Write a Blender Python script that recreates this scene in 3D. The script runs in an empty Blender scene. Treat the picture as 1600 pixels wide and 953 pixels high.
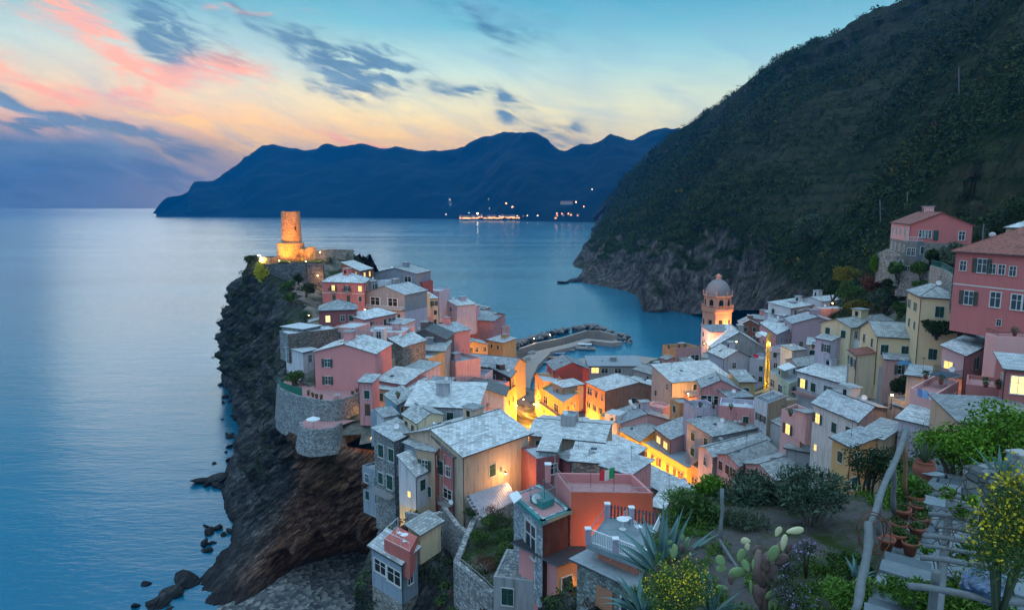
import bpy, bmesh, math, random
import numpy as np
from mathutils import Vector, noise, Matrix
random.seed(7); rng = np.random.default_rng(7)
R = math.radians
sc = bpy.context.scene
COL = sc.collection
# ---------------------------------------------------------------- camera
CAMZ = 70.0
F = 1067.0                      # focal length in pixels of a 1600 px wide frame
PITCH = math.atan(152.0 / F)
cam_d = bpy.data.cameras.new('camera'); cam = bpy.data.objects.new('camera', cam_d); COL.objects.link(cam)
cam_d.sensor_width = 36.0; cam_d.lens = 36.0 * F / 1600.0
cam_d.clip_start = 0.1; cam_d.clip_end = 120000
cam.location = (0, 0, CAMZ); cam.rotation_euler = (math.pi / 2 - PITCH, 0, 0)
sc.camera = cam
_f = Vector((0, math.cos(PITCH), -math.sin(PITCH))); _u = Vector((0, math.sin(PITCH), math.cos(PITCH)))
def ray(px, py):
    return _f + Vector((1, 0, 0)) * ((px - 800) / F) - _u * ((py - 476.5) / F)
def WZ(px, py, z):
    """the place at height z seen in the photograph at px, py"""
    d = ray(px, py); t = (z - CAMZ) / d.z
    return Vector((0, 0, CAMZ)) + d * t
def WD(px, py, D):
    d = ray(px, py); t = D / d.y
    return Vector((0, 0, CAMZ)) + d * t
# ---------------------------------------------------------------- node helpers
def nn(nt, typ, **kw):
    n = nt.nodes.new(typ)
    for k, v in kw.items():
        if k.startswith('i_'):
            n.inputs[k[2:].replace('_', ' ')].default_value = v
        else:
            setattr(n, k, v)
    return n
def lk(nt, a, b): nt.links.new(a, b)
def math_n(nt, op, a, b=None, c=None, clamp=False):
    n = nt.nodes.new('ShaderNodeMath'); n.operation = op; n.use_clamp = clamp
    for i, v in enumerate((a, b, c)):
        if v is None: continue
        if isinstance(v, (int, float)): n.inputs[i].default_value = v
        else: nt.links.new(v, n.inputs[i])
    return n.outputs[0]
def ramp(nt, fac, stops, interp='LINEAR'):
    n = nt.nodes.new('ShaderNodeValToRGB'); cr = n.color_ramp; cr.interpolation = interp
    while len(cr.elements) < len(stops): cr.elements.new(0.5)
    for e, (p, c) in zip(cr.elements, stops):
        e.position = p; e.color = tuple(c) + (1,) if len(c) == 3 else c
    if fac is not None: nt.links.new(fac, n.inputs[0])
    return n.outputs[0]
def mixc(nt, fac, a, b, mode='MIX'):
    n = nt.nodes.new('ShaderNodeMix'); n.data_type = 'RGBA'; n.blend_type = mode; n.clamp_factor = True
    for s, v in ((0, fac), (6, a), (7, b)):
        if isinstance(v, (int, float)): n.inputs[s].default_value = v
        elif isinstance(v, (tuple, list)): n.inputs[s].default_value = tuple(v) + (1,) if len(v) == 3 else v
        else: nt.links.new(v, n.inputs[s])
    return n.outputs[2]
# ---------------------------------------------------------------- world (dusk sky with clouds)
world = bpy.data.worlds.new('World'); sc.world = world; world.use_nodes = True
wt = world.node_tree; wt.nodes.clear()
tc = nn(wt, 'ShaderNodeTexCoord'); sep = nn(wt, 'ShaderNodeSeparateXYZ'); lk(wt, tc.outputs['Generated'], sep.inputs[0])
dx, dy, dz = sep.outputs
hor = math_n(wt, 'SQRT', math_n(wt, 'ADD', math_n(wt, 'MULTIPLY', dx, dx), math_n(wt, 'MULTIPLY', dy, dy)))
el = math_n(wt, 'DIVIDE', dz, math_n(wt, 'MAXIMUM', hor, 0.02))          # tan of the elevation
az = math_n(wt, 'ARCTAN2', dx, dy)                                       # 0 = out to sea, negative = west
elc = math_n(wt, 'MULTIPLY', el, 2.0, clamp=True)                        # 0 .. 0.5
west = ramp(wt, elc, [(0.0, (.08, .21, .33)), (.07, (.08, .20, .33)), (.15, (.09, .19, .30)), (.21, (.80, .42, .24)), (.28, (.80, .56, .32)), (.40, (.46, .58, .52)), (.54, (.11, .34, .42)), (.8, (.035, .18, .31)), (1, (.04, .18, .34))])
mid = ramp(wt, elc, [(0.0, (.40, .38, .38)), (.08, (.84, .48, .20)), (.18, (1.02, .58, .16)), (.27, (.84, .68, .34)), (.38, (.50, .64, .54)), (.50, (.15, .42, .50)), (.65, (.04, .26, .40)), (1, (.03, .18, .34))])
east = ramp(wt, elc, [(0.0, (.45, .48, .42)), (.15, (.66, .68, .42)), (.28, (.52, .62, .48)), (.42, (.22, .47, .52)), (.60, (.035, .25, .39)), (.8, (.02, .17, .31)), (1, (.03, .18, .34))])
fw = ramp(wt, math_n(wt, 'MULTIPLY_ADD', az, 1.0, 0.75), [(.0, (0, 0, 0)), (.22, (0, 0, 0)), (.58, (1, 1, 1))])
fe = ramp(wt, math_n(wt, 'MULTIPLY_ADD', az, 1.0, 0.3), [(.10, (0, 0, 0)), (.75, (1, 1, 1))])
base = mixc(wt, fe, mixc(wt, fw, west, mid), east)
# cloud veils: noise in direction space, streaked from upper left to lower right
comb = nn(wt, 'ShaderNodeCombineXYZ'); lk(wt, az, comb.inputs[0]); lk(wt, el, comb.inputs[1])
az0, el0 = az, el
wn = nn(wt, 'ShaderNodeTexNoise'); wn.inputs['Scale'].default_value = 7; wn.inputs['Detail'].default_value = 2.5; wn.inputs['Roughness'].default_value = .5; lk(wt, comb.outputs[0], wn.inputs['Vector'])
wsep = nn(wt, 'ShaderNodeSeparateColor'); lk(wt, wn.outputs['Color'], wsep.inputs[0])
az = math_n(wt, 'ADD', az, math_n(wt, 'MULTIPLY_ADD', wsep.outputs[0], .34, -.17))
el = math_n(wt, 'ADD', el, math_n(wt, 'MULTIPLY_ADD', wsep.outputs[1], .14, -.07))
def cloudnoise(sx, sy, ang, loc, detail=6, dist=.6, rough=.55):
    mp = nn(wt, 'ShaderNodeMapping'); mp.inputs['Scale'].default_value = (sx, sy, 1); mp.inputs['Rotation'].default_value = (0, 0, ang)
    mp.inputs['Location'].default_value = (loc, loc * .7, 0)
    mp.vector_type = 'TEXTURE' if False else 'POINT'
    rot = nn(wt, 'ShaderNodeVectorRotate'); rot.rotation_type = 'Z_AXIS'; rot.inputs['Angle'].default_value = ang
    lk(wt, comb.outputs[0], rot.inputs['Vector'])
    mp.inputs['Rotation'].default_value = (0, 0, 0)
    lk(wt, rot.outputs[0], mp.inputs[0])
    n = nn(wt, 'ShaderNodeTexNoise'); n.inputs['Scale'].default_value = 1; n.inputs['Detail'].default_value = detail
    n.inputs['Distortion'].default_value = dist; n.inputs['Roughness'].default_value = rough
    lk(wt, mp.outputs[0], n.inputs['Vector'])
    return n.outputs['Fac']
n1 = cloudnoise(7.0, 34.0, R(17), 3.1, detail=7)
n2 = cloudnoise(7.0, 26.0, R(14), 9.4, dist=1.0)
n3 = cloudnoise(22.0, 85.0, R(15), 1.7, detail=6, dist=.8)
def gauss(px, py, sx, sy, ang=0.0):
    """a soft oval patch of sky centred on the direction of px, py"""
    d = ray(px, py); a0 = math.atan2(d.x, d.y); e0 = d.z / math.hypot(d.x, d.y)
    sx /= F; sy /= F; ca, sa = math.cos(ang), math.sin(ang)
    da = math_n(wt, 'SUBTRACT', az, a0); de = math_n(wt, 'SUBTRACT', el, e0)
    p = math_n(wt, 'ADD', math_n(wt, 'MULTIPLY', da, ca / sx), math_n(wt, 'MULTIPLY', de, sa / sx))
    q = math_n(wt, 'ADD', math_n(wt, 'MULTIPLY', da, -sa / sy), math_n(wt, 'MULTIPLY', de, ca / sy))
    r2 = math_n(wt, 'ADD', math_n(wt, 'MULTIPLY', p, p), math_n(wt, 'MULTIPLY', q, q))
    return math_n(wt, 'EXPONENT', math_n(wt, 'MULTIPLY', r2, -1.0))
def sumn(l):
    o = l[0]
    for x in l[1:]: o = math_n(wt, 'ADD', o, x)
    return o
def cloudmask(gs, n, lo, hi):
    g = sumn(gs)
    v = math_n(wt, 'MULTIPLY', g, math_n(wt, 'MULTIPLY_ADD', n, 4.4, -1.55))
    m = nn(wt, 'ShaderNodeMapRange'); m.interpolation_type = 'SMOOTHSTEP'
    lk(wt, v, m.inputs[0]); m.inputs[1].default_value = lo; m.inputs[2].default_value = hi
    return m.outputs[0]
nmix = math_n(wt, 'ADD', math_n(wt, 'MULTIPLY', n1, .45), math_n(wt, 'MULTIPLY', n3, .55))
pinkg = [gauss(215, 70, 120, 28, R(-24)), gauss(300, 95, 110, 26, R(-10)), gauss(30, 18, 60, 24), gauss(130, 135, 130, 16, R(-8)), gauss(420, 28, 60, 8, R(6)), gauss(236, 130, 12, 30), gauss(560, 215, 150, 10, R(-4))]
pink = cloudmask(pinkg, nmix, .02, 1.05)
col1 = mixc(wt, math_n(wt, 'MULTIPLY', pink, .88), base, (.92, .35, .23))
yel = cloudmask([gauss(420, 205, 150, 18, R(-8)), gauss(330, 185, 90, 8, R(-14)), gauss(180, 215, 120, 9, R(-9))], nmix, .1, .9)
col1 = mixc(wt, math_n(wt, 'MULTIPLY', yel, .75), col1, (1.0, .58, .16))
darkg = [gauss(320, 55, 75, 34, R(-38)), gauss(560, 120, 60, 34, R(-30)), gauss(40, 170, 120, 24, R(-12)), gauss(120, 262, 260, 26, R(-4)), gauss(260, 8, 110, 26, R(-18)), gauss(60, 178, 95, 18, R(-13)), gauss(150, 195, 70, 14, R(-10)), gauss(550, 132, 55, 22, R(-8)), gauss(520, 112, 20, 30, R(-50)),
         gauss(700, 150, 75, 16, R(-15)), gauss(790, 175, 60, 13, R(-18)), gauss(880, 212, 55, 14, R(6)), gauss(270, 205, 40, 16), gauss(60, 262, 240, 16, R(-5)), gauss(255, 253, 40, 5), gauss(350, 260, 30, 6), gauss(760, 30, 120, 30, R(-20)), gauss(460, 40, 60, 22, R(-30))]
dark = cloudmask(darkg, nmix, .0, 1.15)
col2 = mixc(wt, math_n(wt, 'MULTIPLY', dark, .92), col1, (.05, .16, .27))
veil = ramp(wt, n2, [(.42, (0, 0, 0)), (.72, (1, 1, 1))])
col3 = mixc(wt, math_n(wt, 'MULTIPLY', veil, .38), col2, (.20, .36, .50))
az, el = az0, el0
gain = math_n(wt, 'MINIMUM', math_n(wt, 'EXPONENT', math_n(wt, 'DIVIDE', .02, math_n(wt, 'MAXIMUM', el, .02))), 1.2)   # the clear band low in the west glows strongest
lowk = math_n(wt, 'MULTIPLY_ADD', el, 12.0, -.75, clamp=True)
gm = math_n(wt, 'MULTIPLY_ADD', math_n(wt, 'SUBTRACT', gain, 1.0), lowk, 1.0)
vm = nn(wt, 'ShaderNodeVectorMath', operation='SCALE'); lk(wt, col3, vm.inputs[0]); lk(wt, gm, vm.inputs['Scale']); col3 = vm.outputs[0]
# overhead and behind the camera the sky is an open, pale dusk blue
up = ramp(wt, math_n(wt, 'MULTIPLY_ADD', el, 1.6, -.75, clamp=True), [(0, (0, 0, 0)), (.9, (1, 1, 1))])
back = ramp(wt, math_n(wt, 'MULTIPLY_ADD', dy, -2.0, .1, clamp=True), [(0, (0, 0, 0)), (1, (1, 1, 1))])
vault = mixc(wt, 0, (.36, .62, .92), (1, 1, 1))
col4 = mixc(wt, up, col3, (.60, .94, 1.24))
col5 = mixc(wt, math_n(wt, 'MULTIPLY', back, .8), col4, (.50, .76, .98))
nish = nn(wt, 'ShaderNodeTexSky'); nish.sky_type = 'NISHITA'; nish.sun_disc = False
nish.sun_elevation = R(4); nish.sun_rotation = R(-22)
bgA = nn(wt, 'ShaderNodeBackground'); lk(wt, col5, bgA.inputs[0]); bgA.inputs[1].default_value = 1.08
bgB = nn(wt, 'ShaderNodeBackground'); lk(wt, nish.outputs[0], bgB.inputs[0]); bgB.inputs[1].default_value = 0.003
adds = nn(wt, 'ShaderNodeAddShader'); lk(wt, bgA.outputs[0], adds.inputs[0]); lk(wt, bgB.outputs[0], adds.inputs[1])
world.cycles.sampling_method = 'MANUAL'; world.cycles.sample_map_resolution = 256
wo = nn(wt, 'ShaderNodeOutputWorld'); lk(wt, adds.outputs[0], wo.inputs[0])
# the sun has just gone: what is left is a broad weak glow from the west
sd = bpy.data.lights.new('sun', 'SUN'); sd.energy = 0.15; sd.angle = R(25); sd.color = (1, .72, .55)
sun = bpy.data.objects.new('sun', sd); COL.objects.link(sun)
sun.rotation_euler = Vector((-0.37, 0.92, 0.22)).to_track_quat('Z', 'Y').to_euler()
vs = sc.view_settings; vs.view_transform = 'Standard'; vs.look = 'None'; vs.gamma = 1; vs.exposure = 0.45; vs.use_curve_mapping = False
sc.cycles.volume_bounces = 0; sc.cycles.max_bounces = 5; sc.cycles.diffuse_bounces = 2; sc.cycles.glossy_bounces = 2
sc.cycles.transparent_max_bounces = 4; sc.cycles.use_denoising = True
sc.cycles.sample_clamp_indirect = 4; sc.cycles.caustics_reflective = False; sc.cycles.caustics_refractive = False
sc.cycles.use_light_tree = True; sc.cycles.use_adaptive_sampling = True; sc.cycles.adaptive_threshold = 0.025
# ---------------------------------------------------------------- mesh helpers
class MB:
    """collects faces, becomes ONE mesh object"""
    def __init__(s): s.v = []; s.f = []; s.m = []
    def poly(s, pts, mi=0):
        i = len(s.v); s.v += [tuple(p) for p in pts]; s.f.append(tuple(range(i, i + len(pts)))); s.m.append(mi)
    def hexa(s, a, b, mi=0):
        """a: four bottom corners, b: the four above them"""
        a = [Vector(p) for p in a]; b = [Vector(p) for p in b]
        s.poly(b, mi); s.poly(a[::-1], mi)
        for k in range(4):
            j = (k + 1) % 4; s.poly((a[k], a[j], b[j], b[k]), mi)
    def box(s, c, size, rz=0, mi=0, ax=None):
        c = Vector(c); hx, hy, hz = size[0] / 2, size[1] / 2, size[2] / 2
        if ax is None:
            x = Vector((math.cos(rz), math.sin(rz), 0)); y = Vector((-math.sin(rz), math.cos(rz), 0)); z = Vector((0, 0, 1))
        else: x, y, z = ax
        q = [(-1, -1), (1, -1), (1, 1), (-1, 1)]
        s.hexa([c + x * hx * i + y * hy * j - z * hz for i, j in q], [c + x * hx * i + y * hy * j + z * hz for i, j in q], mi)
    def tube(s, pts, r, n=8, mi=0, caps=True):
        pts = [Vector(p) for p in pts]; rs = r if isinstance(r, (list, tuple)) else [r] * len(pts)
        rings = []
        for i, p in enumerate(pts):
            t = (pts[min(i + 1, len(pts) - 1)] - pts[max(i - 1, 0)]).normalized()
            a = t.cross(Vector((0, 0, 1)) if abs(t.z) < .9 else Vector((1, 0, 0))).normalized(); b = t.cross(a)
            i0 = len(s.v)
            for k in range(n):
                w = 2 * math.pi * k / n; s.v.append(tuple(p + (a * math.cos(w) + b * math.sin(w)) * rs[i]))
            rings.append(i0)
        for i in range(len(rings) - 1):
            for k in range(n):
                s.f.append((rings[i] + k, rings[i] + (k + 1) % n, rings[i + 1] + (k + 1) % n, rings[i + 1] + k)); s.m.append(mi)
        if caps:
            s.f.append(tuple(range(rings[0], rings[0] + n))[::-1]); s.m.append(mi)
            s.f.append(tuple(range(rings[-1], rings[-1] + n))); s.m.append(mi)
    def lathe(s, prof, c=(0, 0, 0), n=24, mi=0):
        i0 = len(s.v); c = Vector(c)
        for r, z in prof:
            for k in range(n):
                w = 2 * math.pi * k / n; s.v.append((c.x + r * math.cos(w), c.y + r * math.sin(w), c.z + z))
        for i in range(len(prof) - 1):
            for k in range(n):
                s.f.append((i0 + i * n + k, i0 + i * n + (k + 1) % n, i0 + (i + 1) * n + (k + 1) % n, i0 + (i + 1) * n + k)); s.m.append(mi)
    def build(s, name, mats, parent=None, smooth=False, loc=None, uv=True):
        """mats: a material or a list; loc: becomes the object's origin"""
        o = Vector(loc) if loc is not None else Vector((0, 0, 0))
        me = bpy.data.meshes.new(name)
        me.from_pydata([(x - o.x, y - o.y, z - o.z) for x, y, z in s.v], [], s.f)
        for m in (mats if isinstance(mats, (list, tuple)) else [mats]): me.materials.append(m)
        if len(me.polygons): me.polygons.foreach_set('material_index', s.m)
        if smooth: me.polygons.foreach_set('use_smooth', [True] * len(me.polygons))
        if uv: autouv(me)
        ob = bpy.data.objects.new(name, me); COL.objects.link(ob)
        ob.location = o
        if parent is not None: setparent(ob, parent)
        return ob
def setparent(ob, parent):
    ob.parent = parent
    ob.location = Vector(ob.location) - world_loc(parent)
def world_loc(o):
    v = Vector((0, 0, 0))
    while o is not None: v += Vector(o.location); o = o.parent
    return v
def autouv(me):
    lay = me.uv_layers.new(name='UVMap')
    n = len(me.loops)
    if n == 0: return
    for p in me.polygons:
        nm = p.normal
        u = Vector((0, 0, 1)).cross(nm)
        if u.length < .05: u = Vector((1, 0, 0))
        u.normalize(); v = nm.cross(u)
        for li in p.loop_indices:
            co = me.vertices[me.loops[li].vertex_index].co
            lay.data[li].uv = (co.dot(u), co.dot(v))
def tag(o, label=None, cat=None, group=None, kind=None):
    if label: o['label'] = label
    if cat: o['category'] = cat
    if group: o['group'] = group
    if kind: o['kind'] = kind
    return o
def empty(name, loc, rz=0):
    o = bpy.data.objects.new(name, None); COL.objects.link(o); o.location = loc; o.rotation_euler = (0, 0, rz); o.empty_display_size = .3
    return o
def copy_tree(o, parent=None):
    c = o.copy(); COL.objects.link(c); c.parent = parent
    for ch in list(o.children): copy_tree(ch, c)
    return c
def np_mesh(name, V, Fq, mat, parent=None, smooth=False, mi=None):
    me = bpy.data.meshes.new(name); V = np.asarray(V, 'f4'); Fq = np.asarray(Fq, 'i4')
    k = Fq.shape[1]
    me.vertices.add(len(V)); me.vertices.foreach_set('co', V.ravel())
    me.loops.add(Fq.size); me.loops.foreach_set('vertex_index', Fq.ravel())
    me.polygons.add(len(Fq)); me.polygons.foreach_set('loop_start', np.arange(0, Fq.size, k, dtype='i4'))
    me.polygons.foreach_set('loop_total', np.full(len(Fq), k, 'i4'))
    for m in (mat if isinstance(mat, (list, tuple)) else [mat]): me.materials.append(m)
    if mi is not None: me.polygons.foreach_set('material_index', np.asarray(mi, 'i4'))
    if smooth: me.polygons.foreach_set('use_smooth', np.ones(len(Fq), bool))
    me.update(calc_edges=True)
    o = bpy.data.objects.new(name, me); COL.objects.link(o)
    if parent is not None: setparent(o, parent)
    return o
# ---------------------------------------------------------------- materials
MC = {}
def base_mat(name, rough=.8, spec=.3):
    m = bpy.data.materials.new(name); m.use_nodes = True; nt = m.node_tree
    p = nt.nodes['Principled BSDF']; p.inputs['Roughness'].default_value = rough
    p.inputs['Specular IOR Level'].default_value = spec
    return m, nt, p
def pos(nt): return nn(nt, 'ShaderNodeNewGeometry').outputs['Position']
def noise_n(nt, vec, scale, detail=4, rough=.55, dist=0.0, stretch=None):
    if stretch:
        mp = nn(nt, 'ShaderNodeMapping'); mp.inputs['Scale'].default_value = stretch; lk(nt, vec, mp.inputs[0]); vec = mp.outputs[0]
    n = nn(nt, 'ShaderNodeTexNoise'); n.inputs['Scale'].default_value = scale; n.inputs['Detail'].default_value = detail
    n.inputs['Roughness'].default_value = rough; n.inputs['Distortion'].default_value = dist
    lk(nt, vec, n.inputs['Vector']); return n.outputs['Fac']
def bump(nt, p, h, strength=.3, dist=.05):
    b = nn(nt, 'ShaderNodeBump'); b.inputs['Strength'].default_value = strength; b.inputs['Distance'].default_value = dist
    lk(nt, h, b.inputs['Height']); lk(nt, b.outputs[0], p.inputs['Normal'])
def sc3(c, k): return tuple(min(1, x * k) for x in c)
def plain(name, c, rough=.6, metal=0, spec=.4, vary=.15, scale=6):
    key = ('plain', name)
    if key in MC: return MC[key]
    m, nt, p = base_mat(name, rough, spec); p.inputs['Metallic'].default_value = metal
    n = noise_n(nt, pos(nt), scale, 4)
    lk(nt, mixc(nt, n, sc3(c, 1 - vary * 1.6), sc3(c, 1 + vary)), p.inputs['Base Color'])
    MC[key] = m; return m
def plaster(c, wear=.35):
    key = ('pl', tuple(round(x, 3) for x in c), wear)
    if key in MC: return MC[key]
    m, nt, p = base_mat('plaster', .9, .15); P = pos(nt)
    n1 = noise_n(nt, P, .55, 7, .65, .4); n2 = noise_n(nt, P, 1.6, 5, .6, 0, (1.6, 1.6, .16)); n3 = noise_n(nt, P, 9, 3)
    g = sum(c) / 3; dirt = tuple(.45 * x + .14 * g for x in c); pale = tuple(min(1, .75 * x + .25 * g + .05) for x in c)
    a = ramp(nt, n1, [(.36, (0, 0, 0)), (.66, (1, 1, 1))]); b = ramp(nt, n2, [(.48, (0, 0, 0)), (.72, (1, 1, 1))])
    k = mixc(nt, math_n(nt, 'MULTIPLY', a, min(1, wear * .9)), c, pale)
    k = mixc(nt, math_n(nt, 'MULTIPLY', b, min(1, wear * 1.3)), k, dirt)
    k = mixc(nt, math_n(nt, 'MULTIPLY', n3, .25), k, sc3(c, .75))
    lk(nt, k, p.inputs['Base Color']); bump(nt, p, math_n(nt, 'ADD', n3, n1), .35, .04)
    MC[key] = m; return m
def slate(c=(.34, .37, .40), w=.55, h=.30, wear=.4, metal=False):
    key = ('sl', tuple(c), w, h, wear)
    if key in MC: return MC[key]
    m, nt, p = base_mat('slate', .65, .35)
    uv = nn(nt, 'ShaderNodeUVMap').outputs[0]; P = pos(nt)
    wob = nn(nt, 'ShaderNodeTexNoise'); wob.inputs['Scale'].default_value = 1.3; lk(nt, uv, wob.inputs['Vector'])
    mv = nn(nt, 'ShaderNodeVectorMath', operation='MULTIPLY_ADD'); lk(nt, wob.outputs['Color'], mv.inputs[0]); mv.inputs[1].default_value = (.16, .16, 0); lk(nt, uv, mv.inputs[2])
    br = nn(nt, 'ShaderNodeTexBrick'); lk(nt, mv.outputs[0], br.inputs['Vector'])
    br.inputs['Scale'].default_value = 1; br.inputs['Brick Width'].default_value = w; br.inputs['Row Height'].default_value = h
    br.inputs['Mortar Size'].default_value = .028; br.inputs['Mortar Smooth'].default_value = .3; br.inputs['Bias'].default_value = 0
    br.inputs['Color1'].default_value = (*sc3(c, 1.25), 1); br.inputs['Color2'].default_value = (*sc3(c, .58), 1); br.inputs['Mortar'].default_value = (*sc3(c, .25), 1)
    n = noise_n(nt, P, .5, 6, .6, .3); n3 = noise_n(nt, P, 4, 4)
    k = mixc(nt, math_n(nt, 'MULTIPLY', ramp(nt, n, [(.4, (0, 0, 0)), (.62, (1, 1, 1))]), wear), br.outputs['Color'], sc3(c, 1.35))
    k = mixc(nt, math_n(nt, 'MULTIPLY', ramp(nt, n3, [(.55, (0, 0, 0)), (.7, (1, 1, 1))]), .35), k, (c[0] * .6, c[1] * .6, c[2] * .5))
    oi = nn(nt, 'ShaderNodeObjectInfo'); k = mixc(nt, 1.0, k, ramp(nt, oi.outputs['Random'], [(0, (.62, .63, .66)), (.5, (.88, .88, .86)), (1, (1, 1, 1))]), 'MULTIPLY')
    lk(nt, k, p.inputs['Base Color']); bump(nt, p, math_n(nt, 'SUBTRACT', math_n(nt, 'MULTIPLY', n3, .5), br.outputs['Fac']), .6, .04)
    MC[key] = m; return m
def stonewall(c=(.30, .28, .25), scale=2.2, warm=.5):
    key = ('st', tuple(c), scale)
    if key in MC: return MC[key]
    m, nt, p = base_mat('stonework', .9, .2); P = pos(nt)
    mp = nn(nt, 'ShaderNodeMapping'); mp.inputs['Scale'].default_value = (scale, scale, scale * 1.7); lk(nt, P, mp.inputs[0])
    v = nn(nt, 'ShaderNodeTexVoronoi'); v.inputs['Scale'].default_value = 1; lk(nt, mp.outputs[0], v.inputs['Vector'])
    v2 = nn(nt, 'ShaderNodeTexVoronoi', feature='DISTANCE_TO_EDGE'); v2.inputs['Scale'].default_value = 1; lk(nt, mp.outputs[0], v2.inputs['Vector'])
    sepc = nn(nt, 'ShaderNodeSeparateColor'); lk(nt, v.outputs['Color'], sepc.inputs[0])
    k = ramp(nt, sepc.outputs[0], [(0, sc3(c, .5)), (.5, c), (1, sc3(c, 1.6))])
    e = ramp(nt, v2.outputs['Distance'], [(0.01, (0, 0, 0)), (.09, (1, 1, 1))])
    n = noise_n(nt, P, .4, 5)
    k = mixc(nt, e, sc3(c, .38), k); k = mixc(nt, math_n(nt, 'MULTIPLY', ramp(nt, n, [(.4, (0, 0, 0)), (.7, (1, 1, 1))]), .5), k, sc3(c, .55))
    lk(nt, k, p.inputs['Base Color']); bump(nt, p, e, .6, .06)
    MC[key] = m; return m
def emit(name, c, s):
    key = ('em', name)
    if key in MC: return MC[key]
    m = bpy.data.materials.new(name); m.use_nodes = True; nt = m.node_tree; nt.nodes.clear()
    e = nn(nt, 'ShaderNodeEmission'); e.inputs[0].default_value = (*c, 1); e.inputs[1].default_value = s
    o = nn(nt, 'ShaderNodeOutputMaterial'); lk(nt, e.outputs[0], o.inputs[0]); MC[key] = m; return m
def foliage(name, dark, light, tip=None, scale=.6, rough=.6, hazy=0):
    key = ('fo', name)
    if key in MC: return MC[key]
    m, nt, p = base_mat(name, rough, .03 if name in ('far_hill', 'maquis') else .12); P = pos(nt)
    rp = nn(nt, 'ShaderNodeNewGeometry').outputs['Random Per Island']
    n = noise_n(nt, P, scale, 4, .6)
    f = math_n(nt, 'ADD', math_n(nt, 'MULTIPLY', n, .8), math_n(nt, 'MULTIPLY', rp, .45))
    st = [(.25, dark), (.75, light)] + ([(1.0, tip)] if tip else [])
    lk(nt, ramp(nt, f, st), p.inputs['Base Color'])
    MC[key] = m; return m
def wood(name, c): return plain(name, c, .8, vary=.35, scale=12)
M_FRAME = plain('painted_frame', (.62, .62, .60), .6)
M_SHUT = plain('green_shutter', (.02, .075, .06), .7)
M_SHUTB = plain('brown_shutter', (.10, .05, .03), .7)
M_GLASS = plain('window_glass', (.03, .045, .06), .12, spec=.8, vary=.1)
M_DARK = plain('dark_interior', (.012, .013, .016), .9)
M_LIT = emit('lit_pane', (1, .50, .13), 1.9)
M_LITW = emit('lit_pane_pale', (1, .72, .25), 1.6)
M_METAL = plain('grey_metal', (.35, .37, .4), .35, .7)
M_IRON = plain('dark_iron', (.05, .05, .055), .5, .4)
M_WHITE = plain('white_paint', (.75, .76, .78), .5)
M_CONC = plaster((.36, .36, .36), .6)
M_TERRA = plain('terracotta', (.27, .085, .055), .85)
M_CHIM = plaster((.42, .40, .40), .7)
M_STONE = plain('roof_stone', (.09, .09, .10), .9, vary=.4)
# ---------------------------------------------------------------- land, sea and hills
def catmull(C, n):
    """C: (k, ...) control rows -> resampled along axis 0 with n steps per span"""
    C = np.asarray(C, float); k = len(C)
    E = np.concatenate([[2 * C[0] - C[1]], C, [2 * C[-1] - C[-2]]])
    out = []
    for i in range(k - 1):
        p0, p1, p2, p3 = E[i:i + 4]
        for t in np.linspace(0, 1, n, endpoint=False):
            out.append(.5 * ((2 * p1) + (p2 - p0) * t + (2 * p0 - 5 * p1 + 4 * p2 - p3) * t * t + (3 * p1 - p0 - 3 * p2 + p3) * t ** 3))
    out.append(C[-1]); return np.array(out)
def grid_faces(nr, nc):
    i = np.arange(nr - 1)[:, None] * nc + np.arange(nc - 1)[None, :]
    return np.stack([i, i + 1, i + nc + 1, i + nc], -1).reshape(-1, 4)
def grid_normals(G):
    du = np.gradient(G, axis=0); dv = np.gradient(G, axis=1)
    n = np.cross(dv, du); n /= np.linalg.norm(n, axis=-1, keepdims=True) + 1e-9
    return n
def patch(name, C, nu, nv, disp=None, mat=None, smooth=True, flip=False, post=None):
    G = catmull(C, nu); G = catmull(G.transpose(1, 0, 2), nv).transpose(1, 0, 2)
    if disp:
        N = grid_normals(G)
        if flip: N = -N
        D = np.array([[disp(Vector(p), r / (G.shape[0] - 1), c / (G.shape[1] - 1)) for c, p in enumerate(row)] for r, row in enumerate(G)])
        G = G + N * D[..., None]
    if post: G = post(G)
    o = np_mesh(name, G.reshape(-1, 3), grid_faces(*G.shape[:2]), mat, smooth=smooth)
    return o, G
def fbm(p, s, o=4):
    return noise.fractal(p * s, 1.0, 2.1, o)
def ridg(p, s, o=4):
    return noise.ridged_multi_fractal(p * s, 1.0, 2.1, o, 1.0, 2.0) - 1.0
# --- sea
m, nt, p = base_mat('sea_water', .14, .5); P = pos(nt)
p.inputs['IOR'].default_value = 1.33
n1 = noise_n(nt, P, .035, 5, .6, .3, (1, 2.6, 1)); n2 = noise_n(nt, P, .28, 4, .6, .4, (1, 2.8, 1)); n0 = noise_n(nt, P, .004, 3, .5, .2, (.5, 3.0, 1))
df = nn(nt, 'ShaderNodeBsdfDiffuse'); gl = nn(nt, 'ShaderNodeBsdfGlossy'); fr0 = nn(nt, 'ShaderNodeFresnel'); fr0.inputs['IOR'].default_value = 1.75
lk(nt, mixc(nt, n0, (.002, .095, .175), (.004, .15, .25)), df.inputs['Color'])
gl.inputs['Color'].default_value = (.66, .90, 1.0, 1)
lk(nt, math_n(nt, 'MULTIPLY_ADD', n0, .14, .12), gl.inputs['Roughness'])
bp = nn(nt, 'ShaderNodeBump'); bp.inputs['Strength'].default_value = .24; bp.inputs['Distance'].default_value = .9
lk(nt, math_n(nt, 'ADD', math_n(nt, 'MULTIPLY', n1, 1.3), math_n(nt, 'MULTIPLY', n2, .42)), bp.inputs['Height'])
for q_ in (df, gl, fr0): lk(nt, bp.outputs[0], q_.inputs['Normal'])
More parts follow.
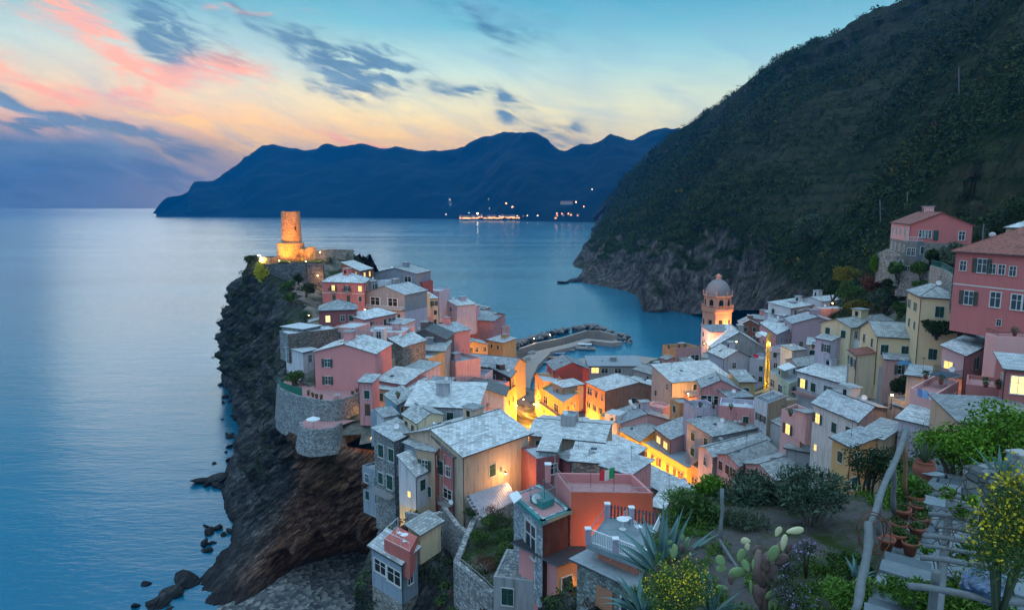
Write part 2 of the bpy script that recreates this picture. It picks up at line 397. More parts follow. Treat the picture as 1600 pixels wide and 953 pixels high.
mx = nn(nt, 'ShaderNodeMixShader'); lk(nt, fr0.outputs[0], mx.inputs[0]); lk(nt, df.outputs[0], mx.inputs[1]); lk(nt, gl.outputs[0], mx.inputs[2])
lk(nt, mx.outputs[0], nt.nodes['Material Output'].inputs['Surface']); nt.nodes.remove(p)
M_SEA = m
sea = MB(); S = 45000
sea.poly([(-S, -400, 0), (S, -400, 0), (S, S, 0), (-S, S, 0)])
tag(sea.build('sea', M_SEA), kind='structure')
# --- far hills across the bay
hill_ridge = [(244, 334), (262, 311), (285, 305), (300, 300), (312, 292), (335, 284), (352, 272), (375, 259), (395, 243), (425, 234), (480, 237), (520, 231), (560, 230), (620, 236), (668, 243), (700, 237), (740, 228), (770, 217), (800, 213), (835, 218), (870, 237), (905, 228), (950, 218), (985, 222), (1020, 210), (1050, 209), (1100, 222), (1180, 240), (1280, 250)]
fm = foliage('far_hill', (.0015, .006, .008), (.004, .011, .012), scale=.006)
def footpy(px): return np.interp(px, [244, 400, 560, 700, 850, 950, 1280], [338.5, 339.5, 340.5, 342, 346, 348, 350])
rows = [[], [], [], [], [], []]
for i, (x, y) in enumerate(hill_ridge):
    fp = footpy(x); fd = 72 * F / (fp - 324); ft = np.array(WD(x, fp, fd)); ft[2] = -3
    rd = fd + 150 + 950 * min(1, i / 8) ; rt = np.array(WD(x, y, rd)); rt[2] = max(rt[2], 2)
    bk = rt + np.array([-120, 1000, 0]); bk[2] = rt[2] * .35 - 5
    for r, t in enumerate((0, .25, .5, .75, 1)):
        q = ft * (1 - t) + rt * t
        if 0 < t < 1: q[2] += math.sin(math.pi * t) * 30 * (1 if i > 3 else .2); q[1] += 90 * math.sin(i * 1.3) * math.sin(math.pi * t)
        rows[r].append(q)
    rows[5].append(bk)
def dfar(p, r, c):
    w = min(1, r * 8) * (1 if r < .78 else max(.12, (1 - r) * 4))
    return (fbm(p, .004, 5) * 32 + ridg(p, .003, 4) * 22) * w * min(1, c * 8) - 0
o, G = patch('hills', rows, 14, 12, dfar, fm)
tag(o, kind='structure')
# --- mountain on the right
def mz(x, y, D): return np.array(WD(x, y, D))
def sh(x, y): return np.array(WZ(x, y, -2.0))
mcols = [
 (sh(922, 366), None, None, mz(928, 338, 2000)),
 (sh(930, 381), None, None, mz(962, 298, 1750)),
 (sh(893, 414), None, None, mz(1002, 260, 1450)),
 (sh(925, 428), None, None, mz(1050, 214, 1290)),
 (sh(900, 443), None, None, mz(1110, 177, 1170)),
 (sh(985, 462), None, None, mz(1170, 130, 1050)),
 (sh(1008, 491), None, None, mz(1250, 80, 930)),
 (sh(1062, 493), None, None, mz(1330, 38, 850)),
 (mz(1130, 486, 400), None, None, mz(1412, -2, 800)),
 (mz(1220, 485, 290), mz(1235, 455, 305), None, mz(1500, -60, 760)),
 (mz(1310, 500, 200), mz(1335, 440, 235), None, mz(1600, -110, 720)),
 (mz(1390, 510, 150), mz(1405, 436, 172), None, mz(1720, -160, 680)),
 (mz(1480, 500, 118), mz(1480, 432, 138), mz(1500, 385, 168), mz(1900, -220, 640)),
 (mz(1625, 500, 97), mz(1610, 430, 118), mz(1610, 365, 150), mz(2150, -260, 560)),
 (mz(1800, 500, 85), mz(1780, 430, 108), mz(1800, 365, 135), mz(2500, -260, 480))]
rows = [[] for _ in range(9)]
for i, (a, b, c, d) in enumerate(mcols):
    steep = 1.0 if i < 9 else .25
    def L(t, u, v): return u * (1 - t) + v * t
    if b is None:
        b = L(.10, a, d); b[2] += (22 if i > 4 else 9) * steep
    if c is None:
        c = L(.16, b, d); c[2] += (10 if i > 4 else 0) * steep
    seq = [a, b, c] + [L(t, c, d) + np.array([0, 0, (12 if i > 4 else -10) * math.sin(math.pi * t)]) for t in (.22, .45, .72)] + [d]
    bk = d + np.array([120, 260, -60]); bk2 = d + np.array([300, 900, -d[2] * .8])
    for r, q in enumerate(seq + [bk, bk2]): rows[r].append(q)
def y_(p): return p.y
def dmt(p, r, c):
    D = p.y; k = min(1, max(0, (D - 130) / 350))
    w = min(1, r * 14) if c < .6 else min(1, max(0, (r - .12)) * 5)
    if .66 < r < .83: w *= .35
    v = fbm(p, .011, 5) * 11 + ridg(Vector((p.x * 1.0 - p.z * .6, p.y * .5, p.z * .25)), .012, 4) * 15
    if y_(p) > 480: v -= 15 * min(1, (p.y - 480) / 200)
    lowz = max(0, min(1, (70 - p.z) / 60))
    v += fbm(p, .06, 4) * 3.2 * (1 - lowz * .5)
    v += lowz * ridg(Vector((p.x + p.z * .5, p.y * .6, p.z * .5)), .045, 5) * 8.0
    return v * w * (.12 + .88 * k) * (.55 if c < .3 else 1)
def terr(G):
    global TERR
    H = G[..., 2].copy(); TERR = np.zeros(H.shape)
    step = 6.0
    for r in range(G.shape[0]):
        for c in range(G.shape[1]):
            x, y, z = G[r, c]
            if z < 55 or y > 1100: continue
            mk = noise.noise(Vector((x, y, 0)) * .0085 + Vector((3, 7, 0)))
            mk = max(0, min(1, (mk + .22) * 4.0)) * min(1, (z - 55) / 15) * (1 if y > 190 else max(0, (y - 150) / 40))
            s = z / step + .0 * noise.noise(Vector((x, y, 0)) * .02); fl = math.floor(s); fr = s - fl
            fr2 = max(0, (fr - .62) / .38)
            H[r, c] = z * (1 - mk) + (fl + fr2) * step * mk; TERR[r, c] = mk * (1 if fr > .60 else .12)
    G[..., 2] = H; return G
m, nt, p = base_mat('mountain_side', .95, .0); P = pos(nt)
gn = nn(nt, 'ShaderNodeNewGeometry'); sx = nn(nt, 'ShaderNodeSeparateXYZ'); lk(nt, gn.outputs['Normal'], sx.inputs[0]); sp = nn(nt, 'ShaderNodeSeparateXYZ'); lk(nt, P, sp.inputs[0])
na = noise_n(nt, P, .02, 6, .65); nb = noise_n(nt, P, .14, 6, .7); nc_ = noise_n(nt, P, .7, 4, .6); nr = noise_n(nt, P, .22, 8, .75, .4, (1, 1, .5))
green = ramp(nt, math_n(nt, 'ADD', math_n(nt, 'MULTIPLY', nb, .6), math_n(nt, 'MULTIPLY', nc_, .4)), [(.32, (.004, .010, .007)), (.46, (.014, .026, .013)), (.58, (.040, .052, .022)), (.72, (.10, .095, .04))])
rock = ramp(nt, nr, [(.32, (.02, .018, .022)), (.48, (.08, .068, .066)), (.62, (.20, .175, .16)), (.78, (.38, .34, .32))])
low = math_n(nt, 'MULTIPLY_ADD', sp.outputs[2], -.011, .82, clamp=True)
st = math_n(nt, 'MULTIPLY_ADD', sx.outputs[2], -1.6, 1.35)
fr_ = math_n(nt, 'ADD', math_n(nt, 'ADD', math_n(nt, 'MULTIPLY', low, .9), math_n(nt, 'MULTIPLY', st, .45)), math_n(nt, 'MULTIPLY', na, .9))
ta = nn(nt, 'ShaderNodeAttribute'); ta.attribute_name = 'terrace'
green = mixc(nt, math_n(nt, 'MULTIPLY', ta.outputs['Fac'], .75), green, mixc(nt, nb, (.03, .034, .022), (.10, .095, .07)))
lk(nt, mixc(nt, ramp(nt, fr_, [(.98, (0, 0, 0)), (1.18, (1, 1, 1))]), green, rock), p.inputs['Base Color'])
# ramp positions are limited to 1: scale first
for l in list(nt.links):
    if l.to_node.type == 'VALTORGB' and l.from_socket == fr_:
        s_ = math_n(nt, 'MULTIPLY', fr_, .5); nt.links.new(s_, l.to_socket); l_ = None
        cr = [x for x in nt.nodes if x.type == 'VALTORGB'][-1].color_ramp; cr.elements[0].position = .475; cr.elements[1].position = .57
        break
bump(nt, p, math_n(nt, 'ADD', nb, nr), 1.0, 3.0)
M_MOUNT = m
o, GM = patch('mountain', rows, 36, 26, dmt, M_MOUNT, post=terr)
at_ = o.data.attributes.new('terrace', 'FLOAT', 'POINT'); at_.data.foreach_set('value', TERR.ravel().astype('f4'))
tag(o, kind='structure')
# --- cliffs of the promontory
m, nt, p = base_mat('cliff_rock', .8, .22); P = pos(nt)
rt = nn(nt, 'ShaderNodeVectorRotate'); rt.rotation_type = 'Y_AXIS'; rt.inputs['Angle'].default_value = R(38); lk(nt, P, rt.inputs['Vector'])
s1 = noise_n(nt, rt.outputs[0], .30, 8, .72, .5, (.35, .5, 3.2)); s2 = noise_n(nt, P, .05, 5, .6); s3 = noise_n(nt, P, .8, 6, .7); s4 = noise_n(nt, rt.outputs[0], 1.2, 5, .7, .3, (.3, .5, 4))
k = ramp(nt, math_n(nt, 'ADD', math_n(nt, 'MULTIPLY', s1, .6), math_n(nt, 'MULTIPLY', s4, .4)), [(.32, (.008, .010, .013)), (.44, (.030, .034, .040)), (.54, (.10, .104, .11)), (.66, (.34, .33, .32))])
sp = nn(nt, 'ShaderNodeSeparateXYZ'); lk(nt, P, sp.inputs[0])
# the rusty rock lies round the cove
dxx = math_n(nt, 'MULTIPLY_ADD', sp.outputs[0], 1 / 22.0, 26 / 22.0); dyy = math_n(nt, 'MULTIPLY_ADD', sp.outputs[1], 1 / 17.0, -116 / 17.0)
rr = math_n(nt, 'EXPONENT', math_n(nt, 'MULTIPLY', math_n(nt, 'ADD', math_n(nt, 'MULTIPLY', dxx, dxx), math_n(nt, 'MULTIPLY', dyy, dyy)), -.7))
brown = ramp(nt, math_n(nt, 'MULTIPLY', rr, math_n(nt, 'MULTIPLY_ADD', s2, 1.6, .1)), [(.25, (0, 0, 0)), (.62, (1, 1, 1))])
k = mixc(nt, math_n(nt, 'MULTIPLY', brown, .85), k, ramp(nt, math_n(nt, 'ADD', math_n(nt, 'MULTIPLY', s4, .6), math_n(nt, 'MULTIPLY', s1, .4)), [(.33, (.022, .012, .010)), (.47, (.13, .058, .036)), (.63, (.50, .24, .14))]))
g = math_n(nt, 'MULTIPLY', ramp(nt, s2, [(.48, (0, 0, 0)), (.6, (1, 1, 1))]), math_n(nt, 'MULTIPLY_ADD', sp.outputs[2], .05, -.7, clamp=True))
k = mixc(nt, math_n(nt, 'MULTIPLY', g, .75), k, mixc(nt, s3, (.014, .028, .012), (.05, .07, .025)))
mpv = nn(nt, 'ShaderNodeMapping'); mpv.inputs['Scale'].default_value = (.30, .35, 1.3); lk(nt, rt.outputs[0], mpv.inputs[0]); wv = nn(nt, 'ShaderNodeVectorMath', operation='ADD'); nv_ = nn(nt, 'ShaderNodeTexNoise'); nv_.inputs['Scale'].default_value = .5; lk(nt, P, nv_.inputs['Vector']); lk(nt, mpv.outputs[0], wv.inputs[0]); lk(nt, nv_.outputs['Color'], wv.inputs[1])
ve = nn(nt, 'ShaderNodeTexVoronoi', feature='DISTANCE_TO_EDGE'); ve.inputs['Scale'].default_value = 1.1; lk(nt, wv.outputs[0], ve.inputs['Vector']); vc = nn(nt, 'ShaderNodeTexVoronoi'); vc.inputs['Scale'].default_value = 1.1; lk(nt, wv.outputs[0], vc.inputs['Vector']); vs_ = nn(nt, 'ShaderNodeSeparateColor'); lk(nt, vc.outputs['Color'], vs_.inputs[0])
crk = ramp(nt, ve.outputs['Distance'], [(0, (.40, .40, .40)), (.07, (1, 1, 1))]); tone = ramp(nt, vs_.outputs[0], [(0, (.55, .55, .55)), (1, (1, 1, 1))])
k = mixc(nt, 1.0, mixc(nt, 1.0, k, crk, 'MULTIPLY'), tone, 'MULTIPLY')
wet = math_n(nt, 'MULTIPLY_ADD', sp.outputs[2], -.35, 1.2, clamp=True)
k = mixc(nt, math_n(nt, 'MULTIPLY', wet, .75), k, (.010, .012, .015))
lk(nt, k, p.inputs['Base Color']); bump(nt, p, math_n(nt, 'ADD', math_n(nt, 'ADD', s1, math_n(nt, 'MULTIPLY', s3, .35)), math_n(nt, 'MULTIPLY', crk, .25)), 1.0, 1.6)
M_CLIFF = m
def foot(x, y, z=-2): return np.array(WZ(x, y, z))
def q(x, y, D): return np.array(WD(x, y, D))
def raw(x, y, z): return np.array((x, y, z), float)
ccols = [
 [q(552, 404, 262), q(575, 400, 285), q(590, 420, 300), q(605, 450, 315), foot(640, 560)],
 [q(480, 402, 262), q(455, 410, 280), q(440, 440, 290), q(430, 480, 300), foot(425, 560)],
 [q(404, 404, 252), q(372, 440, 262), q(352, 486, 272), q(347, 535, 280), foot(352, 590)],
 [q(415, 430, 230), q(385, 480, 236), q(372, 530, 240), q(362, 585, 244), foot(360, 632)],
 [q(440, 465, 208), q(415, 520, 211), q(392, 570, 214), q(378, 625, 216), foot(370, 685)],
 [q(455, 505, 182), q(430, 560, 186), q(408, 615, 190), q(384, 662, 194), foot(364, 718)],
 [q(438, 540, 150), q(425, 598, 160), q(410, 648, 166), q(378, 702, 174), foot(338, 757)],
 [q(434, 650, 131.5), q(428, 685, 141), q(402, 722, 147), q(366, 762, 153), foot(346, 806)],
 [q(452, 672, 126), q(442, 712, 134), q(412, 762, 138), q(372, 812, 142), foot(350, 858)],
 [q(470, 694, 121.5), q(466, 742, 127), q(432, 802, 128), q(362, 855, 131), foot(276, 908)],
 [q(494, 702, 117.5), q(484, 772, 121), q(444, 842, 120), q(345, 884, 124), foot(226, 952)],
 [q(524, 704, 116), q(512, 782, 116), q(480, 842, 116), q(405, 880, 120), foot(322, 975, -1)],
 [q(560, 718, 113), q(548, 790, 113), q(532, 830, 116), q(490, 866, 125), foot(452, 898, 1)],
 [q(600, 756, 108), q(592, 800, 108), q(584, 835, 114), q(566, 858, 128), foot(545, 872, 1)],
 [q(640, 770, 101), q(640, 815, 102), q(640, 850, 110), q(640, 870, 122), foot(650, 884, 1)],
 [q(700, 790, 97), q(700, 830, 98), q(700, 870, 102), q(700, 920, 108), foot(700, 962, 3)]]
rows = [[] for _ in range(6)]
for c in ccols:
    top = c[0]; inn = top.copy(); d_ = (np.array([-40., 190, 0]) - top); d_[2] = 0
    # the rim folds inland under the houses
    inn = top + np.array([9.0, 2.0, -1.0])
    for r, v in enumerate([inn] + c): rows[r].append(v)
def dcl(p, r, c):
    w = min(1, max(0, (r - .18) * 6)) * min(1, max(.22, p.z / 9))
    s = Vector((p.x * .79 + p.z * .61, p.y * .7, (-p.x * .61 + p.z * .79) * 2.6))
    return (ridg(p, .035, 4) * 1.6 + fbm(p, .07, 4) * 2.0 + ridg(s, .10, 6) * 3.0 + fbm(s, .45, 4) * 1.2) * w
o, GC = patch('cliff', rows, 36, 32, dcl, M_CLIFF, smooth=False)
tag(o, kind='structure')
# rocky spur in front, under the near houses and beside the cove building
scols = [[q(560, 905, 72), q(552, 960, 74), q(545, 1060, 78), q(540, 1200, 84)],
 [q(600, 900, 70), q(600, 960, 69), q(598, 1050, 70), q(596, 1200, 72)],
 [q(636, 856, 80), q(640, 890, 73), q(640, 960, 66), q(640, 1100, 62)],
 [q(668, 846, 86), q(668, 875, 75), q(665, 960, 65), q(660, 1100, 60)],
 [q(704, 852, 86), q(706, 890, 76), q(700, 960, 64), q(690, 1100, 58)],
 [q(735, 890, 82), q(738, 920, 74), q(735, 960, 60), q(730, 1100, 54)],
 [q(790, 925, 76), q(790, 950, 66), q(780, 980, 52), q(770, 1120, 46)],
 [q(860, 900, 60), q(860, 930, 50), q(860, 1000, 45), q(860, 1150, 40)],
 [q(940, 930, 50), q(940, 960, 42), q(940, 1030, 36), q(940, 1200, 32)]]
rows = [[] for _ in range(5)]
for c in scols:
    inn = c[0] + np.array([0, 12, 0])
    for r, v in enumerate([inn] + c): rows[r].append(v)
o, GS = patch('cliff_spur', rows, 22, 22, lambda p, r, c: (ridg(p, .09, 4) * 1.0 + fbm(p, .35, 4) * .8) * min(1, max(0, (r - .2) * 5)), M_CLIFF, smooth=False)
tag(o, kind='structure')
# --- pebble beach in the cove
m, nt, p = base_mat('pebbles', .95, .2); P = pos(nt)
v = nn(nt, 'ShaderNodeTexVoronoi'); v.inputs['Scale'].default_value = 1.3; lk(nt, P, v.inputs['Vector']); sc_ = nn(nt, 'ShaderNodeSeparateColor'); lk(nt, v.outputs['Color'], sc_.inputs[0])
lk(nt, ramp(nt, sc_.outputs[1], [(0, (.05, .055, .06)), (.6, (.12, .125, .13)), (1, (.26, .26, .25))]), p.inputs['Base Color']); bump(nt, p, v.outputs['Distance'], .9, .25)
M_PEB = m
xs = np.linspace(-66, 6, 60); ys = np.linspace(84, 150, 50)
G = np.array([[(x, y, -1.3 + 2.6 * min(1, max(0, (x + 62) / 20)) + .25 * noise.noise(Vector((x, y, 0)) * .12)) for x in xs] for y in ys])
o = np_mesh('beach', G.reshape(-1, 3), grid_faces(50, 60), M_PEB, smooth=True); tag(o, kind='structure')
# rocks in the water by the cliff
def boulder_mesh(seed, name='boulder', flat=.7):
    bm = bmesh.new(); bmesh.ops.create_icosphere(bm, subdivisions=2, radius=1)
    for v_ in bm.verts:
        q_ = v_.co.copy(); v_.co *= 1 + .38 * noise.noise(q_ * 1.1 + Vector((seed * 5.1, 0, 0))) + .12 * noise.noise(q_ * 3 + Vector((seed, 3, 0)))
        c1 = noise.cell(q_ * .9 + Vector((seed, 0, 0))); v_.co *= .92 + .16 * c1
        v_.co.z *= flat
    me = bpy.data.meshes.new(name); bm.to_mesh(me); bm.free(); return me
m, nt, p = base_mat('breakwater_stone', .9, .25); P = pos(nt); oi = nn(nt, 'ShaderNodeObjectInfo')
n = noise_n(nt, P, 1.3, 5, .65)
lk(nt, mixc(nt, n, ramp(nt, oi.outputs['Random'], [(0, (.07, .07, .08)), (1, (.16, .14, .135))]), ramp(nt, oi.outputs['Random'], [(0, (.20, .20, .21)), (1, (.38, .33, .30))])), p.inputs['Base Color']); bump(nt, p, n, .6, .3)
M_BOULD = m
B_MESH = [boulder_mesh(i) for i in range(7)]
R_MESH = [boulder_mesh(20 + i, 'rock') for i in range(4)]
for me in B_MESH: me.materials.append(M_BOULD)
for me in R_MESH: me.materials.append(M_CLIFF)
for (x, y, s, lab) in [(335, 750, 3.6, 'dark rock ledge in the sea beside the steep cliff'), (322, 752, 2.2, 'small low rock at the seaward tip of the rock ledge'), (350, 600, 2.3, 'dark rock in the water under the farthest cliff'), (353, 622, 1.6, 'small rock awash below the far castle cliff'), (350, 575, 2.2, 'rock touching the far corner of the castle cliff'), (262, 930, 2.2, 'broad dark rock at the seaward end of the near rock tongue'), (298, 912, 2.4, 'tilted dark rock halfway along the near rock tongue'), (244, 947, 1.8, 'dark rock awash at the bottom edge of the near rock tongue'),
                       (843, 345, 11, 'dark skerry off the far shore, seaward of its twin'), (862, 345, 12, 'dark skerry off the far shore, next to the headland'), (882, 443, 5, 'long dark rock off the foot of the mountain'), (893, 441, 6, 'dark rock joined to the foot of the mountain'), (1020, 488, 7, 'slanting pale rock slab at the foot of the mountain')]:
    o = bpy.data.objects.new('rock', R_MESH[random.randrange(4)]); COL.objects.link(o); o.location = WZ(x, y, -.2 * s * .3)
    o.scale = (s * 1.5, s, s * .6); o.rotation_euler = (.2, -.3, random.random() * 6); tag(o, lab, 'rock')

fl_ = [np.array(c_[4]) for c_ in ccols[2:12]]; rs_ = random.Random(8)
for k in range(34):
    i = rs_.randrange(len(fl_) - 1); t_ = rs_.random(); p_ = fl_[i] * (1 - t_) + fl_[i + 1] * t_; s_ = rs_.uniform(.4, 1.3) * (1.3 if i > 6 else 1)
    o = bpy.data.objects.new('rock', R_MESH[k % 4]); COL.objects.link(o); o.location = (p_[0] + rs_.uniform(-3.5, 1.5), p_[1] + rs_.uniform(-2, 2), rs_.uniform(-.2, .4)); o.scale = (s_ * 1.5, s_, s_ * .8); o.rotation_euler = (rs_.uniform(-.4, .4), -.5 + rs_.uniform(-.3, .3), rs_.random() * 6)
    tag(o, 'dark wet rock among many at the foot of the promontory cliff', 'rock', 'rocks at the foot of the promontory cliff')
# ---------------------------------------------------------------- windows (built once, copied)
def win_mesh_set(w, h):
    """frame mesh, pane meshes, shutter mesh; the wall lies in y=0 and looks to -y, x along the wall, z up"""
    f = MB(); t = .09
    for s in (-1, 1): f.box((s * (w / 2 + t / 2), -.02, 0), (t, .10, h + 2 * t))
    f.box((0, -.02, h / 2 + t / 2), (w, .10, t)); f.box((0, -.05, -h / 2 - t / 2), (w + .1, .18, t))
    f.box((0, .0, 0), (.06, .05, h)); f.box((0, .001, h * .12), (w, .045, .05))
    return f
def mk(mb, name, mat):
    o = mb.build(name, mat); me = o.data; bpy.data.objects.remove(o); return me
W_, H_ = 1.0, 1.5
mb = win_mesh_set(W_, H_); ME_FRAME = mk(mb, 'window', M_FRAME)
def pane_me(mat):
    m_ = MB(); m_.box((0, .03, 0), (W_, .02, H_)); return mk(m_, 'pane', mat)
ME_PANE = pane_me(M_GLASS); ME_PLIT = pane_me(M_LIT); ME_PLITW = pane_me(M_LITW); ME_PDARK = pane_me(M_DARK)
def shut_me(mat, ang):
    m_ = MB(); sw = W_ / 2 + .02; n = 12
    m_.box((sw / 2 - .03 * 0, 0, H_ / 2), (sw, .05, .07)); m_.box((sw / 2, 0, -H_ / 2), (sw, .05, .07))
    for x in (.04, sw - .04): m_.box((x, 0, 0), (.08, .05, H_ - .07))
    for k in range(n):
        z = -H_ / 2 + .1 + (H_ - .2) * k / (n - 1); m_.box((sw / 2, -.004, z), (sw - .16, .03, .075))
    return mk(m_, 'shutter', mat)
ME_SG = shut_me(M_SHUT, 0); ME_SB = shut_me(M_SHUTB, 0)
m_ = MB(); m_.box((0, -.03, 0), (.95, .06, 2.1)); m_.box((.0, -.07, .3), (.8, .03, .9)); m_.box((0, -.07, -.6), (.8, .03, .6)); ME_DOORG = mk(m_, 'door', M_SHUT)
m_ = MB(); m_.box((0, -.03, 0), (.95, .06, 2.1)); m_.box((.0, -.07, .3), (.8, .03, .9)); m_.box((0, -.07, -.6), (.8, .03, .6)); ME_DOORB = mk(m_, 'door', M_SHUTB)
def put(me, name, loc, rz, scale, parent):
    o = bpy.data.objects.new(name, me); COL.objects.link(o); o.parent = parent; o.location = loc; o.rotation_euler = (0, 0, rz); o.scale = scale
    return o
def window(root, rl, P, dirx, nrm, kind, k=1.0, brown=False):
    """P world point on the wall; kind o open shutters, l the same and lit, c closed shutters, h one hanging open, p plain glass,
    y plain lit, n dark hole, d door, w wide dark opening, v wide lit opening"""
    ang = math.atan2(dirx.y, dirx.x)
    base = P - rl + nrm * .03
    sx_ = k * {'w': 2.4, 'v': 2.2}.get(kind, 1.0); sz_ = k * {'w': 1.15, 'v': 1.1}.get(kind, 1.0)
    sm = ME_SB if brown else ME_SG
    if kind in 'dD':
        return put(ME_DOORB if (brown or kind == 'D') else ME_DOORG, 'door', base, ang, (k, 1, k), root)
    f = put(ME_FRAME, 'window', base, ang, (sx_, 1, sz_), root)
    pm = {'l': ME_PLIT, 'y': ME_PLIT, 'v': ME_PLIT, 'Y': ME_PLITW, 'w': ME_PDARK, 'n': ME_PDARK, 'c': ME_PDARK, 'h': ME_PDARK}.get(kind, ME_PANE)
    put(pm, 'pane', (0, 0, 0), 0, (1, 1, 1), f)
    if kind in 'oqlh':
        for s in (-1, 1):
            o = put(sm, 'shutter', (s * (W_ / 2 + .04), -.06, 0), 0 if s > 0 else math.pi, (1, 1, 1), f)
            o.rotation_euler.z += (.18 if s < 0 else -.18)
            if kind == 'h' and s > 0: o.location.x = 0; o.location.y = -.05
    if kind == 'c':
        for s in (-1, 1): put(sm, 'shutter', (s * .01, -.045, 0), 0 if s > 0 else math.pi, (1, 1, 1), f)
    return f
# ---------------------------------------------------------------- houses
HB = []          # base points for the ground under the town
SLATE = slate((.38, .395, .40), .6, .36, .25); SLATE_B = slate((.42, .45, .47), .7, .42, .2); SLATE_D = slate((.17, .18, .19), .5, .3, .2); SLATE_W = slate((.62, .64, .66), .7, .40, .3)
TILE_R = slate((.36, .12, .09), .35, .22, .25)
FLATG = plaster((.30, .34, .38), .5); FLATW = plaster((.52, .55, .58), .5); FLATP = plaster((.48, .24, .24), .4); FLATD = plain('roof_felt', (.035, .04, .05), .85, vary=.2, scale=2)
ROOFM = {'s': SLATE, 'b': SLATE_B, 'd': SLATE_D, 'w': SLATE_W, 'r': TILE_R, 'g': FLATG, 'W': FLATW, 'p': FLATP, 'k': FLATD}
C = dict(pink=(.64, .27, .27), pink2=(.70, .38, .37), rose=(.54, .17, .165), red=(.52, .10, .08), lav=(.50, .44, .54), pale=(.56, .57, .62), cream=(.68, .54, .34), ochre=(.52, .36, .17), yel=(.72, .48, .12),
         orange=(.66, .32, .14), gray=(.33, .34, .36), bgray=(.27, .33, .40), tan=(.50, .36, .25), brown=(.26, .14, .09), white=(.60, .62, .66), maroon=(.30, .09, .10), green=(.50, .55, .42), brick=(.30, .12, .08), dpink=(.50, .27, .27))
ME_CHIM = None
def chimney_me():
    m_ = MB(); m_.box((0, 0, .45), (.55, .5, .9)); m_.box((0, 0, .93), (.7, .64, .07), mi=1)
    for s in (-1, 1): m_.box((s * .2, 0, 1.03), (.08, .42, .14))
    m_.box((0, 0, 1.13), (.74, .66, .06), mi=1)
    o = m_.build('chimney', [M_CHIM, SLATE_D]); me = o.data; bpy.data.objects.remove(o); return me
ME_CHIM = chimney_me()
def dish_me():
    m_ = MB(); m_.lathe([(.0, .0), (.15, .012), (.28, .045), (.38, .10), (.385, .115), (.28, .06), (.15, .03), (0, .02)], n=18)
    m_.tube([(0, 0, 0), (0, .0, -.3)], .02, 6); m_.tube([(0, -.36, .1), (0, 0, .38)], .012, 5); m_.box((0, 0, .38), (.06, .06, .08))
    o = m_.build('satellite_dish', M_WHITE, smooth=True); me = o.data; bpy.data.objects.remove(o); return me
ME_DISH = dish_me()
def ant_me():
    m_ = MB(); m_.tube([(0, 0, 0), (0, 0, 2.2)], .022, 5); m_.tube([(-.5, 0, 2.0), (.5, 0, 2.0)], .014, 4)
    for i in range(7): m_.tube([(-.48 + .16 * i, -.28 + .02 * i, 2.0), (-.48 + .16 * i, .28 - .02 * i, 2.0)], .009, 4)
    o = m_.build('antenna', M_IRON); me = o.data; bpy.data.objects.remove(o); return me
ME_ANT = ant_me()
ST_ME = [boulder_mesh(40 + i, 'weight_stone', .5) for i in range(3)]
for me in ST_ME: me.materials.append(M_STONE)
def corners(p0, p1, p2, z):
    if isinstance(p1, Vector): return [Vector((q.x, q.y, z)) for q in (p0, p1, p2, p0 + p2 - p1)]
    P1 = WZ(*p1, z)
    P0 = WZ(*p0, z) if not isinstance(p0, (int, float)) else None
    P2 = WZ(*p2, z) if not isinstance(p2, (int, float)) else None
    if P0 is None:
        t = (P2 - P1).normalized(); n = Vector((-t.y, t.x, 0)); n = n if n.y > 0 else -n
        P0 = P1 + n * p0
    if P2 is None:
        t = (P0 - P1).normalized(); n = Vector((-t.y, t.x, 0)); n = n if n.y > 0 else -n
        P2 = P1 + n * p2
    return [P0, P1, P2, P0 + P2 - P1]
def D_(p): return p.y
nh = 0; HP = []
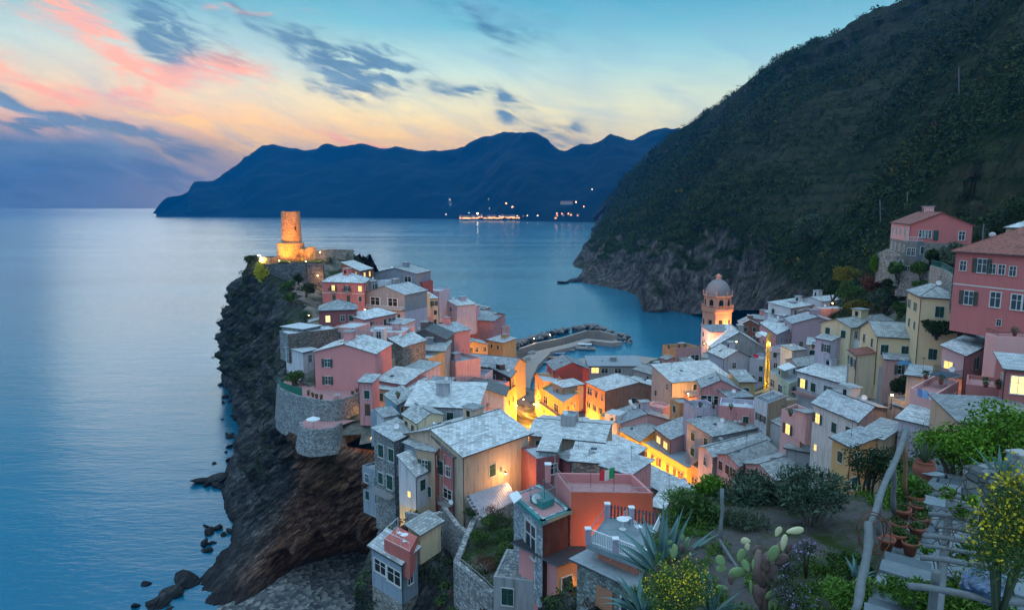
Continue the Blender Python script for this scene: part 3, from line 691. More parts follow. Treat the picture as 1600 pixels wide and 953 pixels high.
def house(label, p0, p1, p2, z, h, wall, roof='flat', rise=1.0, rm='s', A='', B='', wallB=None, parapet=.5, over=.35, cat='house', name='house', group='houses of the village', low=None,
          chim=(), dish=(), ant=(), stones=0, ground=True, brown=False, wear=.65, wk=1.0, band=None):
    """p0-p1 is wall A, p1-p2 is wall B; the fourth corner follows. A, B: windows 'u,v,kind;...' or 'auto n m kinds'"""
    global nh
    nh += 1; rs = random.Random(nh)
    P = corners(p0, p1, p2, z)
    c0 = (P[0] + P[1] + P[2] + P[3]) / 4; rl = Vector((c0.x, c0.y, z - h))
    # each house in its own size: the plan is a parallelogram P0 P1 P2 P3 seen from above
    root = empty(name, rl); tag(root, label, cat, group); HP.append((label, P, z - h, z))
    if ground and not A and (P[0] - P[1]).length > 4 and h > 5: A = 'auto 2 2 cc-n' if (P[0] - P[1]).length > 6 else 'auto 1 2 c-n'
    if ground and not B and (P[2] - P[1]).length > 4 and h > 5: B = 'auto 2 2 c-cp' if (P[2] - P[1]).length < 9 else 'auto 4 2 cc-op'
    if ground and not chim and rs.random() < .75: chim = [(rs.uniform(.25, .8), rs.uniform(.3, .8))] + ([(rs.uniform(.25, .8), rs.uniform(.3, .8))] if rs.random() < .3 else [])
    if ground and not ant and rs.random() < .45: ant = [(rs.uniform(.2, .8), rs.uniform(.3, .8))]
    if ground and not dish and rs.random() < .25: dish = [(rs.uniform(.2, .8), rs.uniform(.2, .6))]
    if ground and not stones and roof != 'flat' and rm in 'wsb' and D_(P[1]) < 260: stones = 10
    a = (P[0] - P[1]); b = (P[2] - P[1]); la, lb = a.length, b.length; an, bn = a.normalized(), b.normalized()
    nA = Vector((a.y, -a.x, 0)).normalized(); nA = nA if nA.dot(b) < 0 else -nA      # outward normal of wall A
    nB = Vector((b.y, -b.x, 0)).normalized(); nB = nB if nB.dot(a) < 0 else -nB
    zt = z
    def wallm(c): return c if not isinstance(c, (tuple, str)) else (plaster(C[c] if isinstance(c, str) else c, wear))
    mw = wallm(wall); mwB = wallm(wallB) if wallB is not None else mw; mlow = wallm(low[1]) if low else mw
    w = MB(); dn = Vector((0, 0, -(h + 2.0)))
    def up(p, dz): return Vector((p.x, p.y, z + dz))
    # heights of the wall tops at corners and gable peaks
    topz = [0, 0, 0, 0]
    peaks = {}
    if roof == 'gableA': peaks = {1: rise, 3: rise}      # ridge parallel to A: gable on wall B (1) and the far one (3)
    if roof == 'gableB': peaks = {0: rise, 2: rise}
    if roof == 'shedA': topz[2] = topz[3] = rise; topz = [0, 0, rise, rise]     # low along A, high along the far side
    if roof == 'shedB': topz = [rise, 0, 0, rise]
    if roof == 'shedb': topz = [0, rise, rise, 0]                               # high along B
    if roof == 'sheda': topz = [rise, rise, 0, 0]
    par = parapet if roof == 'flat' else 0
    t_ = .22
    edges = [(0, 1), (1, 2), (2, 3), (3, 0)]
    for k, (i, j) in enumerate(edges):
        mi = 1 if k == 1 else 0
        u0, u1 = up(P[i], topz[i] + par), up(P[j], topz[j] + par)
        if low:
            m0, m1 = up(P[i], -h + low[0]), up(P[j], -h + low[0])
            w.poly([m0 + Vector((0, 0, -low[0] - 2)), m1 + Vector((0, 0, -low[0] - 2)), m1, m0], 2)
            pts = [m0, m1, u1]
        else: pts = [up(P[i], 0) + dn, up(P[j], 0) + dn, u1]
        if k in peaks: pts.append(up((P[i] + P[j]) / 2, peaks[k]))
        pts.append(u0); w.poly(pts, mi)
    if roof == 'flat' and par > .05:        # parapet thickness: inner faces and coping
        ctr = up(c0, 0); inner = []
        for k in range(4):
            pv = P[k]; i_ = pv + (-(an if k in (0, 3) else -an)) * t_ * 1.0 + (-(bn if k in (2, 3) else -bn)) * t_
            inner.append(i_)
        for k, (i, j) in enumerate(edges):
            w.poly([up(P[i], par), up(P[j], par), up(inner[j], par), up(inner[i], par)])
            w.poly([up(inner[i], -.05), up(inner[i], par), up(inner[j], par), up(inner[j], -.05)])
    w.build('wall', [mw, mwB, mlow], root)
    # roof
    r = MB(); mr = ROOFM[rm] if isinstance(rm, str) else rm; th = .14; ov = over
    O = [P[0] + an * ov - bn * ov, P[1] - an * ov - bn * ov, P[2] - an * ov + bn * ov, P[3] + an * ov + bn * ov]
    def slab(pts):
        pts = [Vector(p) + Vector((0, 0, .03)) for p in pts]; dn_ = Vector((0, 0, -th))
        r.poly([p + Vector((0, 0, th)) for p in pts], 0); n_ = len(pts)
        r.poly([p for p in pts][::-1], 1)
        for k in range(n_):
            j = (k + 1) % n_; r.poly([pts[k], pts[j], pts[j] + Vector((0, 0, th)), pts[k] + Vector((0, 0, th))], 1)
    planes = []
    if roof == 'flat':
        if par > .05:
            r.poly([up(p, .02) for p in inner]); planes.append([up(p, .02) for p in inner])
        else: planes.append([up(p, 0) for p in O]); slab(planes[-1])
    elif roof.startswith('shed'):
        if roof in ('shedA', 'sheda'): ext = rise * ov / lb
        else: ext = rise * ov / la
        s_ = {0: topz[0], 1: topz[1], 2: topz[2], 3: topz[3]}
        planes.append([up(O[k], topz[k] + (ext if topz[k] > 0 else -ext)) for k in range(4)]); slab(planes[-1])
    elif roof.startswith('gable'):
        if roof == 'gableA':
            e = rise * ov / (lb / 2); r0 = up((O[0] + O[3]) / 2, rise); r1 = up((O[1] + O[2]) / 2, rise)
            planes = [[up(O[1], -e), r1, r0, up(O[0], -e)], [r1, up(O[2], -e), up(O[3], -e), r0]]
            planes = [[planes[0][0], planes[0][1], planes[0][2], planes[0][3]], planes[1]]
        else:
            e = rise * ov / (la / 2); r0 = up((O[0] + O[1]) / 2, rise); r1 = up((O[2] + O[3]) / 2, rise)
            planes = [[up(O[1], -e), up(O[2], -e), r1, r0], [r0, r1, up(O[3], -e), up(O[0], -e)]]
        for pl in planes: slab(pl)
        r.tube([r0 + Vector((0, 0, th + .02)), r1 + Vector((0, 0, th + .02))], .10, 6, mi=1)
    elif roof == 'hip':
        k_ = min(la, lb) / 2
        if la > lb:
            m0 = (P[1] + P[2]) / 2 + an * k_; m1 = (P[0] + P[3]) / 2 - an * k_
            m0, m1 = up(m0, rise), up(m1, rise)
            planes = [[up(O[1], 0), up(O[2], 0), m0], [up(O[0], 0), up(O[1], 0), m0, m1], [up(O[2], 0), up(O[3], 0), m1, m0], [up(O[3], 0), up(O[0], 0), m1]]
        else:
            m0 = (P[1] + P[0]) / 2 + bn * k_; m1 = (P[2] + P[3]) / 2 - bn * k_
            m0, m1 = up(m0, rise), up(m1, rise)
            planes = [[up(O[1], 0), up(O[2], 0), m1, m0], [up(O[0], 0), up(O[1], 0), m0], [up(O[3], 0), up(O[0], 0), m0, m1], [up(O[2], 0), up(O[3], 0), m1]]
        for pl in planes: slab(pl)
        for e_ in (O[0], O[1], O[2], O[3]):
            mm = m0 if (up(e_, 0) - m0).length < (up(e_, 0) - m1).length else m1
            r.tube([up(e_, th + .03), mm + Vector((0, 0, th + .03))], .07, 5, mi=1)
    rf = r.build('roof', [mr, SLATE_D if rm != 'r' else TILE_R], root)
    def on_roof(u, v):
        q_ = P[1] + b * u + a * v
        if roof == 'gableA': zz = rise * (1 - abs(2 * u - 1))
        elif roof == 'gableB': zz = rise * (1 - abs(2 * v - 1))
        elif roof == 'shedA': zz = rise * u
        elif roof == 'shedB': zz = rise * v
        elif roof == 'sheda': zz = rise * (1 - u)
        elif roof == 'shedb': zz = rise * (1 - v)
        elif roof == 'hip': zz = rise * min(1, 2 * min(u, 1 - u) * lb / min(la, lb), 2 * min(v, 1 - v) * la / min(la, lb))
        else: zz = 0
        return up(q_, zz + .12)
    for (u, v) in chim: put(ME_CHIM, 'chimney', on_roof(u, v) - rl - Vector((0, 0, .25)), rs.random(), (1, 1, 1), rf)
    for (u, v) in dish:
        o = put(ME_DISH, 'satellite_dish', on_roof(u, v) - rl + Vector((0, 0, .5)), 0, (1.1, 1.1, 1.1), root); o.rotation_euler = (R(60), 0, R(rs.choice([-20, 0, 150])))
    for (u, v) in ant: put(ME_ANT, 'antenna', on_roof(u, v) - rl, rs.random() * 3, (1, 1, 1), root)
    if stones:
        ns = stones
        for k in range(ns):
            if k < ns * .62:
                e_ = rs.choice([0, 1, 2, 3]); s_ = (k + .5) / (ns * .62)
                u, v = [(s_, .02), (.02, s_), (s_, .98), (.98, s_)][e_]
            else: u, v = rs.uniform(.08, .92), rs.uniform(.08, .92)
            s_ = rs.uniform(.19, .33) * (1.45 if ns > 30 else 1); o = put(ST_ME[k % 3], 'weight_stone', on_roof(u, v) - rl + Vector((0, 0, .06)), rs.random() * 6, (s_ * 1.4, s_, s_ * .8), rf)
    # gutter along the eaves, a pipe, now and then a roof room or skylight
    if roof != 'flat' and la > 3:
        gt = MB()
        for (i, j) in ((0, 1), (1, 2)):
            e0, e1 = O[i], O[j]; z0_, z1_ = topz[i], topz[j]
            if (roof == 'gableA' and i == 1) or (roof == 'gableB' and i == 0) or z0_ != z1_: continue
            n_ = nA if i == 0 else nB; gt.tube([up(e0, z0_ + .02) + n_ * .05, up(e1, z1_ + .02) + n_ * .05], .075, 6)
        if gt.v: gt.build('gutter', M_IRON, root)
    if ground and la > 5.5 and lb > 5.5 and rs.random() < .5:
        u, v = rs.uniform(.3, .7), rs.uniform(.45, .8); p_ = on_roof(u, v); ra = math.atan2(an.y, an.x); rw_, rd_, rh_ = rs.uniform(1.5, 2.4), rs.uniform(1.5, 2.2), rs.uniform(1.3, 2.0)
        bx = MB(); bx.box(p_ + Vector((0, 0, rh_ / 2 - .4)), (rw_, rd_, rh_ + .8), ra); rr = bx.build('roof_room', mw, root)
        bx = MB(); bx.box(p_ + Vector((0, 0, rh_ + .06)), (rw_ + .5, rd_ + .5, .13), ra); o_ = bx.build('roof', SLATE_B, rr)
        bx = MB(); bx.box(p_ - bn * 0 + nB * (0) + nA * (rd_ / 2 + .02) * 1.0 + Vector((0, 0, rh_ * .42)), (.7, .06, rh_ * .6), ra); bx.build('door', M_DARK, rr)
    if ground and roof != 'flat' and la > 5 and lb > 5 and rs.random() < .4:
        u, v = rs.uniform(.15, .4), rs.uniform(.2, .7); q0_, q1_, q2_ = on_roof(u, v), on_roof(u + .9 / lb, v), on_roof(u, v + .7 / la); q3_ = q1_ + q2_ - q0_; bx = MB(); dz_ = Vector((0, 0, .12)); bx.hexa([q0_, q1_, q3_, q2_], [q0_ + dz_, q1_ + dz_, q3_ + dz_, q2_ + dz_]); bx.build('skylight', M_GLASS, rf)
    g = MB()
    if h > 5 and roof != 'flat':
        c_ = P[1] - an * .08 - bn * .08
        g.tube([up(c_, -.25), up(c_, -h + .5)], .055, 6); g.build('downpipe', M_IRON, root)
    if band:
        bb = MB()
        for (q0, q1) in ((P[0], P[1]), (P[1], P[2])):
            mid_ = (q0 + q1) / 2; n_ = nA if q0 is P[0] else nB
            for dv in band: bb.box(up(mid_, -dv) + n_ * .02, ((q1 - q0).length, .08, .16), math.atan2((q1 - q0).y, (q1 - q0).x))
        bb.build('string_course', M_FRAME, root)
    # windows
    for spec, Q0, Q1, n_ in ((A, P[0], P[1], nA), (B, P[1], P[2], nB)):
        if not spec: continue
        d_ = (Q1 - Q0); L_ = d_.length; dn_ = d_.normalized()
        dirx = Vector((-n_.y, n_.x, 0))       # x axis such that -y of the window looks outwards
        items = []
        if spec.startswith('auto'):
            _, n1_, n2_, kinds = spec.split()
            for i in range(int(n1_)):
                for j in range(int(n2_)):
                    kd = rs.choice(kinds)
                    if kd != '-': items.append(((i + .5 + rs.uniform(-.08, .08)) / int(n1_), 1.6 + j * 3.0, kd, 1))
        else:
            for it in spec.strip(';').split(';'):
                f_ = it.split(','); items.append((float(f_[0]), float(f_[1]), f_[2], float(f_[3]) if len(f_) > 3 else 1))
        for (u, v, kd, kk) in items:
            window(root, rl, up(Q0 + d_ * u, -v), dirx, n_, kd, wk * kk, brown)
    if ground:
        for q_ in (c0, (P[0] + P[1]) / 2, (P[1] + P[2]) / 2): HB.append((q_.x, q_.y, z - h))
    return root
def railing(root_or_none, pts, h=.95, mat=None, name='railing', bars=.14, label=None, thick=.02):
    """pts: world points at deck level"""
    m_ = MB(); mat = mat or M_METAL
    for i in range(len(pts) - 1):
        a_, b_ = Vector(pts[i]), Vector(pts[i + 1]); L_ = (b_ - a_).length; up_ = Vector((0, 0, h))
        m_.tube([a_ + up_, b_ + up_], thick * 1.4, 6); m_.tube([a_ + up_ * .12, b_ + up_ * .12], thick, 5)
        n_ = max(1, int(L_ / bars))
        for k in range(n_ + 1):
            p_ = a_.lerp(b_, k / n_); m_.tube([p_, p_ + up_], thick * (1.5 if k % 10 == 0 else .6), 4)
    if root_or_none is not None: return m_.build(name, mat, root_or_none)
    o = m_.build(name, mat, loc=Vector(pts[0])); return o
def balcony(root, Q0, Q1, out, z, depth=1.1, mat=None, rail=None):
    """a slab with a railing in front of a wall: Q0, Q1 on the wall, out = outward normal"""
    s_ = MB(); a_, b_ = Vector((Q0.x, Q0.y, z)), Vector((Q1.x, Q1.y, z)); o_ = out * depth
    s_.hexa([a_ + out * -.1 - Vector((0, 0, .18)), b_ - out * .1 - Vector((0, 0, .18)), b_ + o_ - Vector((0, 0, .18)), a_ + o_ - Vector((0, 0, .18))], [a_ - out * .1, b_ - out * .1, b_ + o_, a_ + o_])
    sl = s_.build('balcony', mat or M_CONC, root)
    r_ = MB(); railing(None, [], 0) if False else None
    o = railing(None, [a_, a_ + o_, b_ + o_, b_], .95, rail or M_IRON); wl = world_loc(sl); o.parent = sl; o.location = Vector(o.location) - wl
    return sl
# ---------------------------------------------------------------- the village, house by house
H = house
G1 = 'houses on the castle promontory'; G2 = 'houses round the harbour'; G3 = 'houses on the near ridge'; G4 = 'houses on the right slope'; G5 = 'houses along the lit main street'
STW = stonewall(); STB = stonewall((.26, .28, .29), 2.6)
# -- promontory
H('rose red three-storey house with hipped slate roof just below the castle', (503, 441), (569, 443), (577, 436), 48, 12, 'rose', 'hip', 2.6, 'w', A='.27,1.6,l;.6,1.6,o;.9,1.6,y;.28,4.8,d;.62,4.8,d;.9,4.6,c', B='auto 2 3 cc-', group=G1, band=[3.1], stones=20)
H('brick red house with low pale roof behind the castle garden', (533, 414), (563, 424), (583, 420), 50.5, 9, 'brick', 'shedB', .8, 'w', A='.8,1.4,y;.3,1.6,c', B='.3,1.4,y;.7,1.4,l', group=G1)
H('blue-grey house with shallow gable near the seaward edge of the promontory', 12, (586, 426), (650, 428), 48, 8, (.26, .29, .36), 'gableA', 1.7, 'b', B='.8,1.9,w', group=G1)
H('low maroon house stepping down beside the blue-grey gable', 7, (622, 441), (660, 443), 44.5, 8, 'maroon', 'flat', 1, 'p', B='.3,1.5,w;.8,1.5,w', group=G1)
H('grey gabled house with deep shaded terrace and white balusters', 12, (571, 457), (632, 461), 45, 11, (.28, .29, .31), 'gableA', 2.2, 'w', B='.25,2.4,w,1.3;.7,2.4,w,1.3;.2,6.5,c;.55,6.6,c;.85,6.5,c', group=G1, stones=14, low=(6, 'lav'))
H('small maroon house with pyramid-like slate roof above the palm', 8, (499, 486), (557, 484), 45.2, 7, 'maroon', 'hip', 2.0, 'b', B='.22,2.0,Y;.62,2.0,p;.85,2,c', group=G1, stones=6)
H('tall pink house end with two shuttered rows on the promontory', (612, 468), (633, 463), (655, 456), 43, 12, 'lav', 'gableA', 1.0, 'w', A='auto 2 3 oc', B='.2,2,c;.5,2,o;.8,2,c;.2,5.2,c;.5,5.2,c;.8,5.2,c;.3,8.2,c', wallB='cream', group=G1, chim=[(.5, .5)])
H('cream house with green shutters stepping towards the sea', 8, (655, 468), (684, 466), 41, 11, 'cream', 'shedB', 1, 'w', B='auto 3 3 cco', group=G1, chim=[(.3, .4)])
H('lavender blank-walled house behind the cream shuttered row', 9, (645, 455), (686, 457), 40, 9, 'lav', 'flat', .3, 'W', B='.9,2,n', group=G1)
H('lavender house with white gable roof halfway down the promontory', 8, (684, 471), (714, 478), 35, 9, 'lav', 'gableA', 1.2, 'w', B='.25,1.8,c;.7,1.8,c;.7,4.8,c', group=G1)
H('orange-lit pink house with flat roof beside the promontory lane', 8, (700, 481), (724, 484), 31.5, 8, 'pink', 'flat', .3, 'p', B='.3,1.8,w;.75,4.6,c', group=G1)
H('long salmon pink house with low slate roof facing the harbour lane', 8, (707, 498), (771, 502), 25.5, 9, 'pink', 'shedB', .9, 'b', B='.47,1.5,n,.5', group=G1, stones=8, chim=[(.5, .6)])
H('low house with reddish wall and pale slates behind the salmon house', 8, (722, 485), (766, 494), 24.5, 8, 'pink', 'gableB', 1.0, 'b', B='.4,1.6,c', group=G1, chim=[(.6, .5)])
H('last pink block at the seaward end of the houses above the breakwater', 6, (767, 511), (785, 513), 19.5, 11, 'pink2', 'flat', .5, 'g', B='.5,1.8,n', group=G2, ant=[(.5, .5)])
H('ochre gabled house facing the near lane of the promontory', 7, (717, 541), (762, 538), 24, 8, 'ochre', 'gableA', 1.3, 'w', group=G2, stones=8)
H('ochre block with pale roof next to the breakwater foot', 7, (761, 531), (786, 536), 20, 10, 'ochre', 'shedB', .8, 'w', B='.7,2,c;.3,2,c', group=G2)
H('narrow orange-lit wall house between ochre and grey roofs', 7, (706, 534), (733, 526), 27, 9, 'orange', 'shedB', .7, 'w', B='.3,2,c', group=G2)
H('broad white-slated house above the harbour lane', 10, (717, 569), (800, 578), 23, 8, 'ochre', 'gableB', 2.4, 'w', B='.8,2,c', group=G2, stones=18, chim=[(.4, .5)], ant=[(.5, .2)])
H('pink block with white flat roof and tall glazed stair box', 9, (563, 520), (629, 522), 41, 8, 'pink2', 'flat', .4, 'W', group=G1, parapet=.35, chim=[(.8, .2), (.6, .2)], ant=[(.3, .3)])
H('glazed grey-blue stair box on the pink block roof', 3.2, (583, 515), (600, 515), 43.8, 2.6, 'pale', 'flat', .2, 'W', B='.5,1.2,p,1.0', group=G1, ground=False, parapet=.1)
H('red-walled house with white roof and tall chimneys in the middle of the promontory', 6, (569, 500), (618, 490), 43, 8, 'pink', 'shedB', .8, 'w', group=G1, chim=[(.8, .3), (.95, .4), (.55, .5)])
H('dark grey gable with blue corrugated canopy', 9, (630, 528), (697, 530), 36, 7, (.13, .14, .16), 'gableA', 2.4, 'd', group=G1)
H('pink gabled house behind the dark grey gable', 8, (657, 513), (701, 521), 36, 7, 'pink', 'gableA', 1.6, 'w', B='.6,1.6,p,.6', group=G1)
H('house with blue-grey stepped roof below the dark gable', 7, (630, 547), (694, 549), 34, 7, 'bgray', 'shedB', 1.2, 'b', B='.7,1.6,n', group=G1)
H('sand-coloured house with two small roof terraces', 8, (630, 562), (669, 566), 33, 8, 'ochre', 'flat', .6, 'W', B='.5,1.9,n', group=G1, parapet=.9)
H('stone house with red-edged white gable and dark window', 9, (585, 537), (629, 542), 39, 8, STW, 'gableA', 1.6, 'w', B='.6,3.0,p;.2,3,n', group=G1, stones=8)
H('large pink gabled house with two pairs of open green shutters on the bastion', 10, (491, 550), (586, 553), 42, 7.6, 'pink', 'gableA', 1.7, 'w', B='.21,2.1,o;.21,5.6,o', group=G1, stones=14, wear=.15, wk=1.05)
H('small white-blue annex with blue shutter behind the bastion net', 5, (473, 551), (494, 546), 40.5, 4.5, 'pale', 'shedB', .5, 'W', B='.5,1.6,p', group=G1)
H('long low stone house with flat white roof above the palm-tree slope', 5, (450, 523), (528, 514), 44, 4, STB, 'flat', .3, 'W', wallB=stonewall((.17, .15, .14), 2.4), group=G1, parapet=.15)
H('small white-roofed stone shelter at the cliff edge below the palm', 5, (440, 511), (474, 515), 44.6, 1.2, STB, 'flat', .3, 'W', group=G1, parapet=.05)
H('pink block with white cap wall lit orange from the lane', 7, (522, 512), (553, 514), 43.5, 8, 'pink2', 'flat', .3, 'W', group=G1, parapet=.2)
H('little lean-to with green window against the pink gabled house', 3.5, (561, 597), (581, 598), 39, 6, 'pink', 'shedB', .5, 'b', B='.6,2.2,c;.6,5.0,D', group=G1)
H('red-walled house with steep white roof beside the lean-to', 6, (588, 594), (632, 601), 37, 7, 'rose', 'shedB', 1.3, 'w', group=G1, stones=8)
H('stained tan house under a pale roof by the foot of the stairs', 7, (582, 606), (636, 613), 36, 9, 'tan', 'shedB', .9, 'w', group=G1, stones=8, wear=.9)
H('weathered brick-red block between two pale roofs', 6, (638, 596), (667, 594), 33, 7, 'brick', 'flat', .3, 'g', group=G1, wear=.9)
H('pale pink lean-to house with streaked wall in the crowded middle', 6, (630, 577), (662, 582), 34.5, 6.5, 'lav', 'shedB', .8, 'b', B='.7,2.2,n', group=G1, wear=.8)
H('pink house with planted roof terrace and white rails', 8, (674, 558), (712, 570), 29.5, 9, 'pink2', 'flat', .6, 'g', B='.3,2,n;.7,4.8,c', group=G2, parapet=.8, ant=[(.5, .8)])
H('narrow ochre house lit from the lane below', 6, (677, 581), (693, 583), 27, 10, 'ochre', 'shedB', .4, 'g', B='.5,1.8,c;.5,4.8,c', group=G2)
H('lavender house with roof terrace above the harbour', 7, (700, 588), (758, 592), 24.5, 8, 'lav', 'flat', .6, 'g', B='.5,2,n', group=G2, parapet=.9, ant=[(.2, .5), (.8, .3)])
H('lavender gable under wide dark slate roof', 8, (688, 615), (787, 617), 22.3, 6, 'pale', 'gableA', 2.8, 'd', group=G2, over=.9)
H('bright red house with dark shuttered window and lamp-yellow lane side', (720, 622), (783, 623), (807, 604), 19.5, 12, 'red', 'flat', .3, 'g', A='.7,4.0,c,1.2', B='.25,3,c;.5,3,c;.78,3,c;.25,6.3,c;.6,6.3,c', wallB='yel', brown=True, group=G5, parapet=.5, chim=[(.8, .2)], wear=.1)  # lane wall coloured yellow, the street lamps' light painted in
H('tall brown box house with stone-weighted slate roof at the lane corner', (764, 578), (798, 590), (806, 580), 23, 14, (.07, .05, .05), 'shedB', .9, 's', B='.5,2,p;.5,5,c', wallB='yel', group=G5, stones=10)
# -- near ridge
H('sky blue walled little house with pale slate roof near the stairs', (602, 625), (620, 632), (646, 617), 37, 6, (.20, .36, .48), 'shedB', .8, 'b', A='.5,1.8,n', group=G3)
H('long grey-lavender house with rooftop terrace and streaked plaster wall', 8.5, (635, 634), (746, 638), 38, 9.5, (.38, .39, .44), 'shedB', 1.8, 'w', group=G3, stones=16, wear=.9, chim=[(.1, .5)])
H('cream loggia house with brown glazed gable under pale roof', (630, 647), (652, 661), (692, 648), 38.4, 8, 'cream', 'gableA', .9, 'b', A='.25,1.5,c;.7,1.5,c', B='.3,1.8,w,.9;.72,1.8,w,.9', group=G3, brown=True)
H('grey stone house with green shutters and broad slate roof at the cliff edge', (584, 677), (616, 689), (652, 673), 36.5, 13, STB, 'shedB', .7, 'b', A='.35,2.3,c,1.25;.85,2.3,c,1.25;.3,6.6,c,1.1;.75,6.6,c,1.4', group=G3)
H('blue-grey house with flat roof carrying a bright steel flue', (632, 692), (652, 700), (694, 676), 36.1, 14, 'bgray', 'flat', .3, 'b', A='.5,3.4,d,1.0', group=G3, parapet=.05)
H('tall narrow tan house with green shutters between grey and rose walls', (651, 701), (679, 706), (699, 688), 36.2, 15, 'tan', 'flat', .3, 'b', A='.45,2.2,o;.6,6.0,c', wallB='rose', group=G3, parapet=.05, wear=.25)
H('narrow lavender and yellow house with small lit window above a wall lamp', (623, 737), (650, 745), 5, 33.2, 12, 'pale', 'shedB', 2.2, 'w', A='.6,2.8,y,.55', group=G3, stones=10, low=(7.2, 'cream'), over=.2)
H('tall rose red house with balcony and hipped slate roof on the near ridge', (678, 700), (708, 714), (738, 704), 36, 19, 'rose', 'shedB', 1.6, 's', A='.35,2.4,c,1.3;.75,2.4,p;.7,5.8,w,.8;.3,9.5,c', B='.3,1.6,c,.7;.25,7.5,c', wallB='bgray', group=G3)
H('big stained tan house with one green shutter and wide stone-weighted slate roof', 13, (724, 712), (826, 677), 36.6, 12, (.56, .41, .29), 'gableB', 2.2, 'w', B='.42,3.6,c,1.15', group=G3, stones=34, wear=.95, chim=[(.22, .55), (.1, .75)], over=.5)
H('long beige house whose stone-weighted slate roof reaches the lit street', 10, (828, 679), (942, 690), 35, 7, (.46, .36, .28), 'gableB', 1.0, 'w', group=G3, stones=34, over=.5)
H('grey house with lit window under a railed roof terrace', 7, (806, 713), (835, 722), 32.4, 12, (.38, .40, .42), 'flat', .3, 'p', B='.72,2.9,Y,1.1', group=G3, parapet=.15)
H('small turquoise-walled upper room with lit doorway on the terrace', 5, (842, 704), (868, 706), 35.4, 3.4, (.30, .45, .48), 'shedB', .4, 'w', B='.1,1.5,Y,.9', group=G3, ground=False)
H('maroon roof room between terrace and slate roof', 5, (838, 719), (874, 713), 34.6, 5, 'maroon', 'flat', .3, 'W', B='.75,1.7,n', group=G3, parapet=.2)
H('house with tilted slate roof, three little chimneys and dark stone wall', 7, (893, 720), (979, 727), 34.2, 7, STW, 'shedB', .6, 'w', group=G3, stones=18, chim=[(.32, .55), (.62, .45), (.85, .25)], wallB=STW)
H('white-slated house stepping down to the street behind the flag terrace', 4, (985, 742), (1080, 792), 29, 6, 'tan', 'shedB', .6, 'w', group=G3, stones=14, chim=[(.75, .3)])
# -- harbour front and main street
H('dark red scaffolded house facing the harbour with grey gable roof', 12, (866, 579), (921, 577), 19, 14, 'red', 'gableA', 2.4, 'b', B='.5,3.6,n', group=G2, wear=.1)
H('orange corner house with planted roof terrace beside the channel', (836, 586), (848, 599), (885, 603), 16.5, 13, 'orange', 'flat', .5, 'W', A='.5,2.5,c;.5,6,c', B='.15,2.6,c;.6,2.6,w', group=G2, brown=True, parapet=.8)
H('yellow house with brown shutters and dark loggia facing the little square', (846, 611), (880, 634), (905, 618), 16, 12, 'yel', 'flat', .5, 'g', A='.2,1.9,w,1.2;.7,1.9,w,1.2;.15,5.6,c;.45,5.6,c;.8,5.6,c;.5,9,c', B='.3,2,d;.7,2,p', wallB='orange', group=G5, brown=True, parapet=.9)
H('great brown gabled hall with snow-white slates and green hatch', (916, 597), (946, 611), (1050, 612), 21, 15, 'orange', 'gableA', 2.5, 'w', A='.2,2.2,w;.55,2.2,c;.85,2.4,p;.2,6.2,h;.5,6.2,h;.8,6.2,h', B='.43,2.6,c,1.1', wallB=(.27, .15, .11), group=G2, stones=40, wear=.7, chim=[(.85, .5)])  # side wall's orange paints in the street light, the hall is brown
H('long grey boat-house roof on the harbour quay with one lit bay', 12, (920, 572), (1003, 572), 10.5, 8, 'gray', 'shedB', 1.2, 'g', B='.12,1.6,v,1.2;.3,1.8,w;.55,1.8,w', group=G2)
H('slate roofed quay house beside the boat-house', 9, (990, 577), (1036, 590), 14, 9, 'gray', 'gableB', 1.3, 's', B='.5,1.7,c', group=G2, stones=8)
H('lavender gabled house with rooftop tank and white shed', 8, (968, 662), (1053, 658), 22, 9, 'lav', 'gableA', 2.0, 'b', group=G5, wallB='pink2', chim=[(.2, .7)], dish=[(.4, .6)])
H('small white roof room with tank beside the lavender gable', 4, (945, 646), (968, 650), 23.4, 3.5, 'pale', 'flat', .2, 'W', B='.5,1.3,n,.8', group=G5, ground=False, parapet=.1)
H('yellow house with two brown windows at the street bend', (937, 651), (966, 669), (980, 661), 20.3, 10, 'yel', 'flat', .4, 'g', A='.3,2.2,c;.75,2.2,c;.3,5.6,c;.75,5.6,c', group=G5, brown=True, parapet=.5, wear=.15)
H('yellow-walled house with dark gabled slate roof above the street', (969, 673), (1000, 690), (1026, 674), 21, 10, 'yel', 'shedA', .8, 's', A='.2,1.8,c;.7,1.8,c;.2,5,c;.7,5,c', B='.6,3,c', group=G5, brown=True, stones=8, wear=.15)
H('pink house with orange-lit glazed balcony over the street', (1024, 669), (1048, 687), (1105, 669), 24, 14, 'orange', 'shedA', .8, 'b', A='.25,1.9,v,.8;.7,1.9,v,.8;.2,6,c;.6,6,h', B='.3,2.4,n,.35;.72,1.6,n,.3', wallB='pink2', group=G5, brown=True, stones=10, ant=[(.3, .4)], wear=.15)  # orange lamplight painted into the street wall of a pink house
H('long yellow street house with grey flat roof and brown shutters', (1004, 691), (1074, 732), 7, 21, 11, 'yel', 'flat', .3, 'g', A='.1,2.2,c;.25,2.2,c;.42,2.2,h;.6,2.2,c;.75,2.2,c;.9,2.2,h;.2,5.6,c;.45,5.6,c;.7,5.6,c;.9,5.6,c', group=G5, brown=True, parapet=.1, wear=.15)
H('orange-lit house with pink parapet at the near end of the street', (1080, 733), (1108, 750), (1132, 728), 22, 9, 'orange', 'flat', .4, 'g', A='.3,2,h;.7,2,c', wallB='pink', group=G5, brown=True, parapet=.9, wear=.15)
H('maroon-walled house end beside the yellow street houses', 2.2, (940, 690), (992, 712), 30, 9, (.27, .13, .11), 'shedB', .7, 'w', group=G3, wear=.8, stones=8)
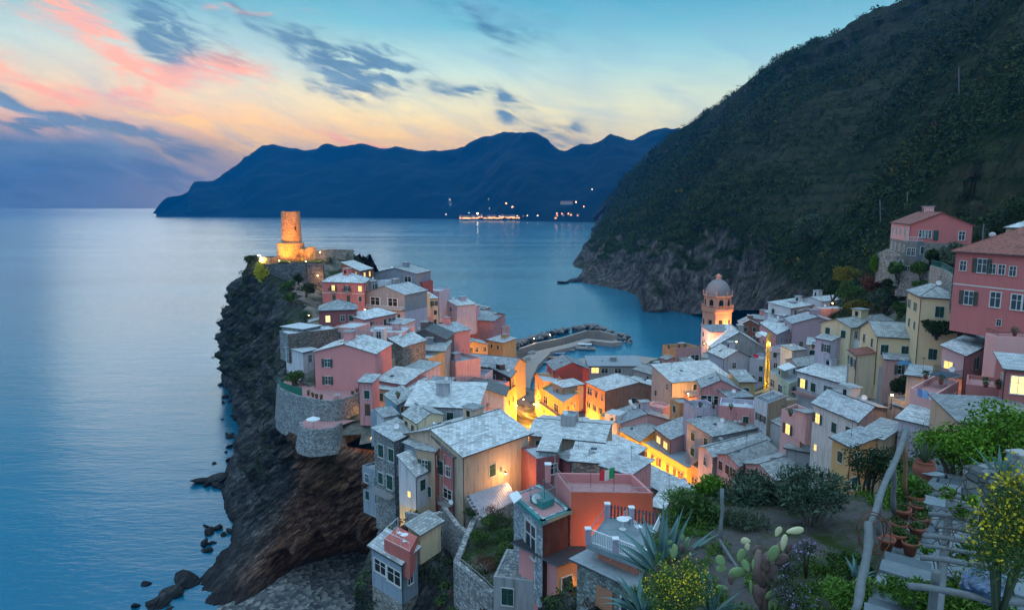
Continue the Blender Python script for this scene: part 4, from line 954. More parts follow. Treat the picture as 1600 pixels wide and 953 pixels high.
H('white roofed house touching the maroon house end', 8, (893, 688), (942, 684), 33, 8, 'pink', 'shedB', .8, 'w', group=G3, stones=8)
# -- right slope, lower
H('long pink house with slate roof and row of brown shutters above the bushes', (1121, 709), (1155, 728), (1215, 705), 28, 9, 'pink2', 'gableB', .9, 's', A='.18,1.7,c;.5,1.7,c;.82,1.7,h', group=G4, brown=True, chim=[(.1, .9), (.55, .2)])
H('pink house with broad plain blue-grey roof above the bushes', (1164, 724), (1212, 750), (1285, 726), 28.3, 7, 'pink2', 'gableB', 1.2, 'b', A='.25,1.8,c;.7,1.8,c', group=G4, chim=[(.35, .8), (.7, .7)])
H('grey-mauve house with wide pale roof and skylights', (1092, 699), (1114, 714), (1202, 688), 27.2, 7, 'lav', 'gableB', .9, 'b', A='.5,1.7,n', group=G4, chim=[(.5, .1), (.75, .15)], dish=[(.3, .7)])
H('low house with long blue-grey roof under the mauve wall', 7, (1114, 682), (1190, 667), 28.4, 7, 'gray', 'shedB', .9, 'b', group=G4)
H('brown-mauve wall house with a round white dish on it', 4, (1105, 662), (1166, 657), 29, 7, (.24, .17, .17), 'flat', .3, 'g', group=G4, dish=[(.35, -.1)], parapet=.1)
H('lavender house with wedge gable and white planted terrace', 6, (1124, 640), (1178, 645), 31, 6, 'lav', 'flat', .4, 'W', group=G4, parapet=.9, chim=[(.5, .5)], wallB='pink')
H('squat lavender terrace house with red cushions and posts', 5, (1085, 643), (1121, 641), 30.4, 7, 'lav', 'flat', .4, 'g', group=G4, parapet=.8)
H('pink gabled room with dark glazed terrace front', 7, (1097, 606), (1155, 608), 32.3, 6.5, 'pink', 'gableA', 1.8, 'b', B='.15,2.5,w;.45,2.5,w;.85,2.3,c', group=G4, stones=6)
H('ochre house with big green shutter under slate roof', 7, (1156, 597), (1180, 597), 33.4, 8, 'ochre', 'shedB', .8, 's', B='.4,2.2,c,1.3', group=G4)
H('long pale house with skylights and white sloping roof', 10, (1050, 598), (1142, 590), 27.5, 8, 'gray', 'shedB', 2.2, 'w', group=G4, stones=10, chim=[(.35, .2), (.8, .5)], ant=[(.2, .6)])
H('white house with brown shutters and big stained side wall', (1178, 626), (1199, 636), (1229, 624), 33.3, 11, 'pale', 'flat', .4, 'g', A='.45,2.6,q,.9;.75,2.6,q,.9', wallB='tan', B='.45,7.5,n,.5', group=G4, parapet=.7, brown=True, ant=[(.5, .5)], dish=[(.2, .5)], wear=.8)
H('candy pink house with lit shuttered window and roof terrace', (1221, 645), (1252, 659), (1275, 650), 35.6, 6.5, 'pink2', 'flat', .4, 'g', A='.38,2.2,l,1.1;.8,2.2,c', B='.6,1.8,n', group=G4, parapet=.7, wear=.15)
H('small pink stair box with lean-to roof on the candy pink house', 2.4, (1243, 641), (1259, 652), 37.6, 2.4, 'pink2', 'shedA', .6, 'b', group=G4, ground=False)
H('peeling white plaster house with green shutters under pale slates', (1271, 630), (1340, 659), (1386, 638), 40.5, 12, (.60, .57, .56), 'gableA', 1.2, 'w', A='.13,2.0,l,.95;.52,2.3,c;.83,2.0,c;.12,6.6,y,.6', B='.4,3,n', wallB='gray', group=G4, wear=1.0, stones=8, chim=[(.2, .9)], brown=False)
H('small orange house with blue-grey lean-to roof and green shutters', (1301, 684), (1329, 699), (1372, 689), 42, 9, 'ochre', 'shedA', .5, 'b', A='.5,1.8,c,.9;.4,4.9,c,.9', group=G4, wear=.15, wallB='orange')
H('low orange annex with corrugated roof behind the small orange house', (1344, 677), (1378, 687), (1412, 664), 42.4, 5, 'tan', 'flat', .3, 'b', group=G4, parapet=.05)
H('low house with wide snow-white roof above the bright green bushes', 3.5, (1404, 654), (1560, 690), 44, 3, 'lav', 'shedB', .9, 'w', group=G4, stones=10)
H('low house with dark weathered slates at the right edge', 8, (1500, 660), (1640, 668), 47, 4, 'tan', 'shedB', .8, 's', group=G4)
# -- right slope, middle
H('large white and ochre house with one glowing window and wide pale roof', (1246, 580), (1318, 600), (1386, 580), 38, 11, 'pale', 'shedA', .9, 'w', A='.14,2.1,l,1.15;.38,2.3,c,1.1;.74,2.2,h,1.25', B='.75,2.4,c,1.1', wallB='lav', group=G4, stones=16, chim=[(.25, .7)])
H('long grey stone wall house with one green door below the plant terrace', 6, (1342, 601), (1424, 626), 38, 8, (.30, .29, .30), 'flat', .3, 'g', B='.25,2.4,d', group=G4, parapet=.1)
H('pale green house with three rows of teal shutters below the white awning', (1202, 581), (1233, 601), (1258, 592), 34, 11, 'green', 'flat', .4, 'g', A='.2,2,w,.9;.6,2,w,.9;.2,5.2,c;.5,5.2,c;.8,5.2,c', group=G4, parapet=.3, over=.1)
H('grey house with fish-scale slate roof between the awning and the verandah', (1228, 562), (1247, 573), (1298, 565), 36, 6, 'gray', 'gableB', 1.0, 's', group=G4)
H('lavender-blue gabled house with one small dark window in the lower right slope', 9, (1131, 560), (1172, 558), 28, 12, (.38, .42, .54), 'gableA', 2.1, 'w', B='.4,2.2,n,1.1', group=G4, stones=6)
H('blue-grey house with a red cloth on its roof terrace', 9, (1171, 565), (1197, 568), 27, 12, (.36, .41, .52), 'flat', .4, 'W', group=G4, parapet=1.0)
H('big grey gabled hall beside the church with pale slates', 16, (1112, 544), (1196, 546), 27, 14, (.34, .36, .36), 'gableA', 5.2, 'w', B='.75,3.0,w,1.2', group=G2, chim=[(.7, .9)], stones=8)
H('tall pink-brown house with cluttered roof terrace at the harbour edge', (1035, 543), (1056, 549), (1096, 547), 26, 16, 'orange', 'flat', .6, 'g', A='.4,2.5,w,.8;.5,6,c', B='.75,2.4,w,1.1;.75,6.5,c', wallB='dpink', group=G2, parapet=1.0, ant=[(.2, .2), (.8, .7)], chim=[(.5, .8)])  # left wall coloured orange to carry the lamplight on it
H('cream-edged grey house with flat blue roof behind the skylight roof', 7, (1097, 559), (1131, 561), 24.5, 9, (.40, .38, .33), 'flat', .3, 'b', group=G2, parapet=.2)
H('small lavender-pink roof tower beside the grey hall', 7, (1110, 519), (1148, 518), 30.5, 8, 'lav', 'shedB', 1.0, 'b', B='.3,2,p', group=G2, ant=[(.8, .5)], wallB='pink')
H('brick gabled house between the church and the lavender row', 8, (1157, 507), (1186, 508), 30, 8, 'brick', 'gableA', 1.6, 'w', group=G4)
H('small salmon house with low roof behind the brick gable', 8, (1170, 497), (1196, 500), 31.5, 8, 'pink', 'gableB', .8, 'b', group=G4, chim=[(.3, .3)])
H('pale house with stacked balconies and laundry above the crane alley', (1188, 505), (1214, 523), (1238, 515), 33.5, 13, 'pink', 'shedA', .6, 'w', A='.3,2.0,c;.7,2,c;.3,5,c', B='.3,2,n;.3,5,q;.7,5,q', wallB='lav', group=G4, ant=[(.3, .3), (.6, .7)], dish=[(.5, .2)], chim=[(.7, .5)])
H('wide lavender-pink gabled house with one dark window', 10, (1238, 506), (1316, 508), 36, 10, (.50, .38, .46), 'gableA', 2.2, 'w', B='.75,2.2,c,1.0;.2,6,n', group=G4, stones=6, wear=.15)
H('house with low pale gable rising behind the wide lavender house', 9, (1225, 494), (1286, 490), 36, 9, 'lav', 'gableA', 1.6, 'w', group=G4)
H('long house with stepped white roofs highest on the lower slope', 8, (1236, 482), (1286, 474), 38.5, 6, 'pale', 'shedB', 1.0, 'w', group=G4, stones=8)
H('white house with shaded terrace at the foot of the wooded slope', 8, (1283, 471), (1320, 468), 40, 5, 'pale', 'gableB', 1.0, 'w', B='.5,1.8,w,1.2', group=G4, chim=[(.8, .5)])
H('low salmon wall house lit by a lamp below the wooded slope', 5, (1284, 483), (1324, 482), 38.2, 4, 'pink2', 'flat', .2, 'W', group=G4, parapet=.1)
H('small verandah house with teal doors and cream canopy roof', 6, (1262, 539), (1301, 542), 34.6, 5, 'pale', 'shedB', .8, 'w', B='.2,2.2,c,1.2;.5,2.2,c,1.2;.8,2.2,c,1.2', group=G4)
H('white house with skylit flat roof left of the cream shuttered house', (1302, 526), (1312, 535), (1372, 537), 40, 9, 'pale', 'shedB', .6, 'W', A='.4,2,c', B='.55,2.2,d,1.1', group=G4, wear=.8)
H('cream house with two black-green shutters under mossy slates', (1345, 511), (1372, 526), (1437, 530), 48, 9, 'cream', 'gableB', 1.9, 's', B='.18,2.2,c,1.15;.68,2.2,c,1.15', group=G4, wear=.15)
H('low house with weathered slates tucked behind the cream shuttered house', 7, (1330, 512), (1400, 504), 46.5, 6, 'cream', 'gableB', 1.2, 's', group=G4)
H('tall cream tower-like house with column of dark shutters and hipped roof', (1419, 455), (1440, 465), (1501, 469), 55.7, 16, 'cream', 'hip', 1.7, 's', A='.25,1.9,h,.9;.7,1.9,h,.9;.3,5,c,.9;.7,5,c,.9', B='.5,2.1,c,1.15;.46,5.2,c,1.15;.42,9.0,c,1.15', group=G4, wear=.12, chim=[(.7, .6)])
H('plain tan house squeezed between the cream tower house and the rose villa', 8, (1499, 468), (1532, 470), 54, 9, (.44, .33, .22), 'flat', .3, 'g', B='.35,1.9,c,1.1', group=G4, parapet=.1)
H('rose pink villa with white window frames and red tiled hipped roof', 12, (1494, 394), (1625, 402), 63.6, 9.5, 'rose', 'hip', 3.6, 'r', B='.11,1.9,p,.9;.35,1.7,o,1.25;.48,2.0,p,.85;.59,2.0,p,.85;.72,2.1,p,.85;.22,6.4,o,1.25;.55,6.2,p,1.35;.80,6.2,p,1.35;.92,6.2,p,1.3;.62,9.3,n,.6', group=G4, wear=.2, over=.5, band=[4.6], chim=[(.3, .5)])
H('three-storey pink and stone school house with red tile roof on the hill', (1393, 348), (1423, 351), (1520, 353), 66.5, 11, 'pink2', 'gableA', 2.4, 'r', A='.12,1.8,p,1;.32,1.8,p,1;.55,1.8,p,1;.78,1.8,p,1;.12,5.2,p,1;.32,5.2,p,1;.55,5.2,p,1;.78,5.2,p,1;.12,8.6,p,1;.32,8.6,p,1;.55,8.6,p,1;.78,8.6,p,1', B='.2,1.9,p;.26,1.9,p;.32,1.9,p;.44,2.1,d;.85,2.0,p,1.1', wallB='rose', group=G4, low=(7.4, stonewall((.27, .25, .23), 4.0)), over=.4, wear=.12)
H('square stone block with railed flat roof at the foot of the pink school house', (1417, 378), (1433, 379), (1478, 379), 62.9, 8.5, stonewall((.27, .25, .23), 4.0), 'flat', .4, 'g', A='.3,2,p;.72,2,p;.3,5.8,p;.72,5.8,p', wallB=(.15, .17, .20), group=G4, parapet=.2)
H('small pale house with white hipped roof at the right edge of the frame', 6, (1572, 357), (1625, 358), 66.7, 4, 'cream', 'hip', 1.2, 'w', group=G4)
# -- right slope, near
H('pink house with lit balcony door and broad slate roof right of the cream tower', (1472, 548), (1507, 556), (1560, 530), 50, 11, (.56, .36, .38), 'shedB', .6, 'w', A='.35,1.8,v,.6', B='.35,2.0,h,1.1;.3,6.3,c,1.0', wallB='pink', group=G4, stones=12, wear=.15)
H('pink upper house with pillared roof terrace and green door at the right edge', 3, (1558, 533), (1625, 535), 53, 8, 'pink2', 'flat', .4, 'p', B='.32,3.2,d,1.3', group=G4, parapet=.5, wear=.15)
H('pale lavender house with green shutter behind the rose terrace', 5, (1538, 566), (1588, 574), 49.6, 7, (.56, .46, .54), 'flat', .4, 'g', B='.25,2.2,c,1.2', group=G4, parapet=.9, wear=.15)
H('rose house with brightly lit window at the right edge', 7, (1572, 577), (1628, 582), 51.5, 10, (.46, .16, .15), 'shedB', .5, 'w', B='.38,1.7,Y,1.35;.3,5.6,c,1.2', group=G4, wear=.15)
H('rose house with white-edged terrace and tall green shutters', 6, (1509, 606), (1574, 614), 48, 9, (.46, .18, .17), 'flat', .4, 'p', B='.28,2.2,c,1.35;.85,2.4,c,1.35', group=G4, parapet=.5, wear=.15)
H('pink terrace house with blue laundry and dark canopy', (1422, 613), (1461, 624), (1498, 602), 46.5, 9, 'pink2', 'flat', .4, 'p', A='.62,2.4,o,1.0', wallB='dpink', group=G4, parapet=.6, wear=.15)
H('small low roofed annex beside the green tree and pink terrace house', 5, (1417, 586), (1448, 590), 46, 4, 'gray', 'shedB', .5, 'b', group=G4)
H('grey-walled house carrying the plant-filled terrace with a white table', 6, (1324, 567), (1392, 582), 42.2, 6, (.36, .35, .36), 'flat', .4, 'p', group=G4, parapet=.6)
# -- nearest houses
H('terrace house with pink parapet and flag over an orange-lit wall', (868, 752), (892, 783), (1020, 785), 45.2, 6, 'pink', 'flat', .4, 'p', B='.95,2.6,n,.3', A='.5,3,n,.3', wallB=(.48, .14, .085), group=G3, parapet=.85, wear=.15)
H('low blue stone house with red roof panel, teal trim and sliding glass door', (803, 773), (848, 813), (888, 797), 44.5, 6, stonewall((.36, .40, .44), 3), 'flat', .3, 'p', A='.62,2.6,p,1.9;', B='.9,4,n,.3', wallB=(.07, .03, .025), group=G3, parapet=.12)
H('low pink house with black felt roof and orange-lit end wall', (811, 850), (871, 880), (927, 860), 41, 5, 'pink', 'flat', .3, 'k', A='.55,2.4,p,.9', B='.25,2.2,c,1.0;.75,1.8,v,.6', wallB='orange', group=G3, parapet=.0, over=.5, wear=.2)  # end wall's orange is lamplight put into the colour, the house is pink
H('near grey stone house with sloping metal roof and orange shutter', (955, 848), (902, 876), (1012, 927), 47, 6, stonewall((.24, .27, .26), 3.2), 'flat', .3, 'g', B='.75,1.7,p,1.0', A='.5,2,n,.3', group=G3, parapet=.0, over=.4)
H('cove house with glazed grey loggia over a tall tan stone base', (580, 852), (628, 880), (652, 864), 34.4, 16, 'bgray', 'shedA', .5, 'w', A='.3,1.8,w,.8;.75,1.9,w,.9', B='.5,2.2,p,.8', low=(11.5, STW), group=G3, ground=False)
H('tiny cream house with green window above the cove house roof', (638, 828), (656, 834), 3.5, 35.6, 1.5, 'cream', 'shedB', .5, 's', A='.5,1.5,c,.8', group=G3, ground=False)
H('rubble-roofed concrete store below the black felt roof', 5, (771, 902), (870, 914), 38.2, 9, 'gray', 'flat', .3, STB, group=G3, parapet=.1, wear=1)

# -- small infill houses and roof rooms between the larger ones
INF = [('little blue-grey box room on the stairs beside the sky blue house', 3, (579, 645), (600, 648), 34.5, 4, 'bgray', 'flat', 'b'), ('pale lean-to on the stairs above the grey stone house', 3, (600, 652), (622, 648), 36, 5, 'pale', 'shedB', 'b'),
 ('narrow grey house end squeezed behind the long grey-lavender house', 4, (668, 600), (700, 602), 33, 7, 'gray', 'shedB', 'b'), ('pink cube with flat roof behind the dark wide gable', 4, (762, 600), (786, 603), 22, 8, 'pink', 'flat', 'g'),
 ('small salmon house between the ochre gable and the white-slated house', 4, (690, 548), (716, 552), 27, 6, 'pink', 'shedB', 'w'), ('small cream roof room above the cream shuttered row', 3, (655, 462), (672, 460), 43, 5, 'cream', 'flat', 'W'),
 ('little terracotta-coloured house above the salmon house', 4, (735, 480), (756, 483), 26, 6, 'pink', 'shedB', 'b'), ('grey lean-to behind the orange-lit pink house', 4, (716, 476), (738, 480), 30, 6, 'lav', 'shedB', 'w'),
 ('low house with white roof left of the great brown hall', 5, (880, 606), (912, 600), 18, 6, 'tan', 'shedB', 'w'), ('pink cube in front of the great brown hall', 4, (1008, 634), (1036, 640), 23.5, 6, 'pink2', 'flat', 'p'),
 ('small lavender house right of the quay slates', 5, (1004, 602), (1034, 606), 16, 6, 'lav', 'shedB', 'w'), ('narrow orange-lit house at the alley mouth', 4, (1062, 632), (1082, 630), 27, 8, 'orange', 'flat', 'g'),
 ('little white house behind the blue-grey terrace house', 4, (1196, 548), (1218, 552), 30, 7, 'pale', 'shedB', 'w'), ('mauve house below the stacked balconies', 5, (1206, 545), (1232, 548), 31, 7, 'lav', 'flat', 'g'),
 ('grey roof room left of the verandah house', 4, (1238, 548), (1258, 546), 34, 5, 'pale', 'shedB', 'b'), ('white chimney-crowded cube above the wide lavender gable', 4, (1215, 500), (1236, 498), 35, 6, 'white', 'flat', 'W'),
 ('low pink extension behind the lavender wedge terrace', 5, (1140, 622), (1176, 620), 31.5, 6, 'pink2', 'shedB', 'b'), ('tan cube with dark opening right of the stained wall house', 4, (1230, 628), (1246, 626), 33, 8, 'tan', 'flat', 'g'),
 ('small grey stone house in front of the peeling white house', 6, (1228, 700), (1290, 712), 31, 5, 'gray', 'shedB', 's'), ('pale low house below the yellow-walled house', 5, (1060, 650), (1088, 655), 24, 7, 'pink2', 'shedB', 'b'),
 ('small grey lean-to against the long grey wall', 4, (1396, 632), (1424, 640), 41, 4, 'gray', 'shedB', 'b'), ('tan cube under the pink laundry terrace', 5, (1388, 622), (1420, 634), 41.5, 5, 'tan', 'flat', 'g'),
 ('rusty red lean-to between maroon room and white roof', 4, (872, 712), (892, 722), 34, 6, 'maroon', 'shedB', 's'), ('grey concrete roof room on the long beige house', 3, (876, 652), (898, 654), 37.2, 4, 'gray', 'flat', 'g'),
 ('pink lean-to roof beside the flag terrace', 5, (940, 728), (985, 742), 36, 6, 'pink', 'shedB', 'w'), ('low rose building below the flag terrace at its street side', 4, (1018, 790), (1060, 800), 33, 6, 'rose', 'shedB', 'w'),
 ('cream lower building beside the narrow lavender house', 4, (600, 700), (622, 716), 31, 8, 'gray', 'flat', 'b'), ('grey shed at the foot of the grey stone house', 4, (566, 730), (596, 742), 26.5, 6, 'bgray', 'flat', 'b'),
 ('white box stairhead behind the rose hipped house', 4, (590, 440), (606, 441), 47.5, 4, 'pale', 'flat', 'W'), ('mauve wall house between grey gable and pink block', 5, (600, 505), (630, 508), 41, 6, 'lav', 'shedB', 'w')]
for lab_, p0_, p1_, p2_, z_, h_, w_, rf_, rm_ in INF: H(lab_, p0_, p1_, p2_, z_, h_, w_, rf_, .5, rm_, parapet=.35, group='small infill houses')

# -- narrow houses and lean-tos built against the walls of the larger ones
SKIP = ('pink gabled house with two', 'cream tower', 'villa', 'school', 'bright red', 'great brown', 'flag', 'low blue stone', 'black felt', 'near grey stone', 'cove house', 'rubble', 'tiny', 'box', 'lit', 'laundry', 'long yellow', 'street', 'little square', 'tall rose', 'stained tan', 'tall narrow', 'narrow', 'grey stone house', 'peeling', 'candy', 'lean-to', 'stone block', 'orange', 'canopy', 'bastion', 'seaward end', 'rose red', 'right edge', 'rose house', 'terrace house', 'plant-filled', 'verandah', 'hall', 'awning', 'bushes')
AW = [('pink', 'pink', (.52, .26, .28)), ('cream', 'cream', (.58, .48, .33)), ('pale grey', 'gray', (.36, .37, .40)), ('lavender', 'lav', (.46, .40, .50)), ('salmon', 'pink2', (.58, .33, .30)), ('ochre', 'ochre', (.48, .34, .18)), ('whitewashed', 'white', (.56, .58, .60))]
rsn = random.Random(21); base_list = list(HP)
for lab_, P_, z0_, z1_ in base_list:
    if any(k_ in lab_ for k_ in SKIP) or z1_ - z0_ < 6: continue
    cx_ = (P_[0] + P_[2]) / 2; dv_ = Vector((cx_.x, cx_.y, z1_ - CAMZ)); ppx = 800 + F * dv_.x / dv_.dot(_f); ppy = 476.5 - F * dv_.dot(_u) / dv_.dot(_f)
    if 930 < ppx < 1115 and 625 < ppy < 800: continue
    for wall_ in ('A', 'B'):
        q0, q1, oth = (P_[0], P_[1], P_[2]) if wall_ == 'A' else (P_[1], P_[2], P_[0]); d_ = q1 - q0; L_ = d_.length
        if L_ < 6 or rsn.random() < .35: continue
        n_ = Vector((d_.y, -d_.x, 0)).normalized(); n_ = -n_ if n_.dot(oth - P_[1]) > 0 else n_
        w_ = rsn.uniform(3.2, min(5.2, L_ * .55)); u0 = rsn.uniform(.05, 1 - w_ / L_ - .02); dep = rsn.uniform(2.2, 3.4); zt = z1_ - rsn.uniform(2.2, 4.0)
        a_ = q0 + d_ * u0 + n_ * dep; b_ = a_ + d_.normalized() * w_; c_ = b_ - n_ * (dep - .05); nm_, ck_, cc_ = AW[rsn.randrange(7)]; fl_ = rsn.random() < .4
        short = ' '.join(lab_.split()[:7])
        for tail_ in (' with', ' and', ' the', ' under', ' a', ' of', ' in', ' above', ' between', ' its', ' two', ' by'):
            if short.endswith(tail_): short = short[:-len(tail_)]
        for tail_ in (' with', ' and', ' the', ' under', ' a', ' of', ' in'):
            if short.endswith(tail_): short = short[:-len(tail_)]
        H('%s %s on the %s of the %s' % (nm_, 'annex' if fl_ else 'lean-to', 'front' if wall_ == 'B' else 'left flank', short), a_, b_, c_, zt, zt - z0_, cc_, 'flat' if fl_ else 'shedA' , .6, rsn.choice('gpp') if fl_ else rsn.choice('wsbwr'), A='auto 2 %d cc-oh' % max(1, int((zt - z0_) / 3)), B='auto 1 1 c-', parapet=.75, over=.25, group='annexes and lean-tos')
# ---------------------------------------------------------------- ground under the town: a smooth sheet through the feet of the houses
pts = list(HB)
def addp(px, py, z): v_ = WZ(px, py, z); pts.append((v_.x, v_.y, z))
for a_ in [(830, 655, 3.5), (845, 640, 3), (800, 640, 3), (822, 610, -2.5), (822, 590, -3), (830, 575, -4), (1000, 690, 9), (1040, 740, 10), (1075, 770, 11), (960, 680, 7), (900, 660, 5), (870, 655, 4), (950, 560, -4), (900, 540, -5), (1030, 545, -4), (1010, 500, -6), (950, 520, -6), (860, 560, -4), (1080, 500, -6), (790, 600, 2.5)]: addp(*a_)
for px, py, D in [(560, 396, 262), (470, 402, 250), (420, 406, 245), (500, 402, 240), (540, 402, 246), (450, 440, 222), (480, 470, 195), (470, 495, 180), (450, 520, 165)]:
    v_ = WD(px, py, D); pts.append((v_.x, v_.y, v_.z))
for v_ in GM[int(30 * .6) * 1:1 * 30 + 1:12, 22 * 9::22].reshape(-1, 3): pts.append((v_[0], v_[1], v_[2] - 2))
for X, Y, Z in [(0, 40, 30), (10, 36, 36), (25, 40, 40), (45, 45, 44), (60, 55, 44), (80, 70, 46), (30, 60, 32), (50, 75, 34), (95, 60, 55), (-20, 60, 24), (-28, 75, 18), (15, 25, 46), (40, 25, 50), (70, 30, 52)]: pts.append((X, Y, Z))
pts = np.array(pts)
_, keep = np.unique(np.round(pts[:, :2] / 3.0), axis=0, return_index=True); pts = pts[keep]
def fit(P_, lam=6.0):
    n_ = len(P_); d = np.linalg.norm(P_[:, None, :2] - P_[None, :, :2], axis=-1); Phi = d          # biharmonic-like: linear radial basis
    A_ = np.zeros((n_ + 3, n_ + 3)); A_[:n_, :n_] = -Phi + np.eye(n_) * lam; A_[:n_, n_] = 1; A_[:n_, n_ + 1:] = P_[:, :2]; A_[n_:, :n_] = A_[:n_, n_:].T
    w_ = np.linalg.solve(A_, np.concatenate([P_[:, 2], [0, 0, 0]])); return w_
GW = fit(pts); GP = pts
def ground_z(XY):
    XY = np.atleast_2d(XY); d = np.linalg.norm(XY[:, None, :] - GP[None, :, :2], axis=-1); return -d @ GW[:-3] + GW[-3] + XY @ GW[-2:]
rim = [c_[0] for c_ in ccols]
poly_ = [(r_[0] + 5, r_[1] + 1) for r_ in rim]           # just inside the rim of the cliff
poly_ += [(-6, 78), (0, 58), (10, 34), (30, 20), (130, 20), (170, 120), (150, 260), (100, 300), (40, 300), (0, 330), (-40, 300)]
poly_ = np.array(poly_)
def inside(x, y):
    c_ = False; n_ = len(poly_)
    for i in range(n_):
        x1, y1 = poly_[i]; x2, y2 = poly_[(i + 1) % n_]
        if (y1 > y) != (y2 > y) and x < (x2 - x1) * (y - y1) / (y2 - y1) + x1: c_ = not c_
    return c_
xs = np.arange(-85, 172, 2.0); ys = np.arange(20, 332, 2.0)
XX, YY = np.meshgrid(xs, ys); ZZ = ground_z(np.stack([XX.ravel(), YY.ravel()], 1)).reshape(XX.shape) - .4
V_ = np.stack([XX, YY, ZZ], -1).reshape(-1, 3)
fq = grid_faces(len(ys), len(xs)); ctr = V_[fq].mean(1); ok_ = np.array([inside(c_[0], c_[1]) for c_ in ctr])
m, nt, p = base_mat('village_ground', .95, .1); P = pos(nt)
a_ = noise_n(nt, P, .12, 5, .6); b_ = noise_n(nt, P, 1.4, 5, .7)
lk(nt, mixc(nt, ramp(nt, a_, [(.45, (0, 0, 0)), (.58, (1, 1, 1))]), mixc(nt, b_, (.10, .095, .09), (.26, .24, .22)), mixc(nt, b_, (.012, .025, .012), (.05, .07, .03))), p.inputs['Base Color']); bump(nt, p, b_, .6, .15)
M_GROUND = m
o = np_mesh('ground', V_, fq[ok_], M_GROUND, smooth=True); tag(o, kind='structure')
# ---------------------------------------------------------------- the blue evening air
hz = MB(); hz.box((0, 4400, 300), (30000, 10400, 606))
m = bpy.data.materials.new('evening_air'); m.use_nodes = True; nt = m.node_tree; nt.nodes.clear()
pv = nn(nt, 'ShaderNodeVolumePrincipled'); pv.inputs['Color'].default_value = (.004, .26, .70, 1); pv.inputs['Density'].default_value = .000105; pv.inputs['Anisotropy'].default_value = .0
oo = nn(nt, 'ShaderNodeOutputMaterial'); lk(nt, pv.outputs[0], oo.inputs['Volume'])
haze = hz.build('haze', m, uv=False); tag(haze, kind='stuff')
# ---------------------------------------------------------------- lamps
def lamp_light(loc, power, color=(1, .48, .10), radius=.25, name='lamp_light', parent=None):
    d = bpy.data.lights.new(name, 'POINT'); d.energy = power; d.color = color; d.shadow_soft_size = radius
    o = bpy.data.objects.new(name, d); COL.objects.link(o); o.location = loc
    if parent is not None: o.parent = parent; o.location = Vector(loc) - world_loc(parent)
    return o
def spot(loc, target, power, angle=70, color=(1, .42, .06), radius=.3):
    d = bpy.data.lights.new('floodlight_beam', 'SPOT'); d.energy = power; d.color = color; d.spot_size = R(angle); d.spot_blend = .6; d.shadow_soft_size = radius
    o = bpy.data.objects.new('floodlight_beam', d); COL.objects.link(o); o.location = loc
    o.rotation_euler = (Vector(target) - Vector(loc)).to_track_quat('-Z', 'Y').to_euler(); return o
M_BULB = emit('street_lamp_glow', (1, .62, .20), 45); M_BULBW = emit('white_lamp_glow', (1, .80, .50), 45)
def street_lamp(P, h, power, label, wall=None, color=(1, .38, .055), gsize=.16, group='street lamps of the village', bulb=None):
    """a post with a lantern, or with wall = direction a lantern on a bracket"""
    P = Vector(P); r_ = empty('street_lamp', P); tag(r_, label, 'street lamp', group)
    m_ = MB(); top = P + Vector((0, 0, h))
    if wall is None:
        m_.tube([P, top], .05, 6); m_.tube([P, P + Vector((0, 0, .5))], .09, 6)
    else:
        w_ = Vector(wall).normalized(); m_.tube([top - w_ * .9 + Vector((0, 0, .15)), top - w_ * .3 + Vector((0, 0, .35)), top + Vector((0, 0, .3))], .025, 5)
    m_.build('post', M_IRON, r_)
    c_ = MB(); c_.lathe([(.01, .34), (.14, .26), (.22, .16), (.23, .12)], top, 10); c_.build('lamp_cap', M_IRON, r_)
    g_ = MB(); g_.lathe([(0, -.12), (gsize * .7, -.08), (gsize, .02), (gsize * .7, .11), (0, .14)], top, 10); g_.build('lamp_glass', bulb or M_BULB, r_, smooth=True)
    lamp_light(top - Vector((0, 0, .35)), power, color, .2, parent=r_)
    return r_
Z = Vector((0, 0, 1))
L_ = street_lamp
L_(WZ(834, 651, 3.5), 4.2, 3200, 'bright yellow street lamp at the head of the little harbour square')
L_(WZ(818, 640, 3.2), 3.6, 1500, 'second street lamp on the square, next to the channel')
L_(WZ(1074, 640, 22), 4.0, 3200, 'glowing lamp in the alley left of the round terrace')
L_(WZ(1200, 600, 26), 10.5, 1300, 'tall lamp by the yellow-lit crane post in the alley', color=(1, .6, .12))
L_(WZ(571, 512, 38), 5, 3800, 'lamp in the lane beside the maroon hipped house')
L_(WZ(561, 535, 36), 5, 2600, 'lamp in the lane above the pink gabled house')
L_(WZ(716, 552, 19), 5, 2200, 'lamp at the orange-lit corner above the ochre houses')
L_(WZ(798, 543, 4), 4.5, 1500, 'white star-like lamp at the root of the breakwater', color=(1, .75, .45), bulb=M_BULBW)
L_(WZ(790, 572, 4), 3.5, 900, 'lamp over the rocks beside the ochre breakwater block')
L_(WZ(834, 536, 5), 2.2, 350, 'small lamp on the breakwater wall, nearer the shore', color=(1, .7, .4), bulb=M_BULBW)
L_(WZ(859, 530, 5), 2.2, 350, 'small lamp on the breakwater wall, farther out', color=(1, .7, .4), bulb=M_BULBW)
L_(WZ(582, 705, 27), 2.5, 260, 'little lamp among rubble beside the grey stone house')
L_(WZ(572, 668, 29), 2.5, 300, 'little lamp on the stairs below the round bastion')
L_(WZ(955, 810, 40), 3.0, 600, 'lamp lighting the orange wall under the flag terrace', color=(1, .32, .12))
L_(WZ(1321, 517, 40), 2.5, 200, 'small orange lamp under the trees beside the lavender gable')
L_(WZ(1300, 486, 38), 2.5, 260, 'lamp over the salmon wall below the wooded slope')
L_(WZ(1392, 640, 41), 2.2, 200, 'lamp glowing behind the peeling white house')
L_(WZ(1150, 548, 31), 2.5, 150, 'lamp glow at the roof corner of the church hall')
